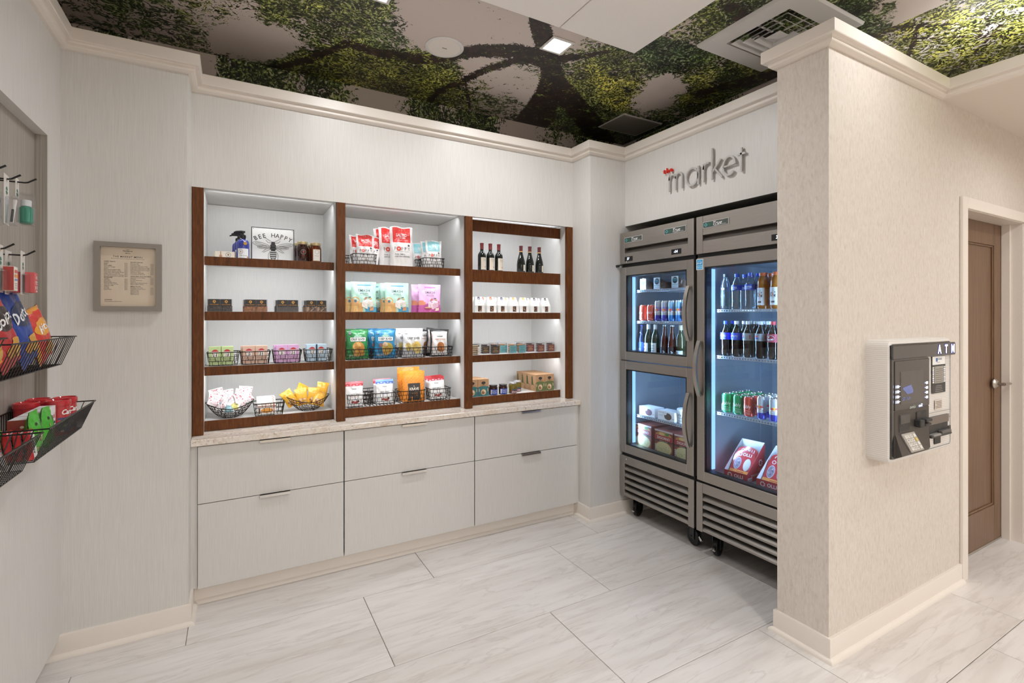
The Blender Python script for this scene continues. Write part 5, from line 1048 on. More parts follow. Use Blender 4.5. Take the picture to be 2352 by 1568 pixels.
# ================================================================ middle bay
def poppy_paint(cap, dotc): return lambda p, q: cap if (.60 < q < .975 and abs(p) < .76) else '#e6e4e4'
def poppy_art(cap, txt, big):
    def art(b, S, w_, h_):
        if txt: b.text(S, txt[0], 0, h_ * .755, h_ * .075, '#fbf3f2', 2, 'C', .8, 0, 0, .02, wmax=w_ * .48); b.text(S, txt[1], 0, h_ * .70, h_ * .036, '#fbf3f2', 2, 'C', .9, 0, 0, .01, wmax=w_ * .46)
        rd = random.Random(2)
        for i in range(40):
            u, v = rd.uniform(-.35, .35), rd.uniform(.63, .95)
            if not (abs(u) < .26 and .68 < v < .84): b.ell(S, u * w_, v * h_, w_ * .010, w_ * .010, '#f6c6be' if txt[0] == 'SALTED' else '#d8f0f2', 2, 6)
        b.rect(S, -w_ * .3, h_ * .655, w_ * .3, h_ * .662, '#f6e3e1', 2, 4, 1)
        v = h_ * .395; hh = h_ * .088
        for i, ch in enumerate('P PPY'):
            if ch != ' ': b.text(S, ch, w_ * (-.30 + .15 * i), v, hh, '#2a2a30', 2, 'C', .75)
        b.ringp(S, -w_ * .15, v + hh * .5, hh * .66, hh * .22, '#d8402e', 2, 18); b.text(S, 'HAND CRAFTED POPCORN', 0, v - hh * .42, h_ * .018, '#55555c', 2, wmax=w_ * .62); b.ell(S, w_ * .30, h_ * .53, h_ * .030, h_ * .030, '#1d1d20', 2, 12)
        if big: b.text(S, 'PURE. SIMPLE.', -w_ * .32, h_ * .28, h_ * .034, '#3a3a40', 2, 'L', .9, 0, 0, .01, wmax=w_ * .46); b.text(S, 'POPCORN HAPPINESS.', -w_ * .32, h_ * .225, h_ * .034, '#3a3a40', 2, 'L', .9, 0, 0, .01, wmax=w_ * .66)
        else: b.text(S, 'PURE. SIMPLE.', 0, h_ * .28, h_ * .04, '#3a3a40', 2, 'C', .9, 0, 0, .01, wmax=w_ * .5)
    return art
yb_ = 3.345; Z = ZS['s1']
b2 = wire_basket('wire_basket', 'wire basket holding small red-topped popcorn bags, left on the top shelf', .152, .135, .066, .93); put(b2, X(838, yb_ - .05), yb_ - .005, Z)
dup(b2, .678, yb_ + .14, Z, label='wire basket tucked behind the left post of the middle bay')
pk = pouch('popcorn_bag', 'small white and red popcorn bag upright at the front of its wire basket', 'popcorn', .118, .196, .05, poppy_paint('#e0231f', '#f6b6ae'), poppy_art('#e0231f', ('SALTED', 'CARAMEL'), False), 'stand', 'foil', 26, 34, 3, 0, .004); put(pk, X(839, yb_ - .02), yb_ - .02, Z + .006, 0, -.04)
dup(pk, X(826, yb_), yb_ + .032, Z + .004, .0, 'small red-topped popcorn bag half hidden behind the foremost basketed one', None, -.05); dup(pk, X(848, yb_ + .03), yb_ + .04, Z + .002, -.1, 'small red-topped popcorn bag slumped to the right inside the basket', None, -.2, .22)
bg = pouch('popcorn_bag', 'largest popcorn bag, red-topped, foremost at the middle of the top shelf', 'popcorn', .158, .272, .062, poppy_paint('#e0231f', '#f6b6ae'), poppy_art('#e0231f', ('SALTED', 'CARAMEL'), True), 'stand', 'foil', 28, 40, 6, 0, .004); put(bg, X(923, yb_ - .03), yb_ - .02, Z, -.05, -.03)
dup(bg, X(898, yb_ + .03), yb_ + .055, Z, .12, 'large red-topped popcorn bag second in the row behind the largest foremost one', None, -.04); dup(bg, X(886, yb_ + .10), yb_ + .13, Z, .2, 'large red-topped popcorn bag third and hindmost behind the foremost', None, -.05)
dup(b2, X(997, yb_ - .05), yb_, Z, label='wire basket holding small blue-topped popcorn bags, right on the top shelf'); dup(b2, X(980, yb_ + .08), yb_ + .155, Z, label='wire basket in the rear right of the popcorn shelf')
pb = pouch('popcorn_bag', 'small blue-topped popcorn bag upright at the front of the right basket', 'popcorn', .118, .190, .048, poppy_paint('#8fcdd6', '#bfe6ea'), poppy_art('#8fcdd6', ('SEA', 'SALT'), False), 'stand', 'foil', 26, 34, 8, 0, .003); put(pb, X(996, yb_ - .02), yb_ - .02, Z + .006, -.06, -.04)
for k, (dx, dy) in enumerate(((-.012, .033), (-.045, .135), (-.060, .186))): dup(pb, X(992, yb_) + dx, yb_ + dy, Z + .004, .12, 'small blue-topped popcorn bag, %s back behind the upright front one' % ORD[k], None, -.08)
# -- second shelf: marshmallow pouches
def mallow_paint(base, low1, low2, sky):
    def f(p, q):
        if q < .30 + .06 * sin(3 * p + 1):
            if p > .1 and q < .16: return '#3f93b4' if sky else '#c04a9c'
            return low1 if (p < -.15) else low2
        if q < .42 and p < -.45 and not (q > .36 and p > -.6): return '#dcaf78' if sky else '#e08a6a'
        return base
    return f
def mallow_art(sky):
    def art(b, S, w_, h_):
        b.rect(S, -w_ * .24, h_ * .875, w_ * .28, h_ * .905, '#4f9fc9' if sky else '#c86ad0', 2, 6, 1); k = '#2b2f38'
        b.text(S, 'SMASH', 0, h_ * .665, h_ * .082, k, 2, 'C', 1, 0, 0, .012, 1.12, wmax=w_ * .5); b.text(S, '-MALLOW-', 0, h_ * .59, h_ * .042, k, 2, 'C', 1, 0, 0, .01, 1.1, wmax=w_ * .42); b.text(S, 'CINNAMON CHURRO' if sky else 'COOKIE DOUGH', 0, h_ * .545, h_ * .025, '#5a5f68', 2, wmax=w_ * .4)
        w = '#f3ede6' if sky else '#f6dbe9'
        b.poly(S, [(-w_ * .12, h_ * .18), (w_ * .10, h_ * .10), (w_ * .10, h_ * .30), (-w_ * .10, h_ * .36)], w, 8); b.poly(S, [(w_ * .10, h_ * .10), (w_ * .36, h_ * .20), (w_ * .36, h_ * .37), (w_ * .10, h_ * .30)], '#e4dcd2' if sky else '#efc4dc', 8); b.poly(S, [(-w_ * .10, h_ * .36), (w_ * .10, h_ * .30), (w_ * .36, h_ * .37), (w_ * .14, h_ * .43)], '#faf6f0' if sky else '#fbe9f2', 8)
        rd = random.Random(9)
        for i in range(14): b.ell(S, rd.uniform(-.05, .32) * w_, rd.uniform(.13, .42) * h_, h_ * .009, h_ * .009, '#b0603a' if sky else '#4a2a34', 10, 6)
        for (u, v, c) in ((.02, .45, '#b0603a'), (.16, .47, '#3a4650'), (.20, .42, '#e0b060'), (-.02, .41, '#b0603a')): b.poly(S, [(w_ * u, h_ * v), (w_ * (u + .11), h_ * (v + .012)), (w_ * (u + .10), h_ * (v + .04)), (w_ * (u - .01), h_ * (v + .03))], c, 10)
        b.poly(S, [(w_ * .20, h_ * .04), (w_ * .36, h_ * .06), (w_ * .38, h_ * .16), (w_ * .22, h_ * .15)], '#cf8f62' if sky else '#f0d9c4', 10)
        if sky: b.ringp(S, -w_ * .36, h_ * .36, w_ * .17, w_ * .13, '#dca868', 2, 20); b.ell(S, -w_ * .36, h_ * .36, w_ * .055, w_ * .055, '#3f6f84', 3, 12); b.rect(S, -w_ * .48, h_ * .02, -w_ * .22, h_ * .20, '#e2b874', 2, 3, 3)
        else:
            b.ell(S, -w_ * .12, h_ * .14, w_ * .17, h_ * .07, '#a83a6a', 4, 14, 1, pi, 2 * pi); b.ell(S, -w_ * .12, h_ * .145, w_ * .15, h_ * .045, '#f0c090', 5, 14, 1, 0, pi)
            for k_ in range(4): b.ell(S, w_ * (.34 + .02 * k_), h_ * (.34 + .02 * (k_ % 2)), w_ * .02, h_ * .05, '#d8668a', 2, 8)
    return art
Z = ZS['s2']; yb_ = 3.335; mk = lambda lb: pouch('marshmallow_pouch', lb, 'candy pouch', .165, .200, .05, mallow_paint('#b3dbcb', '#d8a463', '#a9cfc0', True), mallow_art(True), 'stand', 'print', 30, 36, 11)
mp_ = mk('mint green marshmallow pouch, foremost at the left of the second shelf'); put(mp_, X(837, yb_ - .02), yb_, Z, .03, -.03)
dup(mp_, X(826, yb_), yb_ + .060, Z, .03, 'mint marshmallow pouch peeking out left behind the left foremost one', None, -.03)
dup(mp_, X(913.5, yb_ - .02), yb_, Z, -.02, 'mint green marshmallow pouch, foremost in the middle beside the pink ones', None, -.03); dup(mp_, X(906, yb_), yb_ + .060, Z, .0, 'mint marshmallow pouch peeking out left behind the middle foremost one', None, -.03); dup(mp_, X(858, yb_ + .1), yb_ + .15, Z, 0, 'mint marshmallow pouch shaded at the back between the two mint pairs', None, -.03)
mq = pouch('marshmallow_pouch', 'pink marshmallow pouch, foremost at the right of the second shelf', 'candy pouch', .165, .196, .05, mallow_paint('#e3b0dc', '#c2559f', '#d06aae', False), mallow_art(False), 'stand', 'print', 30, 36, 12); put(mq, X(989, yb_ - .02), yb_, Z, -.02, -.03); dup(mq, X(977, yb_), yb_ + .062, Z, .0, 'pink marshmallow pouch peeking out left behind the foremost pink one', None, -.03)
# -- third shelf: chip bags in baskets
def chip_paint(base, top, low=None, edge=None):
    def f(p, q):
        if edge and (abs(p) > .84 or q > .90): return edge
        if q > .93 or q < .04: return top
        if low and q < .30: return low
        return base
    return f
def chip_art(base, word, col, chips, dark='#10202a', boxed=True, name2=None):
    def art(b, S, w_, h_):
        rd = random.Random(5)
        if boxed: b.rect(S, -w_ * .34, h_ * .585, w_ * .37, h_ * .715, '#f2f2ee', 2, 10, 3); b.rect(S, -w_ * .355, h_ * .575, w_ * .385, h_ * .585, '#1c2428', 2, 10, 1); b.rect(S, -w_ * .355, h_ * .715, w_ * .385, h_ * .725, '#1c2428', 2, 10, 1); b.ell(S, w_ * .02, h_ * .72, w_ * .20, h_ * .085, '#8fb6a0', 1, 16, 2, 0, pi)
        if word == 'DEEP RIVER': b.text(S, word, w_ * .015, h_ * .615, h_ * .075, col, 4, 'C', .9, 0, 0, .022, wmax=w_ * .64); b.text(S, 'SNACKS', w_ * .015, h_ * .592, h_ * .018, col, 4, wmax=w_ * .3)
        b.poly(S, [(-w_ * .40, h_ * .80), (-w_ * .28, h_ * .79), (-w_ * .27, h_ * .92), (-w_ * .39, h_ * .93)], '#20242a', 3); b.text(S, 'KETTLE', -w_ * .335, h_ * .86, h_ * .02, '#e8e8e8', 4, wmax=w_ * .1); b.text(S, 'COOKED', -w_ * .33, h_ * .83, h_ * .02, '#e8e8e8', 4, wmax=w_ * .1)
        for i, (u, v, r, c) in enumerate(chips): b.ell(S, w_ * u, h_ * v, w_ * r, w_ * r * .92, c, 2 + .5 * i, 16, 3)
        for i in range(3): b.rect(S, -w_ * .38, h_ * (.07 + .028 * i), w_ * (.1 - .06 * i), h_ * (.078 + .028 * i), '#e9e6da', 2, 6, 1)
    return art
Z = ZS['s3']; yb_ = 3.35
b3 = wire_basket('wire_basket', 'wire basket holding the green chip bags, left on the third shelf', .168, .14, .066, .95); put(b3, max(.700, X(826, yb_ - .05)), yb_, Z)
for (px, nm_) in ((886, 'teal blue chip bags'), (950, 'white chip bags'), (1013, 'black-edged sweet potato chip bags')): dup(b3, X(px, yb_ - .05), yb_ + (.0 if px < 940 else -.005), Z, label='wire basket holding the %s on the third shelf' % nm_)
for px, s_ in ((866, 'between the green and blue bags'), (925, 'between the blue and white bags'), (985, 'between the white and black bags')): dup(b3, X(px, yb_ + .07), yb_ + .16, Z, label='rear wire basket %s' % s_)
gch = [(.02, .36, .30, '#c98e3a'), (-.06, .42, .20, '#d8a656'), (.10, .28, .20, '#b87a2c'), (-.02, .20, .18, '#d09a48'), (.16, .20, .15, '#c08434')]
og = pouch('chip_bag', 'green chip bag foremost at the left of the third shelf', 'chips', .150, .196, .055, chip_paint('#12813a', '#0f6b30'), chip_art(0, 'DEEP RIVER', '#12181a', gch), 'pillow', 'foil', 26, 34, 21); put(og, X(821, yb_ - .02), yb_ - .015, Z + .003, .04, -.06)
dup(og, .676, yb_ + .045, Z + .003, .1, 'green chip bag cut off by the post behind the foremost green one', None, -.08)
bch = [(.10, .34, .27, '#c0a23c'), (.14, .36, .20, '#a8982e'), (.06, .24, .20, '#c89a40'), (-.24, .44, .10, '#7a4a4e'), (-.02, .46, .12, '#d8b89a')]
ob = pouch('chip_bag', 'teal blue chip bag foremost, second from left on the third shelf', 'chips', .150, .196, .055, chip_paint('#1580b0', '#0f6d9a'), chip_art(0, 'DEEP RIVER', '#12181a', bch), 'pillow', 'foil', 26, 34, 22); put(ob, X(884, yb_ - .02), yb_ - .02, Z + .003, -.05, -.05)
dup(ob, X(872, yb_), yb_ + .04, Z + .003, -.03, 'teal blue chip bag standing close behind the foremost blue one', None, -.06); dup(ob, X(850, yb_ + .06), yb_ + .14, Z + .003, .05, 'teal blue chip bag in shade at the back between green and blue', None, -.08)
wch = [(.14, .36, .26, '#e0c060'), (.20, .26, .22, '#e8cf80'), (-.28, .40, .13, '#d8c072'), (-.16, .34, .12, '#e4d08a'), (-.26, .30, .12, '#cdb45e')]
ow = pouch('chip_bag', 'white chip bag with pale chips, foremost third from left on the shelf', 'chips', .150, .196, .055, chip_paint('#e9e8e8', '#d8d8da', '#b9bcc2'), chip_art(0, 'DEEP RIVER', '#5a5e60', wch, boxed=False), 'pillow', 'foil', 26, 34, 23); put(ow, X(948, yb_ - .02), yb_ - .02, Z + .003, -.03, -.05)
dup(ow, X(936, yb_), yb_ + .04, Z + .003, -.03, 'white chip bag standing close behind the foremost white one', None, -.07)
kch = [(.04, .36, .20, '#b46a2c'), (.10, .28, .17, '#c88040'), (-.02, .27, .13, '#a85a24')]
def sweet(b, S, w_, h_):
    b.text(S, 'SWEET POTATO', 0, h_ * .60, h_ * .045, '#c05a32', 3, 'C', .9, 0, 0, .015, wmax=w_ * .66); b.text(S, 'CHIPS', 0, h_ * .545, h_ * .028, '#8a7a70', 3); b.ell(S, 0, h_ * .74, w_ * .2, h_ * .06, '#b9b6b4', 2, 16, 2, 0, pi); b.rect(S, -w_ * .16, h_ * .715, w_ * .16, h_ * .74, '#3a3a3c', 2, 4, 1); b.rect(S, -w_ * .40, h_ * .05, -w_ * .385, h_ * .86, '#c05a32', 2, 1, 10)
    for i, (u, v, r, c) in enumerate(kch): b.ell(S, w_ * u, h_ * v, w_ * r, w_ * r * 1.1, c, 2 + .5 * i, 16, 3)
ok = pouch('chip_bag', 'white-fronted black chip bag of sweet potato chips, foremost at the right', 'chips', .140, .186, .05, chip_paint('#e6e4e2', '#121214', None, '#121214'), sweet, 'pillow', 'foil', 26, 34, 24); put(ok, X(1009, yb_ - .02), yb_ - .02, Z + .003, -.12, -.05)
dup(ok, X(1001, yb_), yb_ + .035, Z + .003, -.08, 'black-edged chip bag leaning right behind the foremost sweet potato bag', None, -.10, .10); dup(ok, X(982, yb_ + .04), yb_ + .10, Z + .003, .15, 'black-edged chip bag in shade at the back of the right pair', None, -.10)
# -- ledge: jerky bags
def jerky(top, dark): return lambda p, q: (dark if q > .90 else top) if q > .80 else '#e6e5e4'
def jerky_art(tx, colr):
    def art(b, S, w_, h_):
        b.text(S, 'THINK', 0, h_ * .67, h_ * .05, '#3a3a3e', 2, 'C', .9, 0, 0, .012, wmax=w_ * .4); b.text(S, tx, 0, h_ * .44, h_ * .062, '#2a2a2e', 2, 'C', .9, 0, 0, .012, wmax=w_ * .8); b.text(S, 'SESAME GINGER', 0, h_ * .37, h_ * .028, colr, 2, wmax=w_ * .5)
        for i in range(5): b.ell(S, w_ * (-.36 + .18 * i), h_ * (.845 + .02 * (i % 2)), w_ * .07, h_ * .018, '#e9a0a8' if 'TURKEY' in tx else '#b8c4dc', 2, 8)
        for i, (u, v, r) in enumerate(((-.1, .17, .10), (.06, .14, .12), (.18, .19, .08))): b.ell(S, w_ * u, h_ * v, w_ * r, h_ * .05, ['#8a2a26', '#b0423a', '#6a1f1c'][i], 2, 10, 2)
    return art
Z = ZS['lg']; yb_ = 3.335
jb = wire_basket('wire_basket', 'wire basket holding the turkey jerky bag at the left of the ledge', .150, .14, .080, .93); put(jb, X(826, yb_ - .05) , yb_, Z); dup(jb, X(883, yb_ - .05), yb_, Z, label='wire basket holding the blue-topped jerky bag on the ledge'); kb = wire_basket('wire_basket', 'wire basket holding the orange jerky pouches', .182, .15, .080, .93); put(kb, X(948, yb_ - .05), yb_ + .012, Z); dup(jb, X(1012, yb_ - .05), yb_, Z, label='wire basket holding the red-topped beef jerky bags')
dup(jb, X(853, yb_ + .03), yb_ + .145, Z, label='empty wire basket behind the first two jerky baskets')
j1 = pouch('jerky_bag', 'white turkey jerky bag with red and pink top, far left of the ledge', 'jerky', .118, .158, .04, jerky('#c8283a', '#e88a94'), jerky_art('TURKEY JERKY', '#c04a4a'), 'stand', 'foil', 26, 32, 31); put(j1, X(814, yb_ - .02), yb_ - .015, Z + .004, .02, -.08)
j2 = pouch('jerky_bag', 'white jerky bag with blue top standing in the second ledge basket', 'jerky', .118, .158, .04, jerky('#2a63c0', '#8ab4e6'), jerky_art('BEEF JERKY', '#4a70a8'), 'stand', 'foil', 26, 32, 32); put(j2, X(884, yb_), yb_ + .005, Z + .004, -.06, -.08); dup(j1, X(880, yb_ + .02), yb_ + .045, Z + .004, .0, 'red-topped jerky bag hidden behind the blue-topped one', None, -.1)
j3 = pouch('jerky_bag', 'white beef jerky bag with red top, foremost in the right ledge basket', 'jerky', .118, .156, .04, jerky('#c01f2c', '#b01826'), jerky_art('BEEF JERKY', '#8a5a4a'), 'stand', 'foil', 26, 32, 33); put(j3, X(1005, yb_ - .02), yb_ - .015, Z + .004, -.14, -.10, None, None, -.06); dup(j3, X(1002, yb_), yb_ + .032, Z + .006, -.14, 'red-topped beef jerky bag just behind the foremost one at the right', None, -.10, -.06)
def krave_paint(p, q):
    return '#c06a10' if (sin(p * 23 + q * 9) * sin(q * 61 + p * 5) > .72 and not (abs(p) < .5 and .03 < q < .58)) else '#e58a14'
def krave_art(b, S, w_, h_):
    b.rect(S, -w_ * .27, h_ * .03, w_ * .29, h_ * .60, '#16110f', 2, 8, 8); b.text(S, 'KRAVE', w_ * .01, h_ * .37, h_ * .085, '#efe6d6', 4, 'C', 1, 0, 0, .02, wmax=w_ * .42); b.ringp(S, 0, h_ * .51, w_ * .022, w_ * .014, '#cfc3b0', 4, 10); b.line(S, [(0, h_ * .49), (w_ * .03, h_ * .46)], w_ * .012, '#cfc3b0', 4); b.text(S, 'GOURMET BEEF CUTS', w_ * .01, h_ * .33, h_ * .022, '#b8ab98', 4, wmax=w_ * .44); b.text(S, 'CHILI LIME', w_ * .01, h_ * .25, h_ * .035, '#c98a3a', 4, wmax=w_ * .3)
k1 = pouch('jerky_pouch', 'orange jerky pouch with black label, foremost of the orange row', 'jerky', .160, .205, .036, krave_paint, krave_art, 'stand', 'foil', 34, 40, 35); put(k1, X(950, yb_ - .02), yb_ - .02, Z + .004, -.02, -.06)
dup(k1, X(946, yb_), yb_ + .026, Z + .004, -.02, 'orange jerky pouch, second in the row behind the foremost', None, -.07); dup(k1, X(943, yb_ + .02), yb_ + .062, Z + .004, -.02, 'orange jerky pouch, hindmost and tallest showing in the row', None, -.08).location.z += .022

# ================================================================ right bay
Z = ZS['s1']; yb_ = 3.335
def bordeaux_l(b, S, z0, z1, r): b.text(S, 'ALTERRA', 0, z1 - .016, .0065, '#8a8070', 2, wmax=.036); b.text(S, 'RED BLEND', 0, z1 - .026, .004, '#8a8070', 2, wmax=.03); b.ringp(S, .004, z0 + .020, .006, .003, '#b04a3a', 2, 6)
pw = [(.028, 0), (.0305, .003), (.0305, .112), (.0285, .124), (.020, .137), (.0135, .146), (.0125, .155), (.0125, .160), (.0135, .161), (.0138, .196), (.0145, .198), (.0145, .206), (.012, .207), (0, .207)]
for i, px in enumerate((1108, 1127.5, 1147)):
    lb = '%s straight-shouldered red wine bottle with cream label' % ['leftmost', 'middle', 'rightmost'][i]
    if i == 0: wb = bottle('wine_bottle', lb, pw, 'dark_glass', .160, '#7a1420', (.008, .098, .0305, 2.0, '#e2d8c8', bordeaux_l)); put(wb, X(px, yb_ - .02), yb_ - .01, Z, .35)
    else: dup(wb, X(px, yb_ - .02), yb_ - .01, Z, .35, lb)
pb_ = [(.030, 0), (.033, .003), (.033, .062), (.030, .090), (.0215, .122), (.0155, .145), (.0135, .160), (.013, .166), (.0138, .167), (.0138, .198), (.0150, .200), (.0150, .208), (.0125, .209), (0, .209)]
def burg_l(b, S, z0, z1, r): b.rect(S, .010, z0 + .008, .014, z1 - .008, '#2a2420', 2); b.text(S, 'PINOT', .012, (z0 + z1) / 2, .007, '#2a2420', 2, rot=pi / 2)
for i, px in enumerate((1198, 1218.3, 1240)):
    lb = '%s slope-shouldered red wine bottle with gold neck band' % ['leftmost', 'middle', 'rightmost'][i]
    if i == 0:
        wc = bottle('wine_bottle', lb, pb_, 'dark_glass', .166, '#6d1420', (.012, .060, .033, .9, '#e6dcc8', burg_l)); b = MB(); b.lathe([(.0140, .160), (.0145, .1605), (.0145, .1655), (.0140, .166)], 20, col='#d8a860'); b.build('gold_neck_band', 'print', wc); put(wc, X(px, yb_ - .02), yb_ - .01, Z, .55)
    else: dup(wc, X(px, yb_ - .02), yb_ - .01, Z, .55, lb)
# -- gable boxes of chocolate
def gable(label, tabc):
    o = thing('gable_box', label, 'candy box'); w_, h_, d_ = .078, .118, .055; wt = .054
    b = MB(); V = [(-w_ / 2, -d_ / 2, 0), (w_ / 2, -d_ / 2, 0), (w_ / 2, d_ / 2, 0), (-w_ / 2, d_ / 2, 0), (-w_ / 2, -d_ / 2, .052), (w_ / 2, -d_ / 2, .052), (w_ / 2, d_ / 2, .052), (-w_ / 2, d_ / 2, .052), (-wt / 2, -.003, h_), (wt / 2, -.003, h_), (wt / 2, .003, h_), (-wt / 2, .003, h_)]
    b.add(V, [(3, 2, 1, 0), (0, 1, 5, 4), (1, 2, 6, 5), (2, 3, 7, 6), (3, 0, 4, 7), (4, 5, 9, 8), (6, 7, 11, 10), (5, 6, 10, 9), (7, 4, 8, 11), (8, 9, 10, 11)], '#f1efec'); b.build('carton', 'print', o, smooth=None)
    S = lambda u, v, l=1: (u, (-d_ / 2 if v <= .052 else -d_ / 2 + (v - .052) / (h_ - .052) * (d_ / 2 - .003)) - l * .0005, v)
    b = MB(); b.rect(S, -.016, .006, .017, .0505, '#d8d4d0', 1); b.rect(S, -.014, .008, .015, .049, '#2c1710', 2); rd = random.Random(hash(tabc) % 99)
    for i in range(22): b.ell(S, rd.uniform(-.011, .012), rd.uniform(.011, .046), .004, .0028, rd.choice(['#7a4a30', '#a8703f', '#4a2a1c', '#c9a078', '#5a2f22']), 3, 6)
    b.text(S, 'DARK CHOCOLATE', 0, .066, .003, '#8a8682', 2, wmax=.03); b.text(S, 'BARK', .002, .084, .0045, '#6a6662', 2); b.rect(S, -.010, .097, .008, .1165, tabc, 2); b.rect(S, -.004, .100, .002, .108, '#e6e2e0', 3, 1, 1); b.build('printed_front', 'print', o, smooth=None)
    return o
Z = ZS['s2']; cs = [('navy', '#3a3066'), ('orange', '#e2622a'), ('navy', '#3a3066'), ('yellow', '#ecb42c'), ('yellow', '#ecb42c'), ('black', '#2a2826'), ('black', '#2a2826')]
xs_ = (1102.5, 1130, 1155, 1182, 1205, 1230.5, 1255.5); gb = {}
for i, ((nm_, cc), px) in enumerate(zip(cs, xs_)):
    lb = 'white gable-topped chocolate box with %s tab, %s from the left in front' % (nm_, ORD[i]); x = X(px, yb_ - .03)
    if nm_ not in gb: gb[nm_] = gable(lb, cc); put(gb[nm_], x, yb_, Z)
    else: dup(gb[nm_], x, yb_, Z, label=lb)
    if i != 4: dup(gb[nm_], x - .030, yb_ + .075, Z, label='white chocolate box with %s tab in the rear row, %s from the left' % (nm_, ORD[i if i < 4 else i - 1]))
# -- cookie boxes
def cookies(cs, n=5):
    def f(b):
        for k in range(n): b.lathe([(0, .004 + k * .0135), (.023, .004 + k * .0135), (.0262, .009 + k * .0135), (.0245, .014 + k * .0135), (0, .016 + k * .0135)], 14, col=cs[k % len(cs)])
    return f
def cookie_card(col, tc):
    def f(b, S): b.rect(S, -.0305, .003, .0305, .058, col, 1); b.text(S, 'DEEP WOODS', 0, .041, .006, tc, 2, wmax=.04); b.text(S, 'BAKERY', 0, .032, .005, tc, 2, wmax=.03); b.rect(S, -.020, .022, .020, .025, tc, 2); b.text(S, 'CHOCOLATE CHIP', 0, .012, .005, tc, 2, wmax=.046)
    return f
Z = ZS['s3']; yb_ = 3.335
kinds = [('cream', '#e9dcc8', '#6a5a48', ['#d8bf9a', '#e2caa6'], [(1092, 0, .9)]), ('dark brown', '#35251c', '#c9a15c', ['#3a2a22', '#4a382e'], [(1136, 0, 0), (1122, .062, 0), (1107, .125, .0)]),
         ('teal', '#5f9a9e', '#2a4a5a', ['#d0a070', '#c08c58'], [(1176, 0, 0), (1197, 0, 0), (1163, .062, 0), (1152, .125, 0)]), ('maroon', '#6a2c28', '#d8b078', ['#4a2c24', '#5a382c'], [(1240, 0, 0), (1264, .005, 0), (1226, .062, 0), (1213, .125, 0)])]
for (nm_, cc, tc, ck, pl) in kinds:
    cb = None
    for i, (px, dy, rz_) in enumerate(pl):
        lb = ('%s-labelled clear cookie box, %s' % (nm_, ['foremost of its kind', 'second of its kind', 'third of its kind, set back', 'last of its kind, furthest back'][i])) if nm_ != 'cream' else 'clear cookie box turned to show its cream side, beside the post'
        if cb is None: cb = clear_box('cookie_box', lb, 'cookies', .063, .078, .056, cookies(ck), cookie_card(cc, tc), fillname='cookies'); put(cb, X(px, yb_ - .02), yb_ + dy - .01, Z, rz_)
        else: dup(cb, X(px, yb_ - .02), yb_ + dy - .01, Z, rz_, label=lb)
# -- ledge: cracker cartons and jars
def cracker_art(gc):
    def art(b, S, w_, h_):
        b.rect(S, -w_ / 2, 0, w_ / 2, h_ * .50, gc, 1); b.ell(S, 0, h_ * .50, w_ * .5, h_ * .09, gc, 1, 18, 1, 0, pi); b.ell(S, .0, h_ * .78, w_ * .20, h_ * .085, '#1a1512', 2, 14); b.rect(S, -w_ * .02, h_ * .66, w_ * .02, h_ * .76, '#1a1512', 2); b.rect(S, -w_ * .14, h_ * .655, w_ * .14, h_ * .665, '#1a1512', 2)
        b.text(S, 'ROOTS & BRANCHES', 0, h_ * .62, h_ * .03, '#3a2a20', 2, wmax=w_ * .6); b.ringp(S, 0, h_ * .80, w_ * .36, w_ * .345, '#8a6a4c', 2, 16, .75, .3, pi - .3)
        b.ell(S, 0, h_ * .24, w_ * .24, h_ * .17, '#d9b48a', 2, 16); b.ell(S, -.003, h_ * .21, w_ * .14, h_ * .09, '#8a6038', 3, 10); b.ell(S, w_ * .06, h_ * .28, w_ * .12, h_ * .07, '#e6d2b0', 3, 10)
        for s_ in (-1, 1): b.ell(S, s_ * w_ * .40, h_ * .36, w_ * .035, h_ * .11, '#cfc0a0', 2, 10)
    return art
def cracker_side(gc):
    def art(b, S, d_, h_):
        b.rect(S, -d_ / 2, 0, -d_ / 2 + .001, h_, '#8a6844', 1)
        for k in range(5): b.poly(S, [(-d_ * .40, h_ * (.36 + .10 * k)), (d_ * (.10 - .05 * k), h_ * (.36 + .10 * k)), (-d_ * .25, h_ * (.52 + .10 * k))], gc, 1)
        b.line(S, [(d_ * .08, h_ * .42), (d_ * .40, h_ * .24)], .003, '#3a2a1c', 2)
        for i in range(4): b.rect(S, d_ * .02, h_ * (.08 + .035 * i), d_ * .36, h_ * (.09 + .035 * i), '#6a5038', 2)
    return art
Z = ZS['lg']; yb_ = 3.33
oc = carton('cracker_box', 'kraft cracker box with olive green front, front row left of the right-hand stack', 'crackers', .084, .130, .074, '#b98f66', cracker_art('#5f6a34'), 'matte', cracker_side('#4a5a2c'))
put(oc, X(1241, yb_ - .037), yb_, Z); dup(oc, X(1241, yb_ - .037) + .086, yb_, Z, label='kraft cracker box with olive green front, front row right, against the shelf end')
for r_ in range(1, 4):
    for q in range(2): dup(oc, X(1241, yb_ - .037) + .086 * q, yb_ + .0755 * r_, Z, label='kraft cracker box in the %s row back of the olive stack, %s column' % (ORD[r_], ['left', 'right'][q]))
ot = carton('cracker_box', 'kraft cracker box with teal front, beside the blue jars', 'crackers', .088, .126, .074, '#b98f66', cracker_art('#1f6a6e'), 'matte', cracker_side('#2a5a5a')); put(ot, X(1110.5, yb_ - .037), yb_, Z)
dup(ot, max(1.502, X(1110.5, yb_ - .037) - .090), yb_ + .0, Z, label='kraft cracker box with teal front, half hidden by the post'); dup(ot, X(1110.5, yb_ - .037) - .02, yb_ + .09, Z, .1, label='kraft cracker box with teal front standing behind the front two')
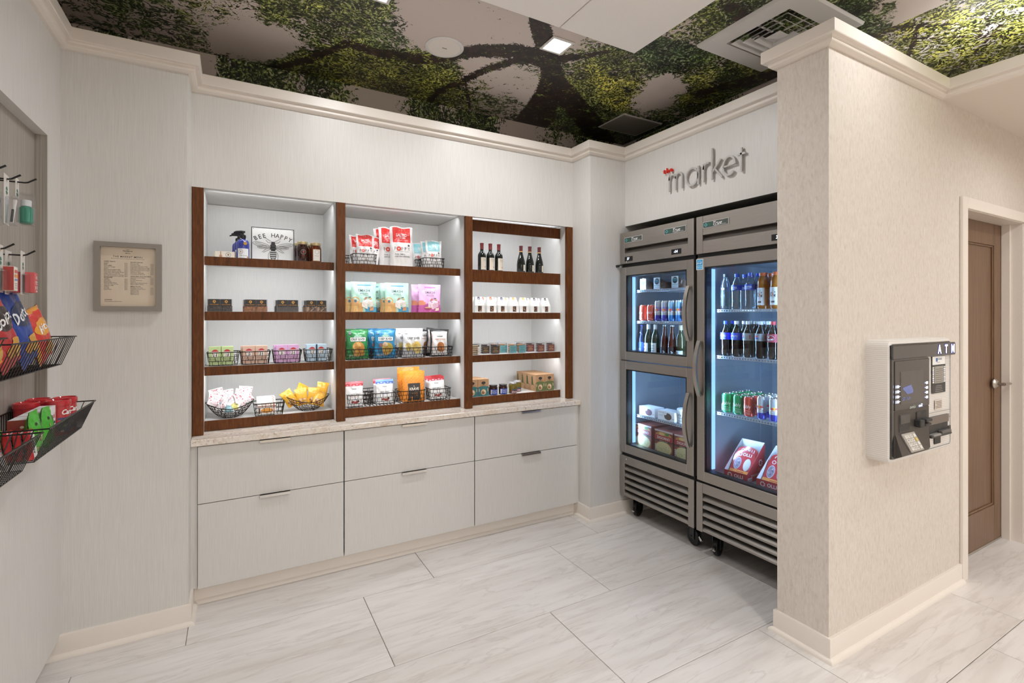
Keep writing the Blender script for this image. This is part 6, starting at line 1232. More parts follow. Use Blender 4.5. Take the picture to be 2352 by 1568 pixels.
def tuna_l(b, S, h_, r): b.grid(lambda a, c: S(-.036 + .072 * a, .004 + .040 * c, 1), 16, 1, '#1f3f9a'); b.text(S, 'Preserve', -.002, .028, .010, '#e8ecf6', 2, wmax=.042); b.text(S, 'Kitchen', -.002, .014, .010, '#e8ecf6', 2, wmax=.036); b.rect(S, .006, .005, .026, .010, '#dfe4f0', 2); b.rect(S, -.034, .008, -.026, .040, '#dfe4f0', 2)
oj = jar('blue-labelled dark jar with black lid, left of the pair', .033, .075, 'amber_glass', '#141414', tuna_l, 'jar', 'gloss'); put(oj, X(1135.5, yb_ - .03), yb_ - .01, Z); dup(oj, X(1158, yb_ - .03), yb_ - .01, Z, 0, 'blue-labelled dark jar with black lid, right of the pair')
def olive_l(b, S, h_, r): b.grid(lambda a, c: S(-.03 + .06 * a, .002 + .022 * c, 1), 14, 1, '#6a1f28'); b.text(S, 'Divina', 0, .007, .012, '#f2ece4', 2, 'C', 1, 0, .2, .01, wmax=.045); b.grid(lambda a, c: S(-.02 + .04 * a, .024 + .010 * c, 1), 10, 1, '#2a4a5a')
plain('olive_glass', '#6a5a1c', .08, 0, .3, 60, coat=.3)
oo = jar('silver-lidded jar of olives in front', .0315, .085, 'olive_glass', '#cfcfd2', olive_l); put(oo, X(1180.5, yb_ - .03), yb_ - .01, Z); dup(oo, X(1196, yb_), yb_ + .055, Z, .2, 'silver-lidded jar of olives set back beside the olive cracker boxes')
# ================================================================ chilled goods (fronts face -x)
RZ = -pi / 2
def pc(o, px, x, z, turn=0, label=None, tilt=0, f=0): return put(o, x, YY(px, x - f), z, RZ + turn, tilt, label)
def dc_(o, px, x, z, turn=0, label=None, tilt=0, dx=0, dy=0, f=0): return dup(o, x + dx, YY(px, x - f) + dy, z, RZ + turn, label, None, tilt)
# -- left cooler, top shelf: pastry packs
def pastry_card(b, S):
    b.rect(S, -.050, .004, .012, .086, '#eef2f5', 1); b.ell(S, -.018, .058, .023, .023, '#1f2a33', 2, 20); b.rect(S, -.040, .052, .004, .056, '#3aa0a8', 3); b.rect(S, -.040, .060, .004, .0635, '#3aa0a8', 3); b.text(S, 'bakery', -.018, .066, .007, '#e8eef0', 3, wmax=.03); b.rect(S, -.046, .024, .008, .030, '#9fc6cc', 2); b.rect(S, -.046, .012, .008, .016, '#9fb0b8', 2)
pp = None
for i, px in enumerate((1481, 1513, 1555)):
    lb = 'clear pastry pack with white label, %s from the left in the small cooler' % ORD[i]
    if pp is None: pp = clear_box('pastry_pack', lb, 'pastry', .112, .092, .10, lambda b: nuts(b, .10, .060, .09, ['#6a452c', '#8a6038', '#4c2f1e'], 16, .022, random.Random(3), 1.2), pastry_card, fillname='pastries'); pc(pp, px, 2.775, 1.7295, f=.05)
    else: dc_(pp, px, 2.775, 1.7295, .0, lb, f=.05)
# -- left cooler, middle shelf: cans
def bubly(word, c2):
    def art(b, S, h_, r):
        b.text(S, word, -.002, h_ * .44, h_ * .17, '#f6eceb', 2, 'C', .8, wmax=r * 1.75); b.rect(S, -r * .6, h_ * .30, r * .7, h_ * .312, '#f6dcd8', 2, 6); b.rect(S, -r * .5, h_ * .14, r * .6, h_ * .152, '#f6dcd8', 2, 6); b.text(S, 'sparkling water', 0, h_ * .20, h_ * .035, '#f6eceb', 2, wmax=r * 1.3); b.rect(S, -r * 1.35, h_ * .12, -r * 1.0, h_ * .46, c2, 2, 4)
    return art
cc = can('coral red sparkling water can, leftmost on the middle shelf of the small cooler', .122, .0325, '#e8553f', bubly('bubly', '#f0b0a4')); pc(cc, 1478.5, 2.745, 1.4935, -.2)
dc_(cc, 1496, 2.745, 1.4935, .2, 'coral red sparkling water can, second from left in the small cooler'); dc_(cc, 1482, 2.82, 1.4935, 0, f=.075, label= 'coral red sparkling water can in the row behind, small cooler')
def bull(c1, c2):
    def art(b, S, h_, r):
        b.poly(S, [(-r * 1.1, h_ * .06), (-r * .05, h_ * .06), (-r * .05, h_ * .44), (-r * 1.1, h_ * .40)], c1, 1); b.poly(S, [(r * .15, h_ * .50), (r * 1.2, h_ * .52), (r * 1.2, h_ * .90), (r * .15, h_ * .90)], c2, 1); b.rect(S, -r * .9, h_ * .455, r * .9, h_ * .50, '#e8e9ee', 2, 8)
        b.ell(S, 0, h_ * .56, r * .36, r * .36, '#f2c21c', 2, 14)
        for s_ in (-1, 1): b.ell(S, s_ * r * .42, h_ * .56, r * .36, r * .20, '#d22a2a', 3, 10); b.ell(S, s_ * r * .70, h_ * .575, r * .16, r * .12, '#d22a2a', 3, 8)
        b.text(S, 'Red Bull', 0, h_ * .458, h_ * .05, '#c81e2a', 3, 'C', .9, 0, 0, .02, wmax=r * 1.6); b.text(S, 'ENERGY DRINK', 0, h_ * .40, h_ * .024, '#f0f0f4', 3, wmax=r * 1.2)
    return art
r1 = can('slim purple and silver energy drink can, third on the middle shelf', .150, .0265, '#9aa0b8', bull('#2a1f9a', '#6a4ac0'), cols=['#2a2a9a', '#3a34b0', '#c4c8d6', '#8f8ad0', '#b9bdd0', '#c9c9cc']); pc(r1, 1512.5, 2.74, 1.4935)
dc_(r1, 1528, 2.74, 1.4935, .15, 'slim purple and silver energy drink can, fourth on the middle shelf')
r2 = can('slim light blue energy drink can, fifth on the middle shelf', .150, .0265, '#6aa0d8', bull('#1f6ac8', '#d8e6f2'), cols=['#2a7ad0', '#3a8ad8', '#d0dcea', '#5aa0e0', '#8ac0ec', '#c9c9cc']); pc(r2, 1544, 2.74, 1.4935); dc_(r2, 1561, 2.74, 1.4935, .2, 'slim light blue energy drink can, sixth on the middle shelf'); dc_(r2, 1575, 2.74, 1.4935, .2, 'slim light blue energy drink can behind the door handle')
for k, px in enumerate((1515, 1531)): dc_(r1, px, 2.80, 1.4935, 0, f=.055, label='purple and silver energy can in the rear row, %s' % ['left', 'right'][k])
for k, px in enumerate((1547, 1564)): dc_(r2, px, 2.80, 1.4935, 0, f=.055, label='light blue energy can in the rear row, %s' % ['left', 'right'][k])
# -- left cooler, bottom of the upper door: bottles
SQ = lambda P, k: [(r, z * k) for r, z in P]
plain('blue_glass', '#0e2148', .08, 0, .0, coat=.3); plain('green_glass', '#16281c', .08, 0, .0, coat=.3); plain('pale_wine', '#35341f', .08, 0, .0, coat=.3); plain('rose_drink', '#4a170c', .1, 0, .1, coat=.3)
beer = [(.028, 0), (.0305, .004), (.0305, .115), (.027, .140), (.016, .170), (.0125, .205), (.0135, .222), (.0145, .223), (.0145, .230), (.012, .232), (0, .232)]
def l_blue(b, S, z0, z1, r): b.text(S, 'BUD', 0, z0 + .026, .014, '#dfe6f0', 2, wmax=.034); b.text(S, 'LIGHT', 0, z0 + .008, .013, '#dfe6f0', 2, wmax=.036)
o = bottle('beer_bottle', 'blue beer bottle at the left end under the cans', beer, 'blue_glass', .222, '#2a3f9a', (.012, .10, .0305, 2.6, '#1c4a98', l_blue)); b = MB(); b.ell(cyl(.0165), 0, .166, .008, .012, '#e8ecf4', 3, 8); b.build('neck_label', 'print', o); pc(o, 1474, 2.75, 1.2325)
def l_horse(b, S, z0, z1, r): b.ell(S, -.004, (z0 + z1) / 2 + .006, .014, .020, '#7a2f2a', 2, 12); b.rect(S, -.022, z0 + .004, .022, z0 + .012, '#c8c2ba', 2, 6)
wn = [(.030, 0), (.0325, .004), (.0325, .120), (.029, .150), (.017, .182), (.0135, .198), (.0135, .199), (.0142, .2), (.0142, .234), (.013, .236), (0, .236)]
o = bottle('wine_bottle', 'green wine bottle with white capsule, second under the cans', wn, 'green_glass', .199, '#e6ebee', (.02, .095, .0325, 1.9, '#e9ebea', l_horse), capmat='print'); pc(o, 1490, 2.755, 1.2325, -.3)
def l_txt(b, S, z0, z1, r):
    for i, tx in enumerate(('DOGFISH', 'POINT', 'VINEYARD')): b.text(S, tx, 0, z1 - .026 - .018 * i, .010, '#5a6a70', 2, wmax=.04)
o = bottle('wine_bottle', 'green wine bottle with large white label, third under the cans', wn, 'green_glass', .199, '#dfe6ea', (.012, .098, .0325, 2.0, '#eef1f2', l_txt), capmat='print'); pc(o, 1506, 2.755, 1.2325, -.1)
def l_tree(b, S, z0, z1, r):
    for k in range(4): b.poly(S, [(-.020 + .002 * k, z0 + .014 + .012 * k), (-.004 - .002 * k, z0 + .014 + .012 * k), (-.012, z0 + .034 + .012 * k)], '#e4e2ea', 2)
    for k in range(5): b.ell(S, .012 + .006 * (k % 2), z0 + .012 + .007 * k, .005, .004, '#e4e2ea', 2, 6)
    b.text(S, 'SELTZER', 0, z0 + .002, .008, '#e4e2ea', 2, wmax=.04)
sel = [(.028, 0), (.030, .004), (.030, .090), (.026, .130), (.015, .185), (.0125, .225), (.0135, .224), (.0140, .2245), (.0140, .233), (.012, .234), (0, .234)]
o = bottle('cider_bottle', 'red drink in clear long-necked bottle, fourth under the cans', sel, 'rose_drink', .224, '#d8dbe0', (.004, .075, .030, 2.0, '#2a1412', l_tree)); pc(o, 1527, 2.75, 1.2325); dc_(o, 1544, 2.75, 1.2325, .1, 'red drink in clear long-necked bottle, fifth under the cans')
def l_wh(b, S, z0, z1, r): b.ell(S, -.010, z1 - .016, .008, .008, '#4a4038', 2, 10); b.rect(S, -.022, z0 + .012, .020, z0 + .015, '#9aa4b0', 2, 6); b.rect(S, -.022, z0 + .022, .012, z0 + .025, '#9aa4b0', 2, 6)
o = bottle('wine_bottle', 'white wine bottle with gold capsule, sixth under the cans', wn, 'pale_wine', .199, '#b9a88c', (.008, .055, .0325, 2.2, '#e6ebf2', l_wh), capmat='print'); pc(o, 1564, 2.755, 1.2325)
# -- left cooler, lower door: ice cream and pizza
def ice_art(lump):
    def art(b, S, w_, h_): b.ell(S, w_ * .12, h_ * .48, w_ * .22, h_ * .36, lump, 2, 20); b.ell(S, -w_ * .04, h_ * .74, w_ * .09, h_ * .16, '#ece8e4', 3, 12); b.text(S, 'Haagen-Dazs', -w_ * .28, h_ * .78, h_ * .10, '#5a2a3a', 3, wmax=w_ * .36); b.rect(S, -w_ * .44, h_ * .52, -w_ * .16, h_ * .56, '#b8b0b6', 2); b.rect(S, -w_ * .44, h_ * .42, -w_ * .2, h_ * .45, '#b8b0b6', 2); b.rect(S, w_ * .36, h_ * .3, w_ * .48, h_ * .34, '#8a8088', 2)
    return art
o = carton('ice_cream_box', 'white ice cream bar box with plum picture, left on the lower wire shelf', 'ice cream', .158, .068, .10, '#f0eef0', ice_art('#7a3040'), side=None); pc(o, 1485.5, 2.765, .7765, f=.05)
o = carton('ice_cream_box', 'white ice cream bar box with brown picture, right of the plum one', 'ice cream', .158, .068, .10, '#f0eef0', ice_art('#5a3a22')); pc(o, 1529.5, 2.765, .7765, f=.05)
o = thing('ice_cream_tub', 'round white ice cream tub on the lower wire shelf', 'ice cream'); b = MB(); b.lathe([(.038, 0), (.046, .086)], 26, col='#eef0f2'); b.build('tub', 'print', o); b = MB(); b.lathe([(.0475, .084), (.0490, .086), (.0490, .098), (.046, .102), (0, .100)], 26, col='#f6f7f8'); b.build('lid', 'print', o)
b = MB(); S = lambda u, v, l=1: cyl(.038 + .008 * v / .086)(u, v, l); b.text(S, "it's", -.004, .052, .018, '#2a2a2e', 2, 'C', 1, 0, .2, .01); b.text(S, 'creamy', -.002, .036, .010, '#2a2a2e', 2, 'C', 1, 0, .2); b.rect(S, -.025, .018, .02, .020, '#8a8a90', 2, 6); b.build('printed_side', 'print', o); pc(o, 1571.5, 2.77, .7765)
def pizza_art(b, S, w_, h_):
    b.rect(S, -w_ / 2, h_ * .62, w_ / 2, h_ * .80, '#b01f28', 1); b.ell(S, 0, h_ * .80, w_ * .44, h_ * .15, '#c98a3c', 1, 22, 1, 0, pi); b.ell(S, w_ * .20, h_ * .88, w_ * .10, h_ * .06, '#4a8a3a', 2, 8); b.ell(S, -w_ * .1, h_ * .86, w_ * .16, h_ * .06, '#e6c888', 2, 12)
    b.ell(S, 0, h_ * .30, w_ * .48, h_ * .29, '#b8763a', 1, 28); b.ell(S, 0, h_ * .31, w_ * .43, h_ * .25, '#e8dca4', 2, 28); rd = random.Random(6)
    for i in range(26): b.ell(S, rd.uniform(-.36, .36) * w_, rd.uniform(.10, .44) * h_, w_ * .02, h_ * .012, rd.choice(['#b86a3a', '#d8c070', '#7a8a4a', '#f0eac8']), 3, 6)
    b.text(S, 'DIGIORNO', 0, h_ * .655, h_ * .10, '#f2ece6', 3, 'C', .9, 0, 0, .012, wmax=w_ * .80); b.rect(S, -w_ * .5, h_ * .56, w_ * .5, h_ * .61, '#3a1c18', 2); b.text(S, 'TRADITIONAL CRUST', 0, h_ * .572, h_ * .030, '#e8dccc', 3, wmax=w_ * .8)
    for i in range(5): b.rect(S, -w_ * .48, h_ * (.10 + .07 * i), -w_ * .40, h_ * (.15 + .07 * i), '#cfcad0', 4)
    b.rect(S, -w_ * .22, h_ * .03, w_ * .24, h_ * .12, '#b06a3a', 4); b.rect(S, -w_ * .5, h_ * .94, w_ * .5, h_, '#d8cfd4', 1)
o = carton('pizza_box', 'frozen pizza box, leftmost behind the lower left glass door', 'frozen pizza', .170, .185, .22, '#8a3a2c', pizza_art); pc(o, 1477, 2.82, .5225, .0, f=.11)
dc_(o, 1524, 2.80, .5225, .0, 'frozen pizza box, middle one behind the lower left glass door', f=.11); dc_(o, 1571, 2.80, .5225, .0, 'frozen pizza box, rightmost and cut off by the door frame', f=.11)
# -- right cooler: bottles
pet = [(.029, 0), (.0325, .005), (.0325, .040), (.0305, .055), (.0325, .072), (.0325, .128), (.030, .152), (.019, .182), (.0130, .192), (.0130, .201), (.0145, .202), (.0145, .221), (.0125, .222), (0, .222)]
def aqua(b, S, z0, z1, r): b.text(S, 'AQUAFINA', -.002, z0 + .010, .013, '#eef2fa', 2, 'C', .9, 0, 0, .01, wmax=.052); b.rect(S, -.02, z0 + .004, .016, z0 + .006, '#c8d6f0', 2, 8)
o = bottle('water_bottle', 'dark-capped clear water bottle, leftmost on the top cooler shelf', [(.026, 0), (.029, .005), (.029, .15), (.024, .178), (.0135, .20), (.0135, .208), (.0145, .209), (.0145, .226), (0, .227)], 'water', .208, '#2a3038', (.02, .14, .0293, 1.6, '#141a20', lambda b, S, z0, z1, r: (b.rect(S, -.006, z1 - .014, .012, z1 - .004, '#e8eef2', 2, 4), b.text(S, 'LIFE', .002, (z0 + z1) / 2, .014, '#5f7a80', 2, rot=0))), cat='bottle'); pc(o, 1666, 2.75, 1.5745)
aq = bottle('water_bottle', 'clear water bottle with blue cap and label, second on the top cooler shelf', pet, 'water', .201, '#1f4fd0', (.118, .150, .0325, 4.6, '#1a3fb4', aqua)); pc(aq, 1692.5, 2.75, 1.5745, -.1); dc_(aq, 1724, 2.745, 1.5745, .05, 'clear water bottle with blue cap and label, third on the top cooler shelf')
for k, (px, x) in enumerate(((1692.5, 2.82), (1724, 2.82), (1692.5, 2.89), (1724, 2.89))): dc_(aq, px, x, 1.5745, 0, f=x - 2.745, label='blue-capped water bottle in the rear rows of the top cooler shelf, %s' % ORD[k])
gat = [(.030, 0), (.0345, .006), (.0345, .050), (.031, .062), (.0345, .074), (.0345, .130), (.033, .142), (.0345, .150), (.030, .178), (.020, .190), (.020, .196), (.0215, .197), (.0215, .214), (.019, .216), (0, .216)]
def gator(b, S, z0, z1, r): b.rect(S, -.013, z0 + .040, .014, z1 - .008, '#d4d8de', 2, 5); b.text(S, 'G', .000, z0 + .046, .034, '#3a3f48', 3, 'C', 1, 0, 0, .03); b.poly(S, [(.003, z0 + .048), (.008, z0 + .064), (.003, z0 + .062), (.005, z0 + .078), (-.004, z0 + .060), (.001, z0 + .061)], '#e0702a', 4); b.rect(S, -.010, z0 + .014, .012, z0 + .024, '#5a3a3a', 2, 4)
plain('orange_drink', '#a8651c', .12, 0, .1, coat=.4); plain('cola', '#140b08', .08, 0, 0, coat=.4)
o = bottle('sports_drink_bottle', 'orange sports drink bottle with orange cap, fourth on the top shelf', gat, 'orange_drink', .196, '#e8682c', (.022, .125, .0345, 1.7, '#e9ecf0', gator)); pc(o, 1753.5, 2.75, 1.5745, -.1); dc_(o, 1784, 2.745, 1.5745, -.1, 'orange sports drink bottle, fifth and cut off by the partition')
dc_(o, 1753.5, 2.825, 1.5745, 0, f=.075, label='orange sports drink bottle in the rear row')
def pepsi_l(kind):
    def art(b, S, z0, z1, r):
        if kind == 'cola': b.rect(S, -.024, z0 + .006, .022, z0 + .008, '#8aa8e8', 2, 8); b.text(S, 'PEPSI', .004, z0 + .016, .013, '#dfe6fa', 2, wmax=.036)
        elif kind == 'drp': b.ell(S, 0, (z0 + z1) / 2, .025, .017, '#f0e6e6', 2, 20); b.ell(S, 0, (z0 + z1) / 2, .0235, .0155, '#7a1420', 3, 20); b.text(S, 'Dr', -.008, (z0 + z1) / 2 + .001, .012, '#f6f0f0', 4, 'C', 1, .15, .2, .03); b.text(S, 'Pepper', .001, (z0 + z1) / 2 - .011, .010, '#f6f0f0', 4, 'C', .95, .12, .2, .03, wmax=.04)
        if kind in ('cola', 'diet'):
            cu = -.022; cv = (z0 + z1) / 2; b.ell(S, cu, cv, .012, .012, '#f2f2f4', 3, 18); b.ell(S, cu, cv, .0115, .0115, '#c8202c', 4, 12, 1, .25, pi - .05); b.ell(S, cu, cv, .0115, .0115, '#1f4aa8', 4, 12, 1, pi + .25, 2 * pi - .05)
            if kind == 'diet': b.rect(S, .024, z0 + .01, .030, z1 - .01, '#b8303a', 3, 2); b.rect(S, -.005, z0 + .012, .018, z0 + .016, '#8a9098', 3, 4)
    return art
b1 = bottle('soda_bottle', 'cola bottle with violet-blue label and blue cap, leftmost on the second shelf', pet, 'cola', .201, '#2148c8', (.104, .148, .0325, 4.4, '#4a4ac8', pepsi_l('cola'))); pc(b1, 1667, 2.75, 1.2795)
b2_ = bottle('soda_bottle', 'cola bottle with bright blue label and white cap, second on the shelf', pet, 'cola', .201, '#e8ecf2', (.104, .148, .0325, 4.4, '#1f48d0', pepsi_l('cola'))); pc(b2_, 1692.5, 2.75, 1.2795, .1)
b3_ = bottle('soda_bottle', 'diet cola bottle with silver label and white cap, third on the shelf', pet, 'cola', .201, '#e8ecf2', (.104, .148, .0325, 4.4, '#9a9ea4', pepsi_l('diet'))); pc(b3_, 1719, 2.75, 1.2795)
dc_(b3_, 1748, 2.745, 1.2795, .5, 'diet cola bottle with silver label turned aside, fourth on the shelf')
b5 = bottle('soda_bottle', 'dark red labelled soda bottle with red cap, fifth on the shelf', pet, 'cola', .201, '#c83a40', (.100, .148, .0325, 4.4, '#a01c30', pepsi_l('drp'))); pc(b5, 1776, 2.745, 1.2795)
for k, (src, px, x) in enumerate(((b1, 1667, 2.82), (b2_, 1692.5, 2.82), (b3_, 1719, 2.82), (b3_, 1748, 2.82), (b2_, 1692.5, 2.89), (b3_, 1719, 2.89))): dc_(src, px, x, 1.2795, 0, f=x - 2.747, label='soda bottle in the rear rows of the second cooler shelf, %s from the left' % ORD[k])
# -- right cooler: cans in rows
gc = can('green sparkling water can, leftmost in the front row of the big cooler', .122, .0325, '#18a866', bubly('bubly', '#dfe8e4')); pc(gc, 1671, 2.745, .9195, .5); dc_(gc, 1697, 2.745, .9195, .25, 'green sparkling water can, second in the front row of the big cooler')
rcn = can('red-orange sparkling water can in the front row of the big cooler', .122, .0325, '#e04a34', bubly('bubly', '#f0a898')); pc(rcn, 1721.5, 2.745, .9195, .1)
bl = can('slim blue and silver energy drink can, left one in the big cooler', .135, .0265, '#9aa4b8', bull('#2a2aa8', '#c9cdd8'), cols=['#2a2aa8', '#2f2fb0', '#d0d3dc', '#c4c8d4', '#c9cdd8', '#c9c9cc']); pc(bl, 1750, 2.74, .9195); b_ = dc_(bl, 1778, 2.74, .9195, .6, 'slim blue and silver energy drink can beside the partition edge, front row')
for r_ in range(1, 4):
    x = 2.745 + .068 * r_
    for k, (src, px) in enumerate(((gc, 1671), (gc, 1697), (rcn if r_ == 1 else gc, 1721.5), (bl, 1750), (bl, 1778))):
        y = YY(px, 2.745); dup(src, x, y, .9195, RZ + .3 * k, '%s can in row %s back of the big cooler, %s from the left' % ({id(gc): 'green', id(rcn): 'red-orange', id(bl): 'slim blue'}[id(src)], ORD[r_], ORD[k]))
# -- right cooler, floor: red snack-pack display trays
def tray(label):
    o = thing('snack_pack_tray', label, 'display box'); w_, d_, hf, hb = .150, .205, .052, .215
    b = MB(); R_, W_ = '#b81f2a', '#e9e6ea'; t_ = .0015
    b.box(-w_ / 2, w_ / 2, -d_ / 2, d_ / 2, 0, t_, 0, R_); b.box(-w_ / 2, w_ / 2, -d_ / 2, -d_ / 2 + t_, 0, hf, 0, R_)
    for s_ in (-1, 1): b.prism([(-d_ / 2, 0), (d_ / 2, 0), (d_ / 2, hb), (-d_ / 2, hf)], s_ * w_ / 2, s_ * (w_ / 2 - t_), 0, R_); b.prism([(-d_ / 2 + .002, .002), (d_ / 2 - .002, .002), (d_ / 2 - .002, hb), (-d_ / 2 + .002, hf)], s_ * (w_ / 2 - t_), s_ * (w_ / 2 - t_ - .0004), 0, W_)
    b.box(-w_ / 2, w_ / 2, d_ / 2 - t_, d_ / 2, 0, hb, 0, W_); b.build('tray', 'print', o, smooth=None)
    b = MB(); S = flat(d_)
    def rosette(S, u, v, r, l=2): b.ringp(S, u, v, r, r * .62, '#f4eef0', l, 8, 1, .2, 2 * pi + .2); [b.ell(S, u + r * .8 * cos(a), v + r * .8 * sin(a), r * .16, r * .16, '#b81f2a', l + 1, 6) for a in [k * pi / 4 for k in range(8)]]
    rosette(S, -.036, hf * .52, .016); b.text(S, 'OLLI', .020, hf * .36, .020, '#f4eef0', 2, 'C', 1, 0, 0, .01, wmax=.056); b.rect(S, .0, hf * .22, .042, hf * .26, '#e8c8cc', 2)
    S2 = lambda u, v, l=1: (w_ / 2 + l * .0004, u, v); rosette(S2, .050, .100, .022); b.text(S2, 'OLLI', .050, .052, .020, '#d8a0a8', 2, 'C', 1); b.text(S2, 'PREMIUM ANTIPASTO', .0, .030, .012, '#f0dfe2', 2, wmax=.12); b.rect(S2, -.095, .004, -.045, .028, '#ecebf0', 2)
    for k in range(9): b.rect(S2, -.091 + .005 * k, .007, -.089 + .005 * k, .022, '#3a3a44', 3)
    b.build('printed_tray', 'print', o, smooth=None)
    for k in range(2):      # the packs leaning back inside
        b = MB(); y0 = -d_ / 2 + .022 + .030 * k; an = .62
        def PS_(u, v, l=1, y0=y0): return (u, y0 + v * sin(an) - l * .0006 * cos(an), .012 + .02 * k + v * cos(an) + l * .0006 * sin(an))
        W2, H2 = .066, .185; pts = [(-W2, 0), (W2, 0), (W2, H2 * .80)] + [(W2 * cos(a) * (1 if 1 else 1), H2 * .80 + H2 * .20 * sin(a)) for a in [pi * q / 12 for q in range(1, 12)]] + [(-W2, H2 * .80)]
        V = [PS_(p[0], p[1], 0) for p in pts]; V2 = [PS_(p[0], p[1], -8) for p in pts]; n_ = len(pts); b.add(V + V2, [tuple(range(n_)), tuple(range(2 * n_ - 1, n_ - 1, -1))] + [(i, (i + 1) % n_, n_ + (i + 1) % n_, n_ + i) for i in range(n_)], '#b8202c')
        for s_, c in ((-1, '#8f7f92'), (1, '#d8d2cc')): b.ell(PS_, s_ * W2 * .46, H2 * .50, W2 * .34, H2 * .22, '#cfc8d0', 1, 20); b.ell(PS_, s_ * W2 * .46, H2 * .50, W2 * .30, H2 * .20, c, 2, 20)
        rd = random.Random(2)
        for i in range(10): b.ell(PS_, -W2 * .46 + rd.uniform(-.2, .2) * W2, H2 * .5 + rd.uniform(-.13, .13) * H2, W2 * .09, W2 * .08, rd.choice(['#a89aa8', '#6f5f70', '#c4b8c4']), 3, 7)
        b.rect(PS_, -W2, H2 * .16, W2, H2 * .27, '#f09a4a', 2); b.rect(PS_, -W2 * .3, H2 * .20, W2 * .4, H2 * .22, '#c02a2a', 3); b.rect(PS_, -W2 * .9, H2 * .02, W2 * .9, H2 * .13, '#d8d4da', 2)
        rosette(PS_, -W2 * .45, H2 * .83, W2 * .20, 3); b.text(PS_, 'OLLI', W2 * .22, H2 * .79, W2 * .30, '#f4eef0', 3, 'C', 1, 0, 0, .01)
        b.build('snack_pack', 'gloss', o, smooth=None)
    return o
p0 = on_z(1663, 1095, .523); p1 = on_z(1709, 1107, .523)
ang = atan2(p1[1] - p0[1], p1[0] - p0[0])
def tray_at(o, A, an, label=None, copy=False):
    ux_ = Vector((cos(an), sin(an), 0)); uy_ = Vector((-sin(an), cos(an), 0)); c = Vector(A) + ux_ * .075 + uy_ * .1025
    return (dup(o, c.x, c.y, .5225, an, label) if copy else put(o, c.x, c.y, .5225, an))
tr = tray('red open-top display tray of snack packs, left one on the cooler floor'); AN = -pi / 2 + .10; tray_at(tr, p0, AN); p2 = on_z(1737, 1117, .523); tray_at(tr, p2, AN - .05, 'red open-top display tray of snack packs, right one by the partition edge', True)

# ================================================================ shop display in the left wall recess
PNX = XL - .041
def hanging_basket(label, xf, y0, y1, zt, zb, xb):
    o = thing('display_basket', label, 'basket', (PNX, y0, zb)); r = .0016
    L = lambda x, y, z: (x - PNX, y - y0, z - zb)
    xr = PNX + .003; b = MB(); b.tube([L(xr, y0, zt), L(xf, y0, zt), L(xf, y1, zt), L(xr, y1, zt)], r * 1.7, 6, True); b.build('rim', 'black_wire', o, smooth=60)
    b = MB(); ins = .022; b.tube([L(xr, y0 + ins, zb), L(xb, y0 + ins, zb), L(xb, y1 - ins, zb), L(xr, y1 - ins, zb)], r * 1.2, 6, True)
    n = int((y1 - y0) / (.0275 if zt > 1.3 else .021))
    for k in range(n + 1):
        q = k / n; yt, yb_ = y0 + .018 + (y1 - y0 - .036) * q, y0 + ins + (y1 - y0 - 2 * ins) * q; b.tube([L(xf, yt, zt), L(xb, yb_, zb), L(xr, yb_, zb), L(xr, yt, zt)], r, 5)
    m = 6
    for k in range(1, m):
        q = k / m; xt, xbb = xr + (xf - xr) * q, xr + (xb - xr) * q
        b.tube([L(xt, y0, zt), L(xbb, y0 + ins, zb)], r, 5); b.tube([L(xt, y1, zt), L(xbb, y1 - ins, zb)], r, 5)
    for q in (.33, .66): b.tube([L(xr + (xb - xr) * q, y0 + ins, zb), L(xr + (xb - xr) * q, y1 - ins, zb)], r, 5)
    b.build('wire_cage', 'black_wire', o, smooth=60)
    b = MB(); [b.box(-.002, .006, (y1 - y0) * q - .012, (y1 - y0) * q + .012, zt - zb - .02, zt - zb + .02) for q in (.2, .8)]; b.build('hanger', 'black_wire', o, smooth=None)
    return o
hanging_basket('black wire basket of chip bags on the grey panel', -.570, 1.976, 2.665, 1.450, 1.338, -.612); hanging_basket('lower black wire basket of boxes, red tubs and green nut bags', -.507, 2.066, 2.660, 1.180, 1.076, -.548)
hanging_basket('black wire basket of small candies at the lower left picture edge', -.507, 1.38, 2.010, 1.180, 1.076, -.548); hanging_basket('black wire basket whose rim tip shows at the left picture edge', -.570, 1.28, 1.950, 1.470, 1.358, -.612)
def lays_art(wd, col, c2):
    def art(b, S, w_, h_):
        b.ell(S, 0, h_ * .62, w_ * .40, h_ * .15, c2, 3, 26, 6); b.text(S, wd, 0, h_ * .56, h_ * .13, col, 6, 'C', .95, .12, .2, .022, wmax=w_ * .74)
        for i, (u, v, r, c) in enumerate(((.06, .26, .24, '#d8a040'), (-.12, .22, .20, '#c98a30'), (.18, .16, .16, '#e0b458'))): b.ell(S, w_ * u, h_ * v, w_ * r, w_ * r * .7, c, 5 + i * 1.5, 20, 5)
    return art
zt_ = 1.341
def cb(px_y, lb, base, art, seed, w_=.165, h_=.235, tilt=-.35, roll=.0, x=-.640, edge=None, z=None):
    o = pouch('snack_bag', lb, 'chips', w_, h_, .06, chip_paint(base, base, None, edge), art, 'pillow', 'foil', 26, 34, seed, .25); put(o, x, px_y, z or zt_, pi / 2, tilt, None, None, roll); return o
cb(2.575, 'orange and red corn chip bag at the far end of the upper basket', '#d8352a', lays_art('Fritos', '#f4f2f2', '#efa63a'), 41, .150, .215, -.20, -.33, edge='#e8a03a')
cb(2.405, 'large royal blue tortilla chip bag, tallest in the upper basket', '#123f9a', lays_art('Doritos', '#e8ecf2', '#1a2a54'), 42, .158, .295, -.20, -.33)
cb(2.235, 'red tortilla chip bag left of the blue one in the upper basket', '#b8252a', lays_art('Doritos', '#f2f0f0', '#2a1a1c'), 43, .158, .265, -.20, -.33)
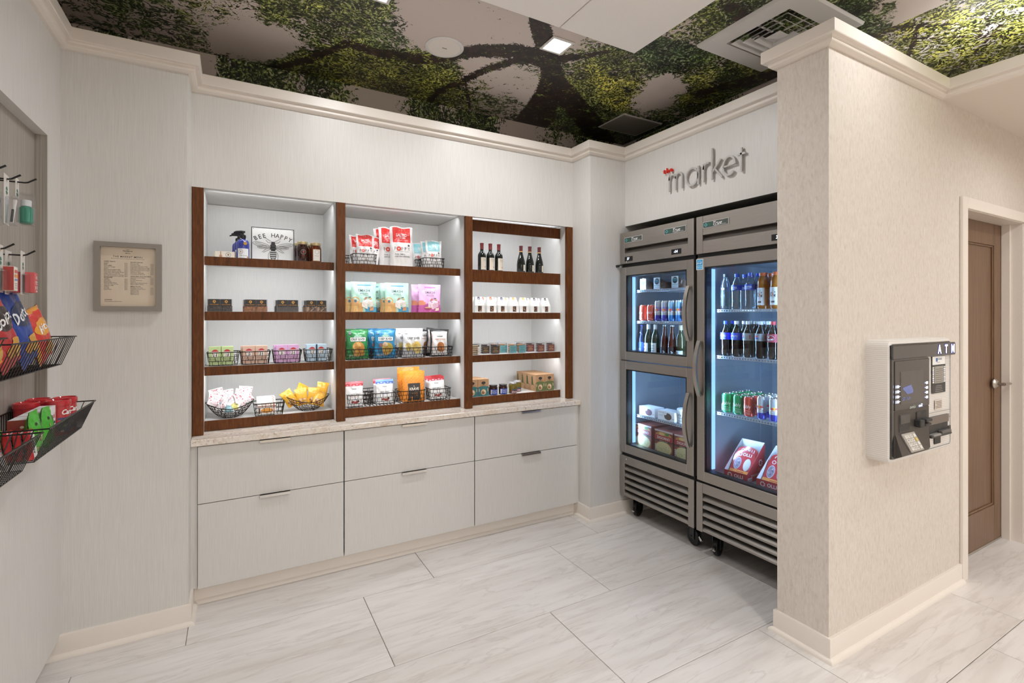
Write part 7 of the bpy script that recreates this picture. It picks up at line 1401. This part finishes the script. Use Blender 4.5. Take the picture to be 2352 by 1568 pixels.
cb(2.085, 'yellow and orange chip bag at the near end of the upper basket', '#e8901c', lays_art('REAL', '#f6efe0', '#f2b83a'), 44, .155, .23, -.20, -.33)
# lower basket goods: x from wall PNX to -.51
zb_ = 1.0795
tb_ = None
for k, (x, y) in enumerate(((-.590, 2.596), (-.669, 2.592), (-.679, 2.503), (-.592, 2.517))):
    lb = 'tub of crisps with red lid, %s' % ['at the far end of the lower basket', 'second from the far end', 'by the grey panel', 'in front beside the white boxes'][k]
    if tb_ is None:
        tb_ = thing('crisp_tub', lb, 'snack tub'); b = MB(); b.lathe([(.034, 0), (.036, .003), (.036, .118)], 26, col='#b8202a'); b.build('tub', 'gloss', tb_); b = MB(); b.lathe([(.0385, .112), (.0390, .114), (.0390, .128), (.036, .131), (.033, .127), (0, .127)], 26, col='#c01824'); b.build('lid', 'gloss', tb_)
        b = MB(); S = cyl(.036); b.text(S, 'Caramel', 0, .078, .018, '#f6f0ec', 2, 'C', .9, 0, .25, .03, wmax=.075); b.rect(S, -.05, .010, .05, .066, '#2a3a6a', 1, 12)
        rd = random.Random(1); [b.ell(S, rd.uniform(-.045, .045), rd.uniform(.014, .06), .006, .005, rd.choice(['#e8c88a', '#f2e6d0', '#c03a3a']), 2, 6) for _ in range(16)]; b.build('printed_side', 'print', tb_); put(tb_, x, y, zb_, pi / 2)
    else: dup(tb_, x, y, zb_, pi / 2, lb)
def sn_art(b, S, w_, h_): b.rect(S, -w_ / 2, h_ * .30, w_ / 2, h_, '#ecebec', 1); b.text(S, "Snack", 0, h_ * .62, h_ * .16, '#b8323a', 2, 'C', .9, 0, .1, .01, wmax=w_ * .8); b.rect(S, -w_ * .45, h_ * .44, w_ * .45, h_ * .52, '#3a3a4a', 2); b.rect(S, -w_ / 2, 0, w_ / 2, h_ * .28, '#c8402a', 1)
def sn_side(b, S, d_, h_): b.rect(S, -d_ / 2, 0, d_ / 2, h_, '#8a2a1a', 1); b.text(S, 'Eat Well', 0, h_ * .5, h_ * .10, '#d8a890', 2, wmax=d_ * .8); b.ell(S, d_ * .3, h_ * .8, d_ * .12, d_ * .1, '#d8c8b0', 2, 8)
sx_ = None
for k in range(4):
    lb = 'white and red snack box in the lower basket, %s from the far end' % ORD[k]; y = 2.438 - .077 * k
    if sx_ is None: sx_ = carton('snack_box', lb, 'snack box', .072, .118, .045, '#f0eeee', sn_art, 'print', sn_side); put(sx_, -.612, y, zb_, pi / 2)
    else: dup(sx_, -.612, y, zb_, pi / 2, lb)
b = None
def pist(b, S, w_, h_):
    b.text(S, 'pistachios', w_ * .18, h_ * .56, h_ * .11, '#123012', 3, 'C', .9, pi / 2 * 0 + 1.35, 0, .01, wmax=h_ * .42); b.ell(S, -w_ * .22, h_ * .74, w_ * .08, h_ * .045, '#16280f', 2, 8); rd = random.Random(8)
    for i in range(12): b.ell(S, rd.uniform(-.34, .05) * w_, rd.uniform(.12, .58) * h_, w_ * .09, h_ * .04, rd.choice(['#d8c8a0', '#b8a878', '#8a8a4a', '#3a3a20']), 2 + i * .1, 8)
gp = None
for k, (x, y, ro) in enumerate(((-.568, 2.300, .0), (-.568, 2.190, -.12), (-.640, 2.10, -.1))):
    lb = 'bright green pistachio bag in the lower basket, %s from the right' % ORD[k]
    if gp is None: gp = pouch('pistachio_bag', lb, 'nuts', .085, .135, .035, lambda p, q: '#3fae1c' if q > .08 else '#2c8a14', pist, 'pillow', 'foil', 20, 26, 51); put(gp, x, y, zb_, pi / 2, -.08, None, None, ro)
    else: dup(gp, x, y, zb_, pi / 2, lb, None, -.08, ro)
mt = None
def mint(b, S, w_, h_): b.rect(S, -w_ * .40, h_ * .06, w_ * .40, h_ * .94, '#ece8e4', 1); b.text(S, 'ALTOIDS', -w_ * .02, h_ * .18, w_ * .30, '#2a3a3a', 2, 'L', .9, pi / 2, 0, .03, wmax=h_ * .7)
for k in range(4):
    lb = 'red and white tin of mints standing on edge, %s from the right' % ORD[k]; x = -.560 - .024 * k
    if mt is None:
        mt = thing('mint_tin', lb, 'mints'); b = MB(); b.box(-.030, .030, -.009, .009, 0, .093, .004, '#b81f24'); b.build('tin', 'gloss', mt, smooth=None); b = MB(); mint(b, flat(.018), .060, .093); b.build('printed_lid', 'print', mt, smooth=None); put(mt, x, 2.118, zb_, pi / 2 + .1, -.12)
    else: dup(mt, x, 2.118, zb_, pi / 2 + .1, lb, None, -.12)
cw = None; rd = random.Random(12)
for k in range(10):
    lb = 'small %s-wrapped candy pack in the lower left basket, %s in the heap' % (['silver', 'brown'][k % 2], ORD[k] if k < 9 else 'tenth'); cs2 = ['#a9a6a8', '#4a3028']
    if k < 2: cw_ = pouch('candy_pack', lb, 'candy', .06, .085, .018, speckle(cs2[k]), speckle_art(['#c03030', '#e8e4e0', '#2a3a7a', '#d8a040'], 20 + k, False), 'pillow', 'foil', 14, 16, 60 + k); cw = (cw or []) + [cw_]; put(cw_, -.58, 1.955 - .05 * k, zb_, pi / 2, -.4, None, None, .4)
    else: dup(cw[k % 2], -.56 - .03 * (k % 3), 1.965 - .055 * (k % 5), zb_ + .02 * (k // 5), pi / 2 + rd.uniform(-.4, .4), lb, None, -.5, rd.uniform(-.8, .8))
# -- peg hooks with carded travel goods
def hook(label, y, z, xe=-.600):
    o = thing('peg_hook', label, 'hook', (PNX, y, z)); b = MB(); L = xe - PNX; b.tube([(0, 0, 0), (L - .030, 0, -.001), (L - .022, 0, .001), (L, 0, .016)], [.0026, .0026, .0028, .003], 8); b.build('prong', 'black_wire', o, smooth=60); b = MB(); b.box(-.001, .003, -.008, .008, -.020, .020, .001); b.build('back_plate', 'black_wire', o, smooth=None); return o
hs = {}
for nm_, px, py, xe in (('upper right', 84, 411, -.600), ('upper middle', 48, 402, -.600), ('upper left', 14, 380, -.600), ('lower right', 81, 576, -.600), ('lower left', 33, 560, -.600)):
    p = on_x(px, py, xe); hs[nm_] = (p[1], p[2] - .016); hook('black peg hook, %s on the grey panel' % nm_, p[1], p[2] - .016)
def travel(label, w_, h_, body, hole=.008):
    o = thing('travel_pack', label, 'travel pack'); b = MB(); b.box(-w_ / 2, w_ / 2, -.0006, .0006, -h_, hole + .012, 0, '#dcd9d4'); b.ringp(lambda u, v, l: (u, -.0008 - l * .0002, v), 0, -.030, .013, .0, '#1f6f5a', 1, 16, 1, .25, pi - .25); b.ringp(lambda u, v, l: (u, -.0008 - l * .0002, v), 0, -.030, .013, .0, '#1f6f5a', 1, 16, 1, pi + .25, 2 * pi - .25); b.rect(lambda u, v, l: (u, -.0008 - l * .0002, v), -w_ * .4, -.062, w_ * .4, -.060, '#b9b5b0', 1); b.ell(lambda u, v, l: (u, -.0008 - l * .0002, v), 0, .004, .008, .005, '#cfa88c', 1, 10); b.build('header_card', 'print', o, smooth=None)
    body(o); return o
def red_box(o):
    b = MB(); b.box(-.004, .050, -.030, -.006, -.120, -.050, .001, '#d8585a'); S = lambda u, v, l: (u, -.030 - l * .0004, v); b.text(S, 'Tums', .023, -.072, .014, '#f6eeee', 2, wmax=.042); b.rect(S, .0, -.084, .046, -.081, '#f2dcdc', 2); b.rect(S, .0, -.090, .046, -.088, '#f2dcdc', 2); b.ell(S, .008, -.103, .006, .007, '#f2e6e6', 2, 10); b.ell(S, .036, -.102, .006, .007, '#f2e6e6', 2, 10); b.rect(S, .02, -.117, .044, -.112, '#f2dcdc', 2); b.build('medicine_box', 'print', o, smooth=None)
    b = MB(); b.box(-.028, .028, -.020, -.001, -.126, -.058, .003); b.build('blister', 'clear_plastic', o, smooth=None)
def multi_box(o):
    b = MB(); b.box(-.006, .044, -.032, -.006, -.122, -.046, .001, '#e9e2da'); S = lambda u, v, l: (u, -.032 - l * .0004, v); b.rect(S, -.002, -.066, .036, -.056, '#d86a5a', 2); b.rect(S, .0, -.080, .04, -.070, '#e89a4a', 2); b.rect(S, .0, -.090, .036, -.084, '#6a9ac8', 2); [b.rect(S, .0, -.100 - .007 * i, .036, -.0975 - .007 * i, '#b0aaa6', 2) for i in range(3)]; b.rect(lambda u, v, l: (-.006 - l * .0004, u, v), -.031, -.121, -.007, -.047, '#a8261c', 1); b.build('medicine_box', 'print', o, smooth=None)
    b = MB(); b.box(-.030, .030, -.022, -.001, -.128, -.06, .003); b.build('blister', 'clear_plastic', o, smooth=None)
def gel(o):
    b = MB(); b.T = Matrix.Translation((.012, -.020, -.132)) @ Matrix.Rotation(.12, 4, 'Y'); b.lathe([(.015, 0), (.019, .004), (.019, .054), (.012, .060)], 18, col='#0c8f72'); b.T = None; b.build('gel_bottle', 'gloss', o)
    b = MB(); b.T = Matrix.Translation((.012, -.020, -.132)) @ Matrix.Rotation(.12, 4, 'Y'); b.lathe([(.014, .060), (.014, .082), (0, .083)], 18, col='#e6eaec'); b.T = None; b.build('cap', 'print', o); b = MB(); b.box(-.022, .046, -.042, -.001, -.136, -.03, .004); b.build('clear_bag', 'clear_plastic', o, smooth=None)
def brush(o):
    b = MB(); b.tube([(-.012, -.014, -.132), (.010, -.016, -.085), (.022, -.016, -.055)], [.004, .004, .006], 8, col='#e9e6e2'); b.tube([(-.016, -.014, -.13), (.004, -.014, -.088)], .0035, 6, col='#2a2a2c'); b.build('folding_toothbrush', 'print', o); b = MB(); b.box(-.026, .030, -.026, -.001, -.138, -.05, .003); b.build('blister', 'clear_plastic', o, smooth=None)
def hang(nm_, first, lbs, x0, step, w_, h_, body, dz=-.008):
    y, z = hs[nm_]; o = None
    for k, lb in enumerate(lbs):
        x = x0 - step * k
        if o is None: o = travel(lb, w_, h_, body); put(o, x, y, z + dz, pi / 2 + .12)
        else: dup(o, x, y, z + dz, pi / 2 + .08 - .03 * k, lb)
hang('lower right', 0, ['travel card with red antacid box, foremost on the lower right hook'] + ['travel card, %s behind the red antacid card' % ORD[k] for k in range(1)], -.632, .036, .066, .128, red_box)
hang('lower left', 0, ['travel card with white and orange medicine box, foremost on the lower left hook', 'travel card just behind the white and orange medicine card'], -.632, .04, .066, .128, multi_box)
hang('upper right', 0, ['clear bag with green gel bottle on the upper right hook'], -.650, .03, .05, .045, gel)
hang('upper middle', 0, ['white travel card with folding toothbrush on the upper middle hook', 'travel card behind the folding toothbrush card'], -.634, .038, .066, .138, brush)
hang('upper left', 0, ['travel card with pale comb kit at the left picture edge'], -.640, .03, .066, .12, brush)
